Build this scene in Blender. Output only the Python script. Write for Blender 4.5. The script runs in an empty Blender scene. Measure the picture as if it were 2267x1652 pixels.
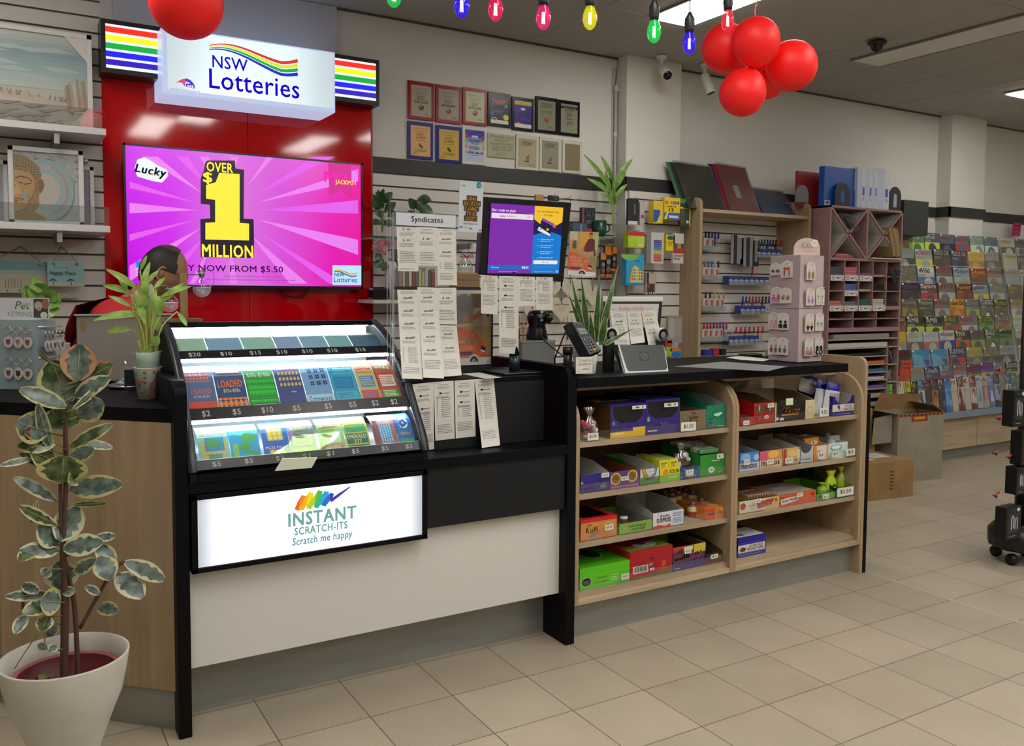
import bpy,math,random
from mathutils import Vector,Matrix
from math import sin,cos,pi,radians as rad,sqrt
random.seed(7)
SC=bpy.context.scene
COL=SC.collection
# ---------------------------------------------------------------- camera, world, light, exposure
IW,IH=2267,1652
FPX,PPX,PPY=1932.6,1133.5+33.14,826-66.1
YAW,PITCH,ROLL=.544406509,.0597787325,.00752034464
CAM=Vector((-2.2126754,-2.9484476,1.40181054))
_f=Vector((sin(YAW)*cos(PITCH),cos(YAW)*cos(PITCH),-sin(PITCH)))
_r=Vector((cos(YAW),-sin(YAW),0));_u=_r.cross(_f)
CR=_r*cos(ROLL)+_u*sin(ROLL);CU=-_r*sin(ROLL)+_u*cos(ROLL);CF=_f
cd=bpy.data.cameras.new('camera');cam=bpy.data.objects.new('camera',cd);COL.objects.link(cam)
cam.matrix_world=Matrix(((CR.x,CU.x,-CF.x,CAM.x),(CR.y,CU.y,-CF.y,CAM.y),(CR.z,CU.z,-CF.z,CAM.z),(0,0,0,1)))
cd.sensor_width=36;cd.lens=FPX/IW*36;cd.shift_x=-(PPX-IW/2)/IW;cd.shift_y=(PPY-IH/2)/IW
cd.clip_start=.05;SC.camera=cam
SC.view_settings.view_transform='Standard';SC.view_settings.look='None';SC.view_settings.gamma=1
SC.view_settings.use_curve_mapping=False;SC.view_settings.exposure=0.0
wd=bpy.data.worlds.new('world');SC.world=wd;wd.use_nodes=True
wd.node_tree.nodes['Background'].inputs[0].default_value=(.9,.93,1,1);wd.node_tree.nodes['Background'].inputs[1].default_value=.05
TROFFER=18.5
def area(name,loc,size,power,rot=(0,0,0),col=(1,1,1)):
    l=bpy.data.lights.new(name,'AREA');l.shape='RECTANGLE';l.size,l.size_y=size;l.energy=power;l.color=col
    o=bpy.data.objects.new(name,l);o.location=loc;o.rotation_euler=rot;COL.objects.link(o);return o
H=2.965;WY=1.85
def at(px,py,ax,val):
    d=CR*((px-PPX)/FPX)-CU*((py-PPY)/FPX)+CF
    t=(val-CAM[ax])/d[ax];return CAM+d*t
# ---------------------------------------------------------------- materials
def lin(c):
    c=c.lstrip('#');v=[int(c[i:i+2],16)/255 for i in(0,2,4)]
    return tuple((x/12.92 if x<=.04045 else((x+.055)/1.055)**2.4)for x in v)+(1,)
_M={}
def P(hexc,rough=.55,metal=0.,em=0.,alpha=1.,trans=0.,coat=0.,name=None,spec=None):
    k=(hexc,rough,metal,em,alpha,trans,coat,spec)
    if k in _M:return _M[k]
    m=bpy.data.materials.new(name or 'mat_'+hexc.strip('#'));m.use_nodes=True
    b=m.node_tree.nodes['Principled BSDF'];c=lin(hexc)
    b.inputs['Base Color'].default_value=c;b.inputs['Roughness'].default_value=rough;b.inputs['Metallic'].default_value=metal
    if em:b.inputs['Emission Color'].default_value=c;b.inputs['Emission Strength'].default_value=em
    if em:b.inputs['Base Color'].default_value=(c[0]*.3,c[1]*.3,c[2]*.3,1)
    if alpha<1:b.inputs['Alpha'].default_value=alpha
    if trans:b.inputs['Transmission Weight'].default_value=trans
    if coat:b.inputs['Coat Weight'].default_value=coat;b.inputs['Coat Roughness'].default_value=.05
    if spec is not None:b.inputs['Specular IOR Level'].default_value=spec
    _M[k]=m;return m
def E_(hexc,s=1.0):return P(hexc,.3,em=s)
def nodes(m):return m.node_tree.nodes,m.node_tree.links,m.node_tree.nodes['Principled BSDF']
def noisy(name,c1,c2,scale=(1,1,1),nscale=5.,rough=.5,detail=4,bump=0.,lo=.35,hi=.65,coat=0.,metal=0.):
    m=bpy.data.materials.new(name);m.use_nodes=True;N,L,b=nodes(m)
    tc=N.new('ShaderNodeTexCoord');mp=N.new('ShaderNodeMapping');mp.inputs['Scale'].default_value=scale
    nz=N.new('ShaderNodeTexNoise');nz.inputs['Scale'].default_value=nscale;nz.inputs['Detail'].default_value=detail
    cr=N.new('ShaderNodeValToRGB');cr.color_ramp.elements[0].color=lin(c1);cr.color_ramp.elements[1].color=lin(c2)
    cr.color_ramp.elements[0].position=lo;cr.color_ramp.elements[1].position=hi
    L.new(tc.outputs['Object'],mp.inputs[0]);L.new(mp.outputs[0],nz.inputs['Vector']);L.new(nz.outputs[0],cr.inputs[0]);L.new(cr.outputs[0],b.inputs['Base Color'])
    b.inputs['Roughness'].default_value=rough;b.inputs['Metallic'].default_value=metal
    if coat:b.inputs['Coat Weight'].default_value=coat
    if bump:
        bp=N.new('ShaderNodeBump');bp.inputs['Strength'].default_value=bump;L.new(nz.outputs[0],bp.inputs['Height']);L.new(bp.outputs[0],b.inputs['Normal'])
    return m
def clear(name,tint='#ffffff',a=.12,rough=.05):
    """thin clear plastic or glass sheet"""
    m=bpy.data.materials.new(name);m.use_nodes=True;N,L,b=nodes(m);out=N['Material Output']
    tr=N.new('ShaderNodeBsdfTransparent');tr.inputs[0].default_value=lin(tint)
    gl=N.new('ShaderNodeBsdfGlossy');gl.inputs['Roughness'].default_value=rough
    lw=N.new('ShaderNodeLayerWeight');pw=N.new('ShaderNodeMath');pw.operation='POWER';pw.inputs[1].default_value=3.5;ml=N.new('ShaderNodeMath');ml.operation='MULTIPLY_ADD';ml.inputs[1].default_value=.35;ml.inputs[2].default_value=.02+a*.3
    mx=N.new('ShaderNodeMixShader');L.new(lw.outputs['Facing'],pw.inputs[0]);L.new(pw.outputs[0],ml.inputs[0]);L.new(ml.outputs[0],mx.inputs[0]);L.new(tr.outputs[0],mx.inputs[1]);L.new(gl.outputs[0],mx.inputs[2]);L.new(mx.outputs[0],out.inputs[0])
    return m
WOODH=noisy('oak_laminate_horizontal','#a08c72','#c0aa8c',(1.2,1.2,16),2.2,.45,6,lo=.3,hi=.7)
WOODV=noisy('oak_laminate_vertical','#917b60','#b09877',(16,16,.8),2.0,.45,6,lo=.2,hi=.8)
BLACK=noisy('black_laminate','#030409','#06070c',(1,1,1),90,.5);BLACK.node_tree.nodes['Principled BSDF'].inputs['Specular IOR Level'].default_value=.15
CHAR=noisy('charcoal_laminate','#131417','#191a1d',(1,1,1),60,.55);CHAR.node_tree.nodes['Principled BSDF'].inputs['Specular IOR Level'].default_value=.3
WHITEP=P('#d8d6cf',.45);WALLM=noisy('painted_wall','#cfccc4','#d4d1ca',(1,1,1),1.5,.75)
KICK=noisy('brushed_kickboard','#8a8a84','#97968f',(1,1,9),3,.38,metal=.3)
PINKB=noisy('mauve_laminate','#8d6c6b','#987675',(1,1,1),30,.6)
GREYIN=P('#b9b9ae',.6);CLEAR=clear('clear_acrylic');GLASS=clear('clear_glass','#eef6f2',.3,.02)
BAG=clear('clear_plastic_wrap','#f2f4f4',.55,.18);STEEL=P('#a9abab',.3,.9);CARD=noisy('cardboard','#9c7f55','#ab8c60',(1,1,1),8,.8)
# ---------------------------------------------------------------- mesh builder
_TXT={}
def textgeo(s,bold=0.,shear=0.):
    k=(s,bold,shear)
    if k in _TXT:return _TXT[k]
    cu=bpy.data.curves.new('t','FONT');cu.body=s;cu.resolution_u=2;cu.shear=shear;cu.space_character=1+bold*2.2;cu.fill_mode='FRONT'
    o=bpy.data.objects.new('t',cu);COL.objects.link(o)
    dg=bpy.context.evaluated_depsgraph_get();dg.update();me=o.evaluated_get(dg).to_mesh()
    vs=[v.co.copy()for v in me.vertices];fs=[tuple(p.vertices)for p in me.polygons]
    o.evaluated_get(dg).to_mesh_clear();bpy.data.objects.remove(o);bpy.data.curves.remove(cu)
    if bold and vs:
        b_=bold*.62;n0=len(vs);v0,f0=vs,fs;vs=[];fs=[]
        for i,(dx,dy)in enumerate(((-b_,-b_*.7),(b_,-b_*.7),(b_,b_*.7),(-b_,b_*.7))):vs+=[v+Vector((dx,dy,0))for v in v0];fs+=[tuple(i*n0+k for k in f)for f in f0]
    if vs:
        x0=min(v.x for v in vs);x1=max(v.x for v in vs);y0=min(v.y for v in vs);y1=max(v.y for v in vs)
        vs=[((v.x-x0)/(x1-x0),(v.y-y0)/(y1-y0))for v in vs]
        _TXT[k]=(vs,fs,(x1-x0)/(y1-y0))
    else:_TXT[k]=([],[],1)
    return _TXT[k]
class MB:
    def __init__(s):s.v=[];s.f=[];s.mi=[];s.m=[];s.sm=[]
    def mat(s,m):
        if isinstance(m,str):m=P(m)
        if m not in s.m:s.m.append(m)
        return s.m.index(m)
    def add(s,vs,fs,m,smooth=False):
        b=len(s.v);i=s.mat(m);s.v+=[tuple(v)for v in vs]
        for f in fs:s.f.append(tuple(b+k for k in f));s.mi.append(i);s.sm.append(smooth)
        return s
    def quad(s,a,b,c,d,m):return s.add([a,b,c,d],[(0,1,2,3)],m)
    def box(s,x0,x1,y0,y1,z0,z1,m,M=None):
        vs=[Vector((x,y,z))for z in(z0,z1)for y in(y0,y1)for x in(x0,x1)]
        if M:vs=[M@v for v in vs]
        return s.add(vs,[(0,2,3,1),(4,5,7,6),(0,1,5,4),(2,6,7,3),(0,4,6,2),(1,3,7,5)],m)
    def prism(s,pts,d,m,smooth=False):
        """extrude a closed outline of 3-D points by the vector d"""
        n=len(pts);pts=[Vector(p)for p in pts];d=Vector(d)
        vs=pts+[p+d for p in pts];fs=[tuple(range(n))[::-1],tuple(range(n,2*n))]+[(i,(i+1)%n,n+(i+1)%n,n+i)for i in range(n)]
        return s.add(vs,fs,m,smooth)
    def tube(s,path,r,m,n=8,caps=True):
        path=[Vector(p)for p in path];k=len(path)
        rs=r if isinstance(r,(list,tuple))else[r]*k
        vs=[];t0=(path[1]-path[0]).normalized();ref=Vector((0,0,1))if abs(t0.z)<.9 else Vector((1,0,0));a=t0.cross(ref).normalized()
        for i,p in enumerate(path):
            t=(path[min(i+1,k-1)]-path[max(i-1,0)]).normalized()
            a=(a-t*a.dot(t)).normalized();b=t.cross(a)
            vs+=[p+(a*cos(2*pi*j/n)+b*sin(2*pi*j/n))*rs[i]for j in range(n)]
        fs=[(i*n+j,i*n+(j+1)%n,(i+1)*n+(j+1)%n,(i+1)*n+j)for i in range(k-1)for j in range(n)]
        if caps:fs+=[tuple(range(n))[::-1],tuple(range((k-1)*n,k*n))]
        return s.add(vs,fs,m,True)
    def lathe(s,prof,c,m,n=24,M=None,sx=1,sy=1):
        """profile of (radius, height) turned about a vertical axis at c"""
        c=Vector(c);vs=[]
        for r,z in prof:
            for j in range(n):
                v=Vector((r*cos(2*pi*j/n)*sx,r*sin(2*pi*j/n)*sy,z));vs.append(c+(M@v if M else v))
        fs=[(i*n+j,i*n+(j+1)%n,(i+1)*n+(j+1)%n,(i+1)*n+j)for i in range(len(prof)-1)for j in range(n)]
        return s.add(vs,fs,m,True)
    def ball(s,c,r,m,n=16,sc=(1,1,1),M=None):
        k=n//2;pr=[(max(1e-5,r*sin(pi*i/k)),-r*cos(pi*i/k))for i in range(k+1)]
        c=Vector(c);vs=[]
        for q,z in pr:
            for j in range(n):
                v=Vector((q*cos(2*pi*j/n)*sc[0],q*sin(2*pi*j/n)*sc[1],z*sc[2]));vs.append(c+(M@v if M else v))
        fs=[(i*n+j,i*n+(j+1)%n,(i+1)*n+(j+1)%n,(i+1)*n+j)for i in range(k)for j in range(n)]
        return s.add(vs,fs,m,True)
    def build(s,name,parent=None,bevel=0.,label=None,solid=0.,sub=0):
        me=bpy.data.meshes.new(name);me.from_pydata(s.v,[],s.f);me.polygons.foreach_set('material_index',s.mi);me.polygons.foreach_set('use_smooth',s.sm)
        for m in s.m:me.materials.append(m)
        me.update();o=bpy.data.objects.new(name,me);COL.objects.link(o)
        if parent:o.parent=parent;o.matrix_parent_inverse=parent.matrix_world.inverted()if False else Matrix.Translation(-parent.location)if parent.rotation_euler.z==0 else(Matrix.Translation(parent.location)@Matrix.Rotation(parent.rotation_euler.z,4,'Z')).inverted()
        if solid:q=o.modifiers.new('thickness','SOLIDIFY');q.thickness=solid;q.offset=0
        if bevel:q=o.modifiers.new('bevel','BEVEL');q.width=bevel;q.segments=2;q.limit_method='ANGLE';q.angle_limit=rad(40)
        if sub:q=o.modifiers.new('sub','SUBSURF');q.levels=sub;q.render_levels=sub
        if label:o['label']=label
        return o
class Art:
    """flat or curved printed surface: f(u, v) gives the world point, u right, v down, both in the print's own units"""
    def __init__(s,mb,tl,tr,bl,W=1.,Hh=1.,fn=None,mk=None,step=6e-5):
        s.mb=mb;s.W=W;s.H=Hh;s.l=1;s.step=step;s.mk=mk or(lambda c:P(c,.5))
        if fn:s.fn=fn
        else:
            tl,tr,bl=Vector(tl),Vector(tr),Vector(bl);U=(tr-tl)/W;V=(bl-tl)/Hh
            s.fn=lambda u,v:tl+U*u+V*v
        a,b,c=s.fn(0,0),s.fn(W*.01,0),s.fn(0,Hh*.01);n=(c-a).cross(b-a).normalized()
        if n.dot(CAM-a)<0:n=-n
        s.n=n
    def p(s,u,v):return s.fn(u,v)+s.n*s.step*s.l
    def M(s,c):return s.mk(c)if isinstance(c,str)else c
    def poly(s,pts,c):
        s.mb.add([s.p(u,v)for u,v in pts],[tuple(range(len(pts)))],s.M(c));s.l+=1;return s
    def rect(s,u,v,w,h,c,n=1):
        vs=[];
        for i in range(n+1):vs+=[s.p(u,v+h*i/n),s.p(u+w,v+h*i/n)]
        s.mb.add(vs,[(2*i,2*i+1,2*i+3,2*i+2)for i in range(n)],s.M(c));s.l+=1;return s
    def full(s,c,n=1):return s.rect(0,0,s.W,s.H,c,n)
    def ell(s,u,v,a,b,c,n=24,t0=0.,t1=2*pi):
        return s.poly([(u+a*cos(t0+(t1-t0)*i/n),v+b*sin(t0+(t1-t0)*i/n))for i in range(n+(0 if abs(t1-t0)>6.28 else 1))],c)
    def strip(s,pts,w,c):
        """a stroke through pts of width w (w may be a list)"""
        ws=w if isinstance(w,(list,tuple))else[w]*len(pts);vs=[]
        for i,(x,y)in enumerate(pts):
            x0,y0=pts[max(i-1,0)];x1,y1=pts[min(i+1,len(pts)-1)];d=math.hypot(x1-x0,y1-y0)or 1;nx,ny=-(y1-y0)/d,(x1-x0)/d;h=ws[i]/2
            vs+=[s.p(x+nx*h,y+ny*h),s.p(x-nx*h,y-ny*h)]
        s.mb.add(vs,[(2*i,2*i+1,2*i+3,2*i+2)for i in range(len(pts)-1)],s.M(c));s.l+=1;return s
    def text(s,t,u,v,w,h,c,bold=0.,shear=0.,rot=0.,keep=False):
        vs,fs,asp=textgeo(t,bold,shear)
        if w is None:w=h*asp
        if h is None:h=w/asp
        ca,sa=cos(rot),sin(rot)
        s.mb.add([s.p(u+(x*w)*ca+((1-y)*h)*sa*-1,v+(x*w)*sa+((1-y)*h)*ca)for x,y in vs],fs,s.M(c));s.l+=1;return s
    def lines(s,u,v,w,h,n,c,seed=0,fill=.5):
        """rows of small print too fine to read"""
        rg=random.Random(seed);vs=[];fs=[]
        for i in range(n):
            y=v+h*(i+.25)/n;hh=h/n*fill;x=u+w*rg.uniform(0,.08);e=u+w*rg.uniform(.8,1)
            while x<e:
                ww=w*rg.uniform(.05,.16);ww=min(ww,e-x);b=len(vs);vs+=[s.p(x,y),s.p(x+ww,y),s.p(x+ww,y+hh),s.p(x,y+hh)];fs.append((b,b+1,b+2,b+3));x+=ww+w*.025
        s.mb.add(vs,fs,s.M(c));s.l+=1;return s
class PX(Art):
    """print on an upright plane y = Y; (u, v) are taken in the pixels of a magnified view and turned into points of that plane"""
    def __init__(s,mb,ox,oy,sc,Y,mk=None,ax=1):
        s.cv=lambda u,v:at(ox+u/sc,oy+v/sc,ax,Y);Art.__init__(s,mb,0,0,0,100,100,fn=s.cv,mk=mk)
    def sub(s,u,v,w,h):
        a=s.cv(u,v);b=s.cv(u+w,v);c=s.cv(u,v+h);q=Art(s.mb,a,(b.x,a.y,a.z),(a.x,a.y,c.z),w,h,mk=s.mk);q.l=s.l;s.l+=1;return q
    def rect(s,u,v,w,h,c,n=1):s.sub(u,v,w,h).rect(0,0,w,h,c);return s
    def text(s,t,u,v,w,h,c,bold=0.,shear=0.,rot=0.):
        if w is None:w=h*textgeo(t,bold,shear)[2]
        s.sub(u,v,w,h).text(t,0,0,w,h,c,bold,shear,rot);return s
    def ell(s,u,v,a,b,c,n=24,t0=0.,t1=2*pi):s.sub(u-a,v-b,2*a,2*b).ell(a,b,a,b,c,n,t0,t1);return s
    def lines(s,u,v,w,h,n,c,seed=0,fill=.5):s.sub(u,v,w,h).lines(0,0,w,h,n,c,seed,fill);return s
def tag(o,label,cat,group=None,kind=None):
    o['label']=label;o['category']=cat
    if group:o['group']=group
    if kind:o['kind']=kind
    return o
def struct(o):o['kind']='structure';return o
def T(name,loc,label,cat,group=None,rz=0.):
    o=bpy.data.objects.new(name,None);COL.objects.link(o);o.location=loc;o.rotation_euler=(0,0,rz);o.empty_display_size=.05
    return tag(o,label,cat,group)
def catmull(pts,n=6):
    pts=[Vector(p)for p in pts];out=[]
    for i in range(len(pts)-1):
        p0=pts[max(i-1,0)];p1=pts[i];p2=pts[i+1];p3=pts[min(i+2,len(pts)-1)]
        for k in range(n):
            t=k/n;out.append(.5*((2*p1)+(p2-p0)*t+(2*p0-5*p1+4*p2-p3)*t*t+(3*p1-p0-3*p2+p3)*t**3))
    out.append(pts[-1]);return out
def leafmesh(mb,base,tip,width,m,m2=None,up=None,bend=0.,fold=.25,n=8,edge=.22,shape=None):
    """a pointed blade from base to tip, midrib folded, with an optional paler margin of its own colour"""
    base,tip=Vector(base),Vector(tip);d=tip-base;L=d.length;t=d.normalized();up=Vector(up or(0,0,1))
    s_=t.cross(up)
    s_=s_.normalized()if s_.length>.05 else t.cross(Vector((1,0,0))).normalized()
    nn=s_.cross(t).normalized();vs=[];fs=[];mi=[]
    for i in range(n+1):
        a=i/n;w=(shape(a)if shape else(sin(pi*min(1,a*.96+.02))**.75))*width/2;c=base+d*a+nn*(bend*L*sin(pi*a));k=1-edge*(1.3+.6*sin(i*2.7+base.x*90))
        k=max(.3,k)
        for q in(-1,-k,0,k,1):vs.append(c+s_*(w*q)+nn*(abs(q)*w*fold))
    for i in range(n):
        for j in range(4):fs.append((i*5+j,i*5+j+1,i*5+j+6,i*5+j+5));mi.append(1 if j in(0,3)else 0)
    mb.add(vs,[f for f,k in zip(fs,mi)if k==0],m,True)
    b=len(mb.v)-len(vs);q=mb.mat(m2 or m)
    for f,k in zip(fs,mi):
        if k:mb.f.append(tuple(b+x for x in f));mb.mi.append(q);mb.sm.append(True)
# ================================================================ the room
def mk_floor():
    m=bpy.data.materials.new('floor_tiles');m.use_nodes=True;N,L,b=nodes(m)
    g=N.new('ShaderNodeNewGeometry');sx=N.new('ShaderNodeSeparateXYZ');L.new(g.outputs['Position'],sx.inputs[0])
    def mth(op,a,bb=None,v=None):
        n=N.new('ShaderNodeMath');n.operation=op
        if a is not None:L.new(a,n.inputs[0])
        if bb is not None:L.new(bb,n.inputs[1])
        if v is not None:n.inputs[1].default_value=v
        return n.outputs[0]
    fl=[];ds=[]
    for k in(0,1):
        a=mth('DIVIDE',sx.outputs[k],v=.3);a2=mth('ADD',a,v=.5);fr=mth('FRACT',a2);dd=mth('ABSOLUTE',mth('SUBTRACT',fr,v=.5));ds.append(dd);fl.append(mth('FLOOR',a2))
    grout=mth('LESS_THAN',mth('MINIMUM',ds[0],ds[1]),v=.0065)
    cx=N.new('ShaderNodeCombineXYZ');a=mth('FLOOR',mth('DIVIDE',sx.outputs[0],v=.3));c=mth('FLOOR',mth('DIVIDE',sx.outputs[1],v=.3));L.new(a,cx.inputs[0]);L.new(c,cx.inputs[1])
    wn=N.new('ShaderNodeTexWhiteNoise');L.new(cx.outputs[0],wn.inputs['Vector'])
    n1=N.new('ShaderNodeTexNoise');n1.inputs['Scale'].default_value=260;n1.inputs['Detail'].default_value=3;L.new(g.outputs['Position'],n1.inputs['Vector'])
    n2=N.new('ShaderNodeTexNoise');n2.inputs['Scale'].default_value=3.5;L.new(g.outputs['Position'],n2.inputs['Vector'])
    t=mth('ADD',mth('MULTIPLY',n1.outputs[0],v=.55),mth('MULTIPLY',wn.outputs[0],v=.18));t=mth('ADD',t,mth('MULTIPLY',n2.outputs[0],v=.3))
    cr=N.new('ShaderNodeValToRGB');e=cr.color_ramp.elements;e[0].position=.3;e[0].color=lin('#978b79');e[1].position=.75;e[1].color=lin('#b5a894');L.new(t,cr.inputs[0])
    # one joint line is pale grout, the rest dark
    on=mth('LESS_THAN',mth('ABSOLUTE',mth('SUBTRACT',sx.outputs[0],v=1.5)),v=.01)
    gm=N.new('ShaderNodeMix');gm.data_type='RGBA';L.new(on,gm.inputs[0]);gm.inputs[6].default_value=lin('#5f5444');gm.inputs[7].default_value=lin('#cfc4ae')
    mx=N.new('ShaderNodeMix');mx.data_type='RGBA';L.new(grout,mx.inputs[0]);L.new(cr.outputs[0],mx.inputs[6]);L.new(gm.outputs[2],mx.inputs[7]);L.new(mx.outputs[2],b.inputs['Base Color'])
    b.inputs['Roughness'].default_value=.42
    bp=N.new('ShaderNodeBump');bp.inputs['Strength'].default_value=.15;bp.inputs['Distance'].default_value=.002;hh=mth('SUBTRACT',mth('MULTIPLY',n1.outputs[0],v=.5),grout);L.new(hh,bp.inputs['Height']);L.new(bp.outputs[0],b.inputs['Normal'])
    return m
def mk_ceil():
    m=bpy.data.materials.new('ceiling_tiles');m.use_nodes=True;N,L,b=nodes(m)
    nz=N.new('ShaderNodeTexNoise');nz.inputs['Scale'].default_value=120;nz.inputs['Detail'].default_value=5;g=N.new('ShaderNodeNewGeometry');L.new(g.outputs['Position'],nz.inputs['Vector'])
    cr=N.new('ShaderNodeValToRGB');cr.color_ramp.elements[0].color=lin('#9a9892');cr.color_ramp.elements[1].color=lin('#acaaa4');cr.color_ramp.elements[0].position=.3;cr.color_ramp.elements[1].position=.6;L.new(nz.outputs[0],cr.inputs[0]);L.new(cr.outputs[0],b.inputs['Base Color']);b.inputs['Roughness'].default_value=.9
    return m
XL,XR,YF=-4.2,9.5,-7.2
struct(MB().box(XL,XR,YF,WY,-.1,0,mk_floor()).build('floor'))
CEILM=mk_ceil();mb=MB();mb.box(XL,XR,YF,WY,H,H+.1,CEILM)
GRID=P('#a5a39b',.5);GRIDD=P('#4a4740',.6)
xs0=1.275-.585*10;ys=[1.02-1.17*k for k in range(0,8)]
for k in range(26):x=xs0+.585*k;mb.box(x-.008,x+.008,YF,WY,H-.0025,H,GRID)
for y in ys:mb.box(XL,XR,y-.009,y+.009,H-.004,H,GRID);mb.box(XL,XR,y+.009,y+.0125,H-.003,H,GRIDD)
mb.box(XL,XR,WY-.02,WY-.012,H-.012,H,GRIDD);mb.box(XL,XR,WY-.012,WY,H-.006,H,GRID)
struct(mb.build('ceiling'))
struct(MB().box(XL,XR,WY,WY+.12,0,H,WALLM).build('wall_back'))
struct(MB().box(XL-.12,XL,YF,WY,0,H,P('#c2bdae',.8)).build('wall_left'))
struct(MB().box(XR,XR+.12,YF,WY,0,H,P('#c2bdae',.8)).build('wall_right'))
struct(MB().box(XL,XR,YF-.12,YF,0,H,P('#a8a59a',.8)).build('wall_front'))
struct(MB().box(1.38,1.85,1.735,WY,0,H,WALLM).build('trim_1'))  # pillar behind the counter
struct(MB().box(4.92,5.425,1.72,WY,0,H,WALLM).build('trim_2'))  # pillar behind the magazines
band=P('#2c2b29',.55);mb=MB()
mb.box(-.37,1.38,WY-.012,WY,2.078,2.166,band);mb.box(1.37,1.86,1.722,1.735,2.078,2.166,band);mb.box(1.368,1.38,1.722,WY,2.078,2.166,band);mb.box(1.85,1.862,1.722,WY,2.078,2.166,band)
mb.box(1.862,4.91,WY-.012,WY,2.078,2.166,band);mb.box(4.905,5.44,1.705,1.72,2.078,2.166,band);mb.box(4.905,4.92,1.705,WY,2.078,2.166,band);mb.box(5.425,XR,WY-.012,WY,2.078,2.166,band)
struct(mb.build('trim_3'))
SLAT=P('#cfcac2',.5);SLATD=P('#5d5852',.7)
def slatwall(name,x0,x1,y,z0,z1,pitch,zref,m=SLAT):
    """horizontal boards with recessed grooves between them; zref is the height of one groove"""
    mb=MB();z=zref-math.floor((zref-z0)/pitch)*pitch;mb.box(x0,x1,y-.004,y,z0,z1,SLATD)
    prev=z0
    while z<z1+pitch:
        top=min(z-.005,z1)
        if top>prev:mb.box(x0,x1,y-.018,y-.004,prev,top,m);mb.box(x0,x1,y-.0185,y-.018,top-.003,top,P('#bdb7ae',.5))
        prev=z+.0045;z+=pitch
    return struct(mb.build(name))
slatwall('trim_4',XL,-1.757,WY,.1,2.80,.0764,2.557)
slatwall('trim_5',-.37,1.38,WY,.1,2.078,.0735,2.001)
slatwall('trim_6',1.40,1.85,1.735,.1,2.075,.0795,1.545+.0)
slatwall('trim_7',1.87,2.92,WY,.1,1.985,.0735,1.836)
# lights in the ceiling
def troffer(x,y0,n,label):
    t=T('ceiling_light',(x+.14,y0-.585,H),label,'ceiling light','fluorescent troffers in the tile ceiling')
    MB().box(x-.012,x+.292,y0-1.17,y0,H-.014,H-.006,P('#b9b7b0',.4)).build('frame',t)
    d=MB().box(x,x+.28,y0-1.16,y0-.01,H-.02,H-.014,P('#fdfaf4',.5,em=TROFFER)).build('diffuser',t)
for i,(x,y,lb)in enumerate(TL_POS:=[(.99,1.02,'lit white ceiling light panel above the red balloon bunch'),(4.50,1.02,'lit white ceiling light panel cut off by the right edge of the picture'),
        (-2.52,1.02,'unseen'),(.99,-.95,'unseen'),(4.50,-1.32,'unseen'),(-2.52,-1.32,'unseen'),(2.745,-2.49,'unseen'),(-1.05,-2.0,'unseen'),(-.765,-.93,'unseen'),(.55,-2.15,'unseen'),(-.765,-4.83,'unseen'),(2.745,-4.83,'unseen'),(6.25,-2.49,'unseen'),(-2.52,-3.66,'unseen'),(.99,-3.66,'unseen'),(4.5,-3.66,'unseen'),(7.4,-.15,'unseen')]):
    troffer(x,y,i,lb if lb!='unseen' else 'lit white ceiling light panel over the shop floor behind the viewpoint')
t=T('ceiling_vent',(2.85,.43,H),'unlit long white ceiling strip panel behind the dome camera','ceiling panel')
mb=MB();mb.box(2.71,2.985,-.14,1.01,H-.012,H-.004,P('#d3d1c9',.35));mb.build('cover',t);mb=MB();mb.box(2.695,2.71,-.15,1.02,H-.014,H-.002,P('#77746c',.5));mb.box(2.985,3.0,-.15,1.02,H-.014,H-.002,P('#77746c',.5));mb.build('frame',t)
# ================================================================ lottery counter, shelving unit, side wing
F0=-.142
def side(x0,x1,yf,yb,z0,z1,r,m,name,parent,bevel=.002,seg=8,mb=None):
    """a board standing across the counter with its upper front corner rounded"""
    pts=[(x0,yb,z0),(x0,yb,z1)]+[(x0,yf+r-r*sin(pi/2*i/seg),z1-r+r*cos(pi/2*i/seg))for i in range(seg+1)]+[(x0,yf,z0)]
    b=mb or MB();b.prism(pts,(x1-x0,0,0),m);return None if mb else b.build(name,parent,bevel)
t=T('lottery_counter',(-1.0,.1,0),'black and white lottery sales counter with a lit front sign, left of the sweets shelving','counter')
side(-1.765,-1.726,F0,.50,0,1.118,.045,BLACK,'end_panel',t)
side(-.325,-.283,F0,.50,0,1.108,.045,BLACK,'end_panel',t)
mb=MB().box(-1.726,-.325,-.09,-.07,.197,.79,P('#d4d1ca',.4)).build('front_panel',t,.001,'white lower panel')
MB().box(-1.726,-.325,.025,.04,0,.197,KICK).build('kickboard',t,label='brushed grey kickboard')
MB().box(-.925,-.325,-.128,-.11,.548,.765,CHAR).build('drawer_front',t,.001)
MB().box(-1.726,-.325,F0,.50,.766,.803,BLACK).build('shelf',t,.002)
mb=MB();mb.box(-.955,-.345,0,.018,.803,1.045,CHAR);mb.box(-.955,-.345,0,.50,1.045,1.066,BLACK);mb.box(-.955,-.94,.018,.5,.803,1.045,BLACK);mb.build('riser_box',t,.0015)
s=T('lightbox_sign',(-1.32,F0,.53),'lit white scratch ticket sign with rainbow scribble on the counter front','sign')
mb=MB();D=(-1.72,-.925,.518,.764)
for a in((D[0],D[0]+.018,D[2],D[3]),(D[1]-.018,D[1],D[2],D[3]),(D[0],D[1],D[2],D[2]+.016),(D[0],D[1],D[3]-.016,D[3])):mb.box(a[0],a[1],F0-.006,-.07,a[2],a[3],BLACK)
mb.build('frame',s,.001)
pm=bpy.data.materials.new('sign_diffuser');pm.use_nodes=True;N,L,b=nodes(pm);b.inputs['Base Color'].default_value=(.3,.33,.4,1)
g=N.new('ShaderNodeNewGeometry');sp=N.new('ShaderNodeSeparateXYZ');L.new(g.outputs['Position'],sp.inputs[0])
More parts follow.
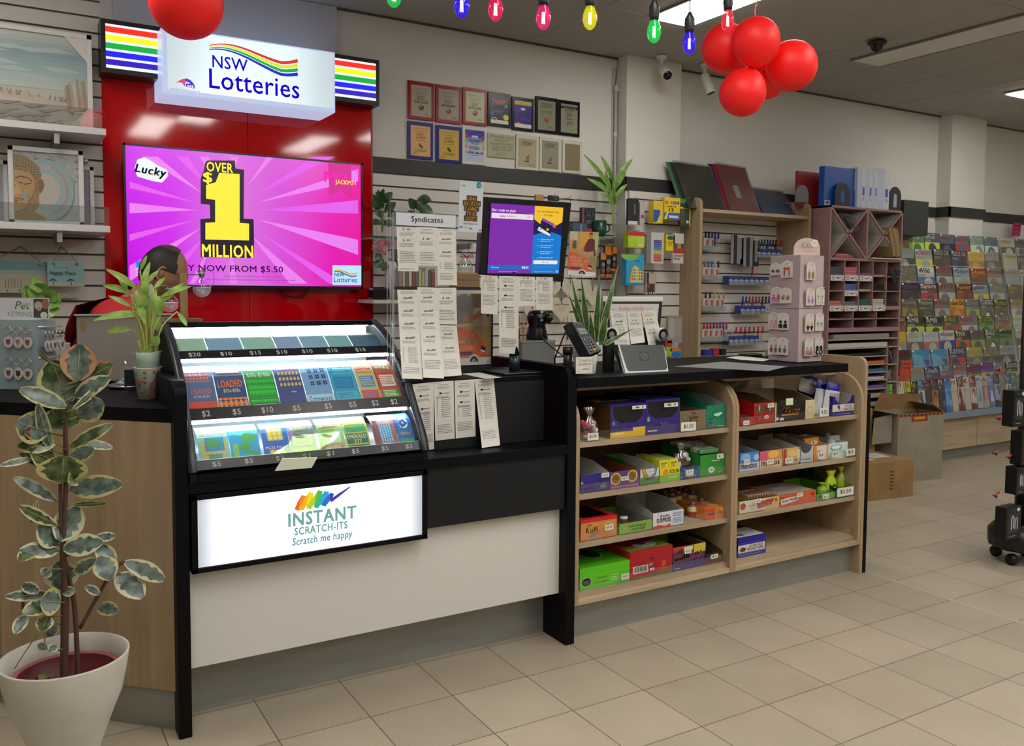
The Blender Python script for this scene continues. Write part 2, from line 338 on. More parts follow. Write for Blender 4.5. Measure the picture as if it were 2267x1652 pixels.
def tubeglow(out,x0,x1,lo,hi,p=.09):
    a=N.new('ShaderNodeMapRange');a.inputs[1].default_value=x0;a.inputs[2].default_value=x0+p;b_=N.new('ShaderNodeMapRange');b_.inputs[1].default_value=x1;b_.inputs[2].default_value=x1-p
    for q in(a,b_):q.interpolation_type='SMOOTHSTEP';L.new(out,q.inputs[0])
    m_=N.new('ShaderNodeMath');m_.operation='MULTIPLY';L.new(a.outputs[0],m_.inputs[0]);L.new(b_.outputs[0],m_.inputs[1])
    r=N.new('ShaderNodeMapRange');r.inputs[3].default_value=lo;r.inputs[4].default_value=hi;L.new(m_.outputs[0],r.inputs[0]);return r.outputs[0]
L.new(tubeglow(sp.outputs[0],-1.71,-.935,.42,1.15),b.inputs['Emission Strength']);b.inputs['Emission Color'].default_value=(.88,.93,1,1)
y=F0+.002;mb=MB();mb.box(-1.702,-.943,y,y+.004,.534,.748,pm);mb.build('diffuser',s)
mb=MB();c=Art(mb,(-1.702,y,.748),(-.943,y,.748),(-1.702,y,.534),1215,360,mk=lambda q:E_(q,.75))
# rainbow scribble
rb=['#f0641e','#f58a1c','#f9b516','#f7dc1a','#b7d42a','#4fbf4a','#27b7a6','#2aa9e0','#2a6fd0','#4438b0']
zig=[(497,118),(535,42),(520,120),(575,30),(560,118),(625,25),(600,118),(660,34),(640,112),(690,48),(680,90),(790,22)]
for i in range(len(zig)-1):
    a,q=zig[i],zig[i+1];c.strip([a,((a[0]+q[0])/2,(a[1]+q[1])/2),q],[26,30,24]if i<9 else[20,16,6],rb[min(9,i)])
c.text('INSTANT',452,132,372,76,'#7fb0a6',bold=.045).text('SCRATCH-ITS',484,216,290,44,'#7fb0a6',bold=.045).text('Scratch me happy',472,272,330,56,'#6f9fa6',bold=.03,shear=.12)
mb.build('lettering',s)
# --- shelving unit
u=T('sweets_shelving',(.58,.1,0),'oak sweets shelving with two bays built under the black counter top','shelving')
side(-.283,-.265,F0,.45,.15,.985,.10,WOODV,'side_panel',u);side(.555,.574,F0,.45,.15,1.005,.13,WOODV,'divider',u);side(.5745,.594,F0,.45,.15,1.005,.13,WOODV,'divider',u);side(1.42,1.438,F0,.45,.15,1.003,.13,WOODV,'side_panel',u)
side(1.44,1.462,F0,.52,0,1.087,.045,WOODV,'end_panel',u)
SHZ=[.80,.589,.392,.19]
for x0,x1 in((-.265,.555),(.594,1.42)):
    for z in SHZ:MB().box(x0,x1,-.117,.43,z-.02,z,WOODH).build('shelf',u,.001)
    MB().box(x0,x1,F0+.002,F0+.06,.15,.17,WOODH).build('bottom_rail',u,.001);MB().box(x0,x1,.43,.445,.15,1.02,WOODH).build('back_panel',u)
    for z in SHZ:MB().box(x0+.003,x1-.003,-.1195,-.1175,z-.02,z+.042,CLEAR).build('shelf_lip',u,label='clear plastic lip along the shelf edge')
MB().box(-.283,1.44,-.086,-.07,0,.15,KICK).build('kickboard',u,label='brushed grey kickboard')
MB().box(-.283,1.44,.02,.035,.99,1.02,WOODH).build('rail',u)
tag(MB().box(1.465,1.488,F0,.5,0,.905,BLACK).build('end_board',None,.002),'narrow black end board standing at the right end of the shelving','panel')
tag(MB().box(-.283,1.309,F0-.003,.505,1.022,1.062,BLACK).build('worktop',None,.002),'black counter top slab over the sweets shelving','worktop')
# --- wing at 45 degrees
w=T('counter_wing',(-2.0,.3,0),'angled oak counter wing with black top behind the potted rubber plant','counter')
q=Vector((-1,1,0)).normalized();nrm=Vector((1,1,0)).normalized();p0=Vector((-1.757,-.093,0));Lw=.67
def slab(a,bb,off,th,z0,z1,m):
    A=p0+q*a+nrm*off;B=p0+q*bb+nrm*off;mb=MB();mb.prism([(A.x,A.y,z0),(B.x,B.y,z0),(B.x+nrm.x*th,B.y+nrm.y*th,z0),(A.x+nrm.x*th,A.y+nrm.y*th,z0)],(0,0,z1-z0),m);return mb
mb=MB();A=p0;B=p0+q*Lw
slab(0,Lw,0,.02,.132,.985,WOODV).build('front_panel',w);slab(0,Lw,.012,.015,0,.132,KICK).build('kickboard',w)
mb.prism([(A.x,A.y,.986),(-1.766,A.y,.986),(-1.766,.55,.986),(-2.05,.95,.986),(-3.4,.95,.986),(-3.4,B.y,.986),(B.x,B.y,.986)],(0,0,.041),BLACK);mb.build('worktop',w)
MB().box(-3.4,B.x,B.y+.02,B.y+.04,.132,.985,WOODV).build('return_panel',w)
mb=MB();mb.box(-3.4,B.x,B.y+.05,B.y+.06,0,.132,KICK);mb.build('return_kickboard',w)
MB().box(-3.4,-1.85,.93,.945,0,.985,BLACK).build('rear_panel',w)
# --- scratch ticket display
def arc(t_):
    """front curve of the case: 0 at the bottom front, 1 at the top back, as (y, z)"""
    P_=[(-.123,.80),(-.142,.87),(-.085,.955),(-.005,1.06),(.10,1.155),(.235,1.24),(.345,1.273)]
    P_=[(-.15,.83),(-.128,.88),(-.062,.965),(.014,1.062),(.115,1.157),(.235,1.232),(.352,1.276)]
    k=t_*(len(P_)-1);i=min(int(k),len(P_)-2);f=k-i
    p=[Vector((0,)+P_[max(0,min(len(P_)-1,i+j))])for j in(-1,0,1,2)]
    v=.5*((2*p[1])+(p[2]-p[0])*f+(2*p[0]-5*p[1]+4*p[2]-p[3])*f*f+(3*p[1]-p[0]-3*p[2]+p[3])*f**3);return v.y,v.z
k=T('ticket_display',(-1.32,.15,.803),'curved black glass-fronted scratch ticket cabinet lit from inside','display case')
CX0,CX1=-1.705,-.945
for x0 in(CX0-.018,CX1):
    pts=[(x0,-.135,.803),(x0,-.155,.803)]+[(x0,)+arc(i/20)for i in range(21)]+[(x0,.42,1.276),(x0,.42,.803)]
    MB().prism(pts,(.018,0,0),BLACK).build('side_panel',k)
    mb=MB();ins=[(x0-.004,)+arc(i/20)for i in range(21)];out=[(x,y-.008,z+.008)for x,y,z in ins]
    vs=ins+out;vs+=[(x+.026,y,z)for x,y,z in vs];n=21
    fs=[(n+i,n+i+1,3*n+i+1,3*n+i)for i in range(n-1)]+[(i,i+1,n+i+1,n+i)for i in range(n-1)]+[(2*n+i,3*n+i,3*n+i+1,2*n+i+1)for i in range(n-1)]
    mb.add(vs,fs,P('#23262e',.35),True);mb.build('edge_trim',k)
mb=MB();mb.box(CX0,CX1,-.15,.42,.803,.828,BLACK);mb.box(CX0,CX1,.40,.42,.828,1.276,P('#c9ced2',.5));mb.box(CX0,CX1,.33,.42,1.262,1.28,BLACK);mb.build('housing',k)
LED=P('#e9f4ff',.5,em=60)
RAILS=[(.05,.14),(.365,.425),(.685,.735)]  # rail bands along the curve; tickets lie between them
for i,(a,bq)in enumerate(RAILS):
    (ya,za),(yb,zb)=arc(a),arc(bq);mb=MB();mb.prism([(CX0,ya,za),(CX0,yb,zb),(CX0,yb+.012,zb-.006),(CX0,ya+.012,za-.006)],(CX1-CX0,0,0),P('#15171c',.3));W_=1000
    c=Art(mb,(CX0,yb,zb),(CX1,yb,zb),(CX0,ya,za),W_,60)
    pr=[['$5','$5','$2','$1','$1','$5','$5','$5'],['$2','$5','$10','$5','$5','$5','$2','$2'],['$20','$10','$15','$10','$10','$10','$10']][i]
    xs=[[82,212,342,456,562,678,818,936],[70,196,326,456,600,716,826,920],[70,206,336,458,578,700,842]][i]
    for s_,x in zip(pr,xs):c.text(s_,x-8*len(s_),14,17*len(s_),34,'#c9c9c9',bold=.03)
    mb.build('price_rail',k,.0008)
for i,(a,bq)in enumerate([(.14,.365),(.425,.685),(.735,.97)]):
    mb=MB();vs=[];n=8
    for j in range(n+1):
        yy,zz=arc(a+(bq-a)*j/n);vs+=[(CX0+.002,yy,zz),(CX1-.002,yy,zz)]
    mb.add(vs,[(2*j,2*j+1,2*j+3,2*j+2)for j in range(n)],GLASS,True);mb.build('glass_panel',k)
    yy,zz=arc(bq-.004);MB().box(CX0+.01,CX1-.01,yy+.016,yy+.034,zz-.012,zz-.004,LED).build('light_strip',k)
    y0_,z0_=arc(a);MB().box(CX0,CX1,y0_+.02,.40,z0_-.012,z0_-.004,P('#d9dde0',.4)).build('inner_shelf',k)
# scratch cards, draped strips behind each glass
TI=[  # row, u0, u1, look
 (0,25,150,'treasure map','#7fd0d8','#e0b868','#3a9bc8'),(0,153,275,'green ferns on blue','#3fa4dc','#4fae48','#8cc66a'),(0,288,402,'Prize Piggy','#2468c8','#e8c23c','#2050a0'),
 (0,404,520,'purple and green garden','#8d78b8','#9bc46a','#e9e3b0'),(0,534,652,'pale green bingo','#8fcb8a','#d87f5a','#e8e6c8'),(0,655,768,'Emerald','#c9b04a','#1f6b46','#3f9a5a'),(0,790,905,'blue dotted grid','#a06a66','#4aa0d8','#d8a070'),(0,907,990,'Wheel of Fortune','#2a66b4','#e8eef4','#3aa06a'),
 (1,15,132,'red honeycomb','#5a6a9a','#e24a3a','#3a8a5a'),(1,136,262,'Loaded','#3a4a7a','#f07030','#e8b060'),(1,266,396,'bright green','#2f8f4a','#3fd040','#d8e860'),(1,400,520,'purple gold bars','#4a4a8c','#d8b858','#7a6ab0'),(1,524,650,'Crosswords','#7aa0d0','#e8eef4','#c87858'),(1,654,778,'turquoise sea','#2f9ac0','#58b4d0','#2a70b0'),(1,782,880,'white and yellow sunrise','#d0b070','#e04a30','#3a90c8'),(1,884,985,'red gingham pickles','#c84a48','#6a9a3a','#f0ece0'),
 (2,15,140,'glare-washed green','#a8c4b0','#dfe8e0','#90b0a0'),(2,144,300,'glare-washed blue spotted','#88a4c8','#dfe8f4','#a0b8d4'),(2,304,452,'glare-washed green and white','#9cc0b4','#dfe8e8','#b8ccc4'),(2,456,578,'glare-washed lilac','#98a8d0','#c8d0e8','#b0b0d8'),(2,582,708,'glare-washed grey-blue','#90b0c8','#c8dce8','#a8c0d0'),(2,712,830,'glare-washed teal','#8cb8bc','#c4dcdc','#a4c8c8'),(2,834,985,'deep blue and lime','#5a7898','#b8b858','#3a60a0')]  # most top row colours are paled to stand for the cabinet glare
rn=['bottom','middle','top']
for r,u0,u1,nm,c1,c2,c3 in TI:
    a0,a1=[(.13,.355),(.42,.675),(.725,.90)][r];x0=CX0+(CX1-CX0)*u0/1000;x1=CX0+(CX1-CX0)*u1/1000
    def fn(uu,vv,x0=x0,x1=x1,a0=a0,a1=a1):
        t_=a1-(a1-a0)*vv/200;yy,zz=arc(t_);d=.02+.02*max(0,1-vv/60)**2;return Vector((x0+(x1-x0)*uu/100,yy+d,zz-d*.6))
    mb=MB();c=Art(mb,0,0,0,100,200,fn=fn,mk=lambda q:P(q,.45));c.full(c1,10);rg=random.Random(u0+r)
    if nm=='treasure map':c.rect(8,50,84,146,c2,6).rect(22,62,62,66,c3,4).ell(50,92,24,22,'#5aa060').rect(30,145,44,30,'#6a9a90').ell(50,20,22,14,'#d8b060')
    elif nm.startswith('green ferns'):
        for x,y,q in((38,45,24),(66,75,26),(50,120,20),(68,168,28)):c.ell(x,y,q,q*.9,c2)
        c.rect(8,100,20,90,c3,4).text('PUZZLE',40,16,50,14,'#f0f0f0',.02)
    elif nm=='Prize Piggy':
        for yb in(0,112):
            c.text('PRIZE PIGGY',8,18+yb,84,15,'#f4f4f4',.03).rect(22,38+yb,58,50 if yb else 62,'#d8b84a',3)
            for i in range(3):
                for j in range(3 if not yb else 2):c.ell(32+19*i,48+20*j+yb,7,8,'#f0dc70',12)
    elif nm=='Emerald':
        c.rect(6,96,88,98,c2,4).rect(6,50,88,40,c3,3).text('EMERALD',10,104,80,20,'#f0f0e0',.02).text('777',34,130,32,28,'#e8d070',.04)
        for i in range(24):c.ell(12+(i%8)*11,10+(i//8)*13,4,5,'#58b060',8)
    elif nm=='blue dotted grid':
        c.rect(30,44,50,130,c2,5)
        for i in range(5):
            for j in range(13):c.ell(35+10*i,50+9.6*j,3,3,'#e6f0f8',6)
        c.rect(6,44,18,140,'#8a4a68',4).text('BINGO',20,10,60,20,'#f4e8d8',.03)
    elif nm=='Wheel of Fortune':
        c.ell(50,62,32,32,'#1c3f86').ell(50,62,29,29,c2).ell(50,62,19,19,'#1c4a9a').ell(50,62,5,5,'#f4f4f4').rect(10,150,80,30,c3,2).text('$$$$$',20,112,60,16,'#e8d860',.03)
    elif nm=='Crosswords':
        for i in range(9):
            for j in range(12):
                if(i*j+i)%3:c.rect(18+i*8,20+j*9,6,7,'#22305a')
        c.rect(0,160,100,40,'#b8d4ea',2).text('Crosswords',8,166,84,24,'#2a58b0',.02)
    elif nm=='Loaded':
        c.rect(0,150,100,50,c2,2).text('LOADED',8,78,84,30,'#f07838',.05).text('$25s-$50s',24,114,56,16,'#f4e8d8',.03).rect(10,14,80,34,c3,2)
        for i in range(30):c.ell(8+(i%6)*17,156+(i//6)*9,5,3.4,'#f8a860',6)
    elif nm=='bright green':
        c.rect(8,84,88,112,c2,4).text('$50s-$100s',10,54,80,18,'#e8f4d8',.04)
        for i in range(48):c.ell(14+(i%8)*10.8,92+(i//8)*17,4.2,5,'#2fa838',8)
    elif nm=='red honeycomb':
        c.rect(0,30,88,50,'#d86a64',2).rect(0,160,100,40,c2,2).text('LOADED',14,108,70,22,'#e07858',.05).text('$10s-$20s',22,134,56,12,'#e8e0d8',.02)
        for i in range(21):c.ell(8+(i%7)*12,36+(i//7)*16,4.5,6,'#e88a80',6)
    elif nm=='purple gold bars':
        for i in range(24):c.poly([(12+(i%6)*14+2,32+(i//6)*24),(12+(i%6)*14+10,28+(i//6)*24),(24+(i%6)*14,42+(i//6)*24),(14+(i%6)*14,44+(i//6)*24)],c2)
        c.rect(50,138,18,6,'#40e070')
    else:
        c.rect(10,12,80,60,c2,3).rect(14,86,72,50,c3,2).rect(8,150,84,36,c2,2);c.lines(14,90,70,40,5,c1,u0).lines(12,154,76,26,4,c3,u1)
        for i in range(10):c.ell(rg.uniform(15,85),rg.uniform(18,66),5,5,c3 if i%2 else c1,8)
    c.lines(4,186,92,10,2,'#f0f0ec',u0)
    j=[t_[1]for t_ in TI if t_[0]==r].index(u0)
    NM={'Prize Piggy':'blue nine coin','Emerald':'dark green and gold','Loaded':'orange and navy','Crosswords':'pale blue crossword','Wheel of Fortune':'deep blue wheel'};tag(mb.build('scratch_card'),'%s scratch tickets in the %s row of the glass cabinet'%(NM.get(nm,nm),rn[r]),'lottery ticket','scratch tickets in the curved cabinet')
mb=MB();c=Art(mb,at(625,1012,1,-.156),at(703,1014,1,-.156),at(612,1042,1,-.156),10,10);
vs=[at(*p_,1,-.158)for p_ in((626,1016),(703,1013),(690,1036),(609,1043))];mb.add(vs+[v+Vector((0,.003,.001))for v in vs],[(0,1,2,3),(7,6,5,4),(0,4,5,1),(1,5,6,2),(2,6,7,3),(3,7,4,0)],P('#cfd4c0',.6))
tag(mb.build('paper_slip'),'cream paper slip tucked below the one dollar prices on the ticket cabinet','paper')
mb=MB();vs=[at(*p_,1,-.15+q_)for p_,q_ in(((660,942),.06),((745,940),.06),((716,1010),.0),((615,1014),.0))]
mb.add(vs,[(0,1,2,3)],clear('card_sleeve','#e4ecdc',0,.45));tag(mb.build('plastic_sleeve',None,solid=.001),'clear plastic sleeve leaning on the lower glass of the ticket cabinet','sleeve')
# ================================================================ red display wall, signs, television
RED=bpy.data.materials.new('gloss_red_panel');RED.use_nodes=True;N,L,b=nodes(RED);b.inputs['Base Color'].default_value=lin('#c4000e');b.inputs['Roughness'].default_value=.06
nz=N.new('ShaderNodeTexNoise');nz.inputs['Scale'].default_value=9;bp=N.new('ShaderNodeBump');bp.inputs['Strength'].default_value=.02;tc=N.new('ShaderNodeTexCoord');L.new(tc.outputs['Object'],nz.inputs[0]);L.new(nz.outputs[0],bp.inputs['Height']);L.new(bp.outputs[0],b.inputs['Normal'])
t=T('display_wall',(-1.06,WY,0),'gloss red wall cladding with a white board above behind the television','wall panel')
MB().box(-1.757,-1.0625,WY-.022,WY,.1,2.60,RED).build('red_panel',t);MB().box(-1.0595,-.362,WY-.022,WY,.1,2.60,RED).build('red_panel',t)
MB().box(-1.70,-.572,WY-.03,WY,2.60,2.962,P('#b4b6c4',.5)).build('white_board',t);MB().box(-1.757,-1.70,WY-.02,WY,2.60,2.962,P('#c6c4c4',.5)).build('edge_board',t)
mb=MB();mb.box(-.372,-.362,WY-.024,WY,.1,2.6,P('#7a0008',.3));mb.build('edge_strip',t)
STR=['#f02a18','#eef01c','#08a238','#1018f0','#2a06b0']
for nm,(ox,oy,sc),Y,tl,br,inn,lab in(('a',(200,20,6.353),1.70,(138,122),(1035,975),(198,190,782,640),'lit rainbow striped sign box left of the big white sign'),('b',(600,80,7.557),1.70,(1078,300),(1812,1165),(1085,355,672,670),'lit rainbow striped sign box right of the big white sign')):
    s=T('sign_box',(0,Y,2.5),lab,'sign','rainbow striped sign boxes');c=PX(MB(),ox,oy,sc,Y);A=c.cv(*tl);
    x0=A.x;x1=c.cv(br[0],tl[1]).x;z1=A.z;z0=c.cv(tl[0],tl[1]+(br[1]-tl[1])*(.86 if nm=='a' else 1)).z
    if nm=='b':z1=c.cv(1812,405).z;z0=c.cv(1812,1168).z;x0=-.66
    else:z0=c.cv(160,885).z
    s.location=((x0+x1)/2,Y,z0);mb=MB();mb.box(x0,x1,Y,WY-.024,z0,z1,P('#0a0a0e',.35));mb.build('housing',s,.001)
    i0=x0+.021 if nm=='a' else-.63;i1=x1-.021;j0=z0+.024;j1=z1-.022;mb=MB();a=Art(mb,(i0,Y-.001,j1),(i1,Y-.001,j1),(i0,Y-.001,j0),100,100,mk=lambda q:E_(q,1.1));a.rect(0,0,100,100,'#dfe6fa')
    for i,q in enumerate(STR):a.rect(0,5.5+i*18.6,100,13,q)
    mb.build('striped_face',s)
Y=1.56;c=PX(MB(),600,80,7.557,Y)
s=T('illuminated_sign',(-1.08,Y,2.32),'big white illuminated lottery sign box above the television','sign')
x1=at(742,112,1,Y).x;x0=at(361,60,1,Y).x-.006;z1=at(742,112,1,Y).z-.008;z0=at(742,250,1,Y).z
pw_=bpy.data.materials.new('sign_box_acrylic');pw_.use_nodes=True;N,L,b=nodes(pw_);b.inputs['Base Color'].default_value=(.25,.28,.33,1);b.inputs['Roughness'].default_value=.25
g=N.new('ShaderNodeNewGeometry');sp=N.new('ShaderNodeSeparateXYZ');L.new(g.outputs['Position'],sp.inputs[0]);L.new(tubeglow(sp.outputs[0],x0,x1,.62,.98,.3),b.inputs['Emission Strength']);b.inputs['Emission Color'].default_value=(.80,.95,1.0,1)
SIDE=P('#c3d2f4',.3,em=.75)
mb=MB();mb.box(x0,x1,Y+.02,WY-.03,z0,z1,SIDE);mb.build('housing',s,.004)
mb=MB();mb.box(x0+.002,x1-.002,Y,Y+.02,z0+.002,z1-.002,SIDE);mb.quad((x0+.022,Y-.0005,z0+.022),(x1-.01,Y-.0005,z0+.022),(x1-.01,Y-.0005,z1-.008),(x0+.022,Y-.0005,z1-.008),pw_);mb.build('face',s)
mb=MB();c=PX(mb,0,0,2.5033,Y-.0008,mk=lambda q:E_(q,.85));BL='#1a08c8'
c.text('NSW',1176,303,196,70,BL,.015).text('Lotteries',1158,378,500,110,BL,.012)
def wave(u0,u1,off,th,n=26):
    pts=[];
    for i in range(n+1):
        k=i/n;u=u0+(u1-u0)*k;cv=30*sin(k*pi*.85+.1)*(1-k)*1.3-0;v=272+140*(k*k*(3-2*k))-cv*.9+off*(.30+.70*k)-22*max(0,k-.82)/.18;pts.append((u,v))
    return pts,[th*(.25+.75*i/n)for i in range(n+1)]
for i,q in enumerate(['#e0302c','#ecea20','#10b53e','#1a10d8']):
    pts,ws=wave(1160,1650,-54+i*25,19);c.strip(pts,ws,q)
c.poly([(975,460)]+[(975+104*k/12,460-29*sin(pi*k/14)+26*(k/12)**2.5)for k in range(13)]+[(1079,491),(1024,482),(1012,462),(995,456)],'#e03a5a')
c.poly([(1030,434),(1056,444),(1074,465),(1079,491),(1024,482),(1020,466)],'#3a12c0').text('the',1024,449,26,14,'#ffffff',.03).text('Lott',1024,464,48,19,'#ffffff',.04).text("Australia's Official Lotteries by",948,486,160,9,'#303050')
mb.build('lettering',s)
# television
Y=1.765;a_,b_,c_=at(272,316,1,Y),at(803,362,1,Y),at(281,637,1,Y);X0,X1,Z1,Z0=(a_.x+c_.x)/2-.002,b_.x,a_.z,c_.z
tv=T('television',((X0+X1)/2,Y,Z0),'large wall television showing a pink one million dollar lottery advert','television')
BZ=P('#0c0a16',.25);mb=MB();mb.box(X0,X1,Y+.01,Y+.05,Z0,Z1,BZ);mb.box(X0+.25,X1-.25,Y+.05,WY-.024,Z0+.15,Z1-.15,BZ);mb.build('housing',tv,.003)
mb=MB();w=.010
for q in((X0,X1,Z1-w,Z1),(X0,X1,Z0,Z0+w+.006),(X0,X0+w,Z0,Z1),(X1-w,X1,Z0,Z1)):mb.box(q[0],q[1],Y,Y+.012,q[2],q[3],BZ)
mb.build('bezel',tv)
mb=MB();S_=1.0;c=PX(mb,0,0,2.5033,Y+.006,mk=lambda q:E_(q,S_))
scr=bpy.data.materials.new('screen_picture');scr.use_nodes=True;N,L,b=nodes(scr);b.inputs['Base Color'].default_value=(.02,.0,.02,1);b.inputs['Roughness'].default_value=.2
g=N.new('ShaderNodeNewGeometry');sp=N.new('ShaderNodeSeparateXYZ');L.new(g.outputs['Position'],sp.inputs[0]);mr=N.new('ShaderNodeMapRange');mr.inputs[1].default_value=X0;mr.inputs[2].default_value=X1;L.new(sp.outputs[0],mr.inputs[0]);cr=N.new('ShaderNodeValToRGB');e=cr.color_ramp.elements
e[0].color=lin('#cf0ff0');e[0].position=0;e[1].color=lin('#ee0fa0');e[1].position=1
for p_,q in((.18,'#d62ef0'),(.42,'#e07ae0'),(.62,'#dd55dd'),(.85,'#ea18b8')):k_=e.new(p_);k_.color=lin(q)
L.new(mr.outputs[0],cr.inputs[0]);L.new(cr.outputs[0],b.inputs['Emission Color']);b.inputs['Emission Strength'].default_value=.95
mb.quad((X0+w,Y+.006,Z0+w+.006),(X1-w,Y+.006,Z0+w+.006),(X1-w,Y+.006,Z1-w),(X0+w,Y+.006,Z1-w),scr)
cx,cy=1260,1170;rg=random.Random(3);xa,xb,ya,yb=712,1990,850,1580
def clipray(an):
    dx,dy=cos(an),sin(an);tt=min([(xb-6-cx)/dx if dx>0 else(xa+6-cx)/dx if dx<0 else 9e9,((1572-cy)/dy if dy>0 else(868-cy)/dy)if dy else 9e9]);return cx+dx*tt,cy+dy*tt
for i in range(22):
    an=2*pi*i/22+rg.uniform(-.06,.06);d=rg.uniform(.03,.07);r0=170;c.poly([(cx+r0*cos(an),cy+r0*sin(an)),clipray(an-d),clipray(an+d)],'#df7ae6' if i%2 else '#d958e2')
BK='#1c0f2a';YL='#f2e23a'
c.poly([(1150,890),(1300,890),(1305,935),(1352,940),(1350,1212),(1405,1215),(1408,1345),(1405,1430),(1112,1425),(1110,1215),(1165,1210),(1162,1135),(1112,1130),(1112,990),(1130,945),(1138,900)],BK)
c.poly([(1215,958),(1328,965),(1328,1235),(1380,1240),(1380,1333),(1138,1328),(1138,1235),(1192,1232),(1192,1108),(1142,1102),(1142,1025),(1195,1010)],YL)
c.text('OVER',1144,895,146,55,YL,.03).text('$',1124,952,52,66,YL,.03).text('MILLION',1118,1352,284,72,YL,.035).text('PLAY NOW FROM $5.50',940,1464,628,42,'#3c0a4a',.02)
c.text('*Jackpot prize as at time of last conducted draw.',1240,1524,312,13,'#7a1a8a').text("Will revert to $1,000,000 if the Jackpot prize is won prior to your ticket's draw.",1140,1542,500,14,'#7a1a8a')
c.poly([(1820,905),(1946,908),(1950,1095),(1886,1058),(1824,1085)],'#c8108c')
c.text('M',1796,946,64,62,'#f028b0',.02).text('EGA',1862,962,64,34,'#f028b0',.03).text('JACKPOT',1858,996,118,30,'#f2c83a',.05)
c.poly([(762,884),(800,872),(850,900),(880,922),(925,942),(932,975),(898,1012),(850,1005),(760,978),(745,930)],'#dff2fa').text('Lucky',750,905,175,62,'#1c1430',.05,.15,rot=.12).text('Lotteries',818,955,70,18,'#e8a868',rot=.1)
c.rect(752,1448,46,32,'#1a80e8');[c.rect(752,1490+16*i,60,6,'#f0b0f0')for i in range(3)]
c.poly([(1842,1470),(2003,1472),(2003,1580),(1842,1580)],'#b4dcf0').text('NSW',1853,1512,54,20,'#1a1a90',.03).text('Lotteries',1850,1536,128,28,'#1a1a90',.01)
for i,q in enumerate(['#e04038','#e8e030','#20a850','#2828c0']):c.strip([(1852,1500+2*i),(1880,1497+3*i),(1920,1510+5*i),(1950,1520+5*i),(1976,1512+6*i)],4,q)
mb.build('screen',tv)
tag(MB().tube(catmull([at(x,y,1,1.80)for x,y in((617,634),(628,650),(655,658),(680,650),(688,635))]),.004,P('#150408',.4)).build('cable'),'black cable looping below the television','cable')
# ---------------------------------------------------------------- framed awards, named by what is printed on them
AW=[  # corners of the frame in the photograph (tl, tr, bl), border, plate, kind, label
 ((904,177),(961,184),(904,262),'#8e0c1e','#a59b83','p','red bordered prize plaque with a red ball, first of the top row','$185,123.54'),
 ((965,186),(1021,192),(967,270),'#8e0c1e','#978d76','p','red bordered prize plaque with $500,000 and a red ball','$500,000'),
 ((1025,192),(1078,200),(1025,274),'#8e0c1e','#b8b48c','p','red bordered prize plaque with $250,000 and a red ball','$250,000'),
 ((1081,202),(1131,208),(1083,278),'#101018','#1c2448','navy','black framed navy Congratulations certificate with coloured dots','40 years'),
 ((1134,213),(1182,218),(1135,287),'#14141c','#3a2488','purple','black framed purple certificate with yellow top and $100,000.00','$100,000.00'),
 ((1186,212),(1235,219),(1185,292),'#101018','#8a8674','bk','black framed grey 1st Prize plaque with a red emblem','1st PRIZE'),
 ((1237,220),(1284,227),(1236,298),'#101018','#8f8d7c','bk2','black framed grey plaque with a rainbow corner','$30,000'),
 ((903,267),(959,274),(903,350),'#16147a','#d9a867','lf','blue bordered pale orange 1st Prize certificate under the first red plaque','1st PRIZE'),
 ((966,276),(1022,282),(967,358),'#16147a','#c9a343','lf','blue bordered gold 1st Prize certificate under the second red plaque','1st PRIZE'),
 ((1024,277),(1078,282),(1024,362),'#d0cfc8','#b8c0d4','lotto','white framed certificate with balloons and 1,004,366.20','1,004,366.20'),
 ((1079,294),(1141,302),(1080,346),'#9c9c82','#a7a88c','brass','unframed brass coloured plaque engraved $354,790.00','$354,790.00'),
 ((1143,297),(1193,303),(1143,374),'#c9c6b8','#9a9172','ac','clear mounted bronze plaque with a curved emblem, left of two alike',''),
 ((1195,302),(1242,307),(1195,378),'#c9c6b8','#85836e','ac','clear mounted grey plaque with a curved emblem, beside the blank one',''),
 ((1246,309),(1289,316),(1245,382),'#c9c6b8','#86795c','blank','clear mounted brown plaque nearly blank, last of the bottom row','')]
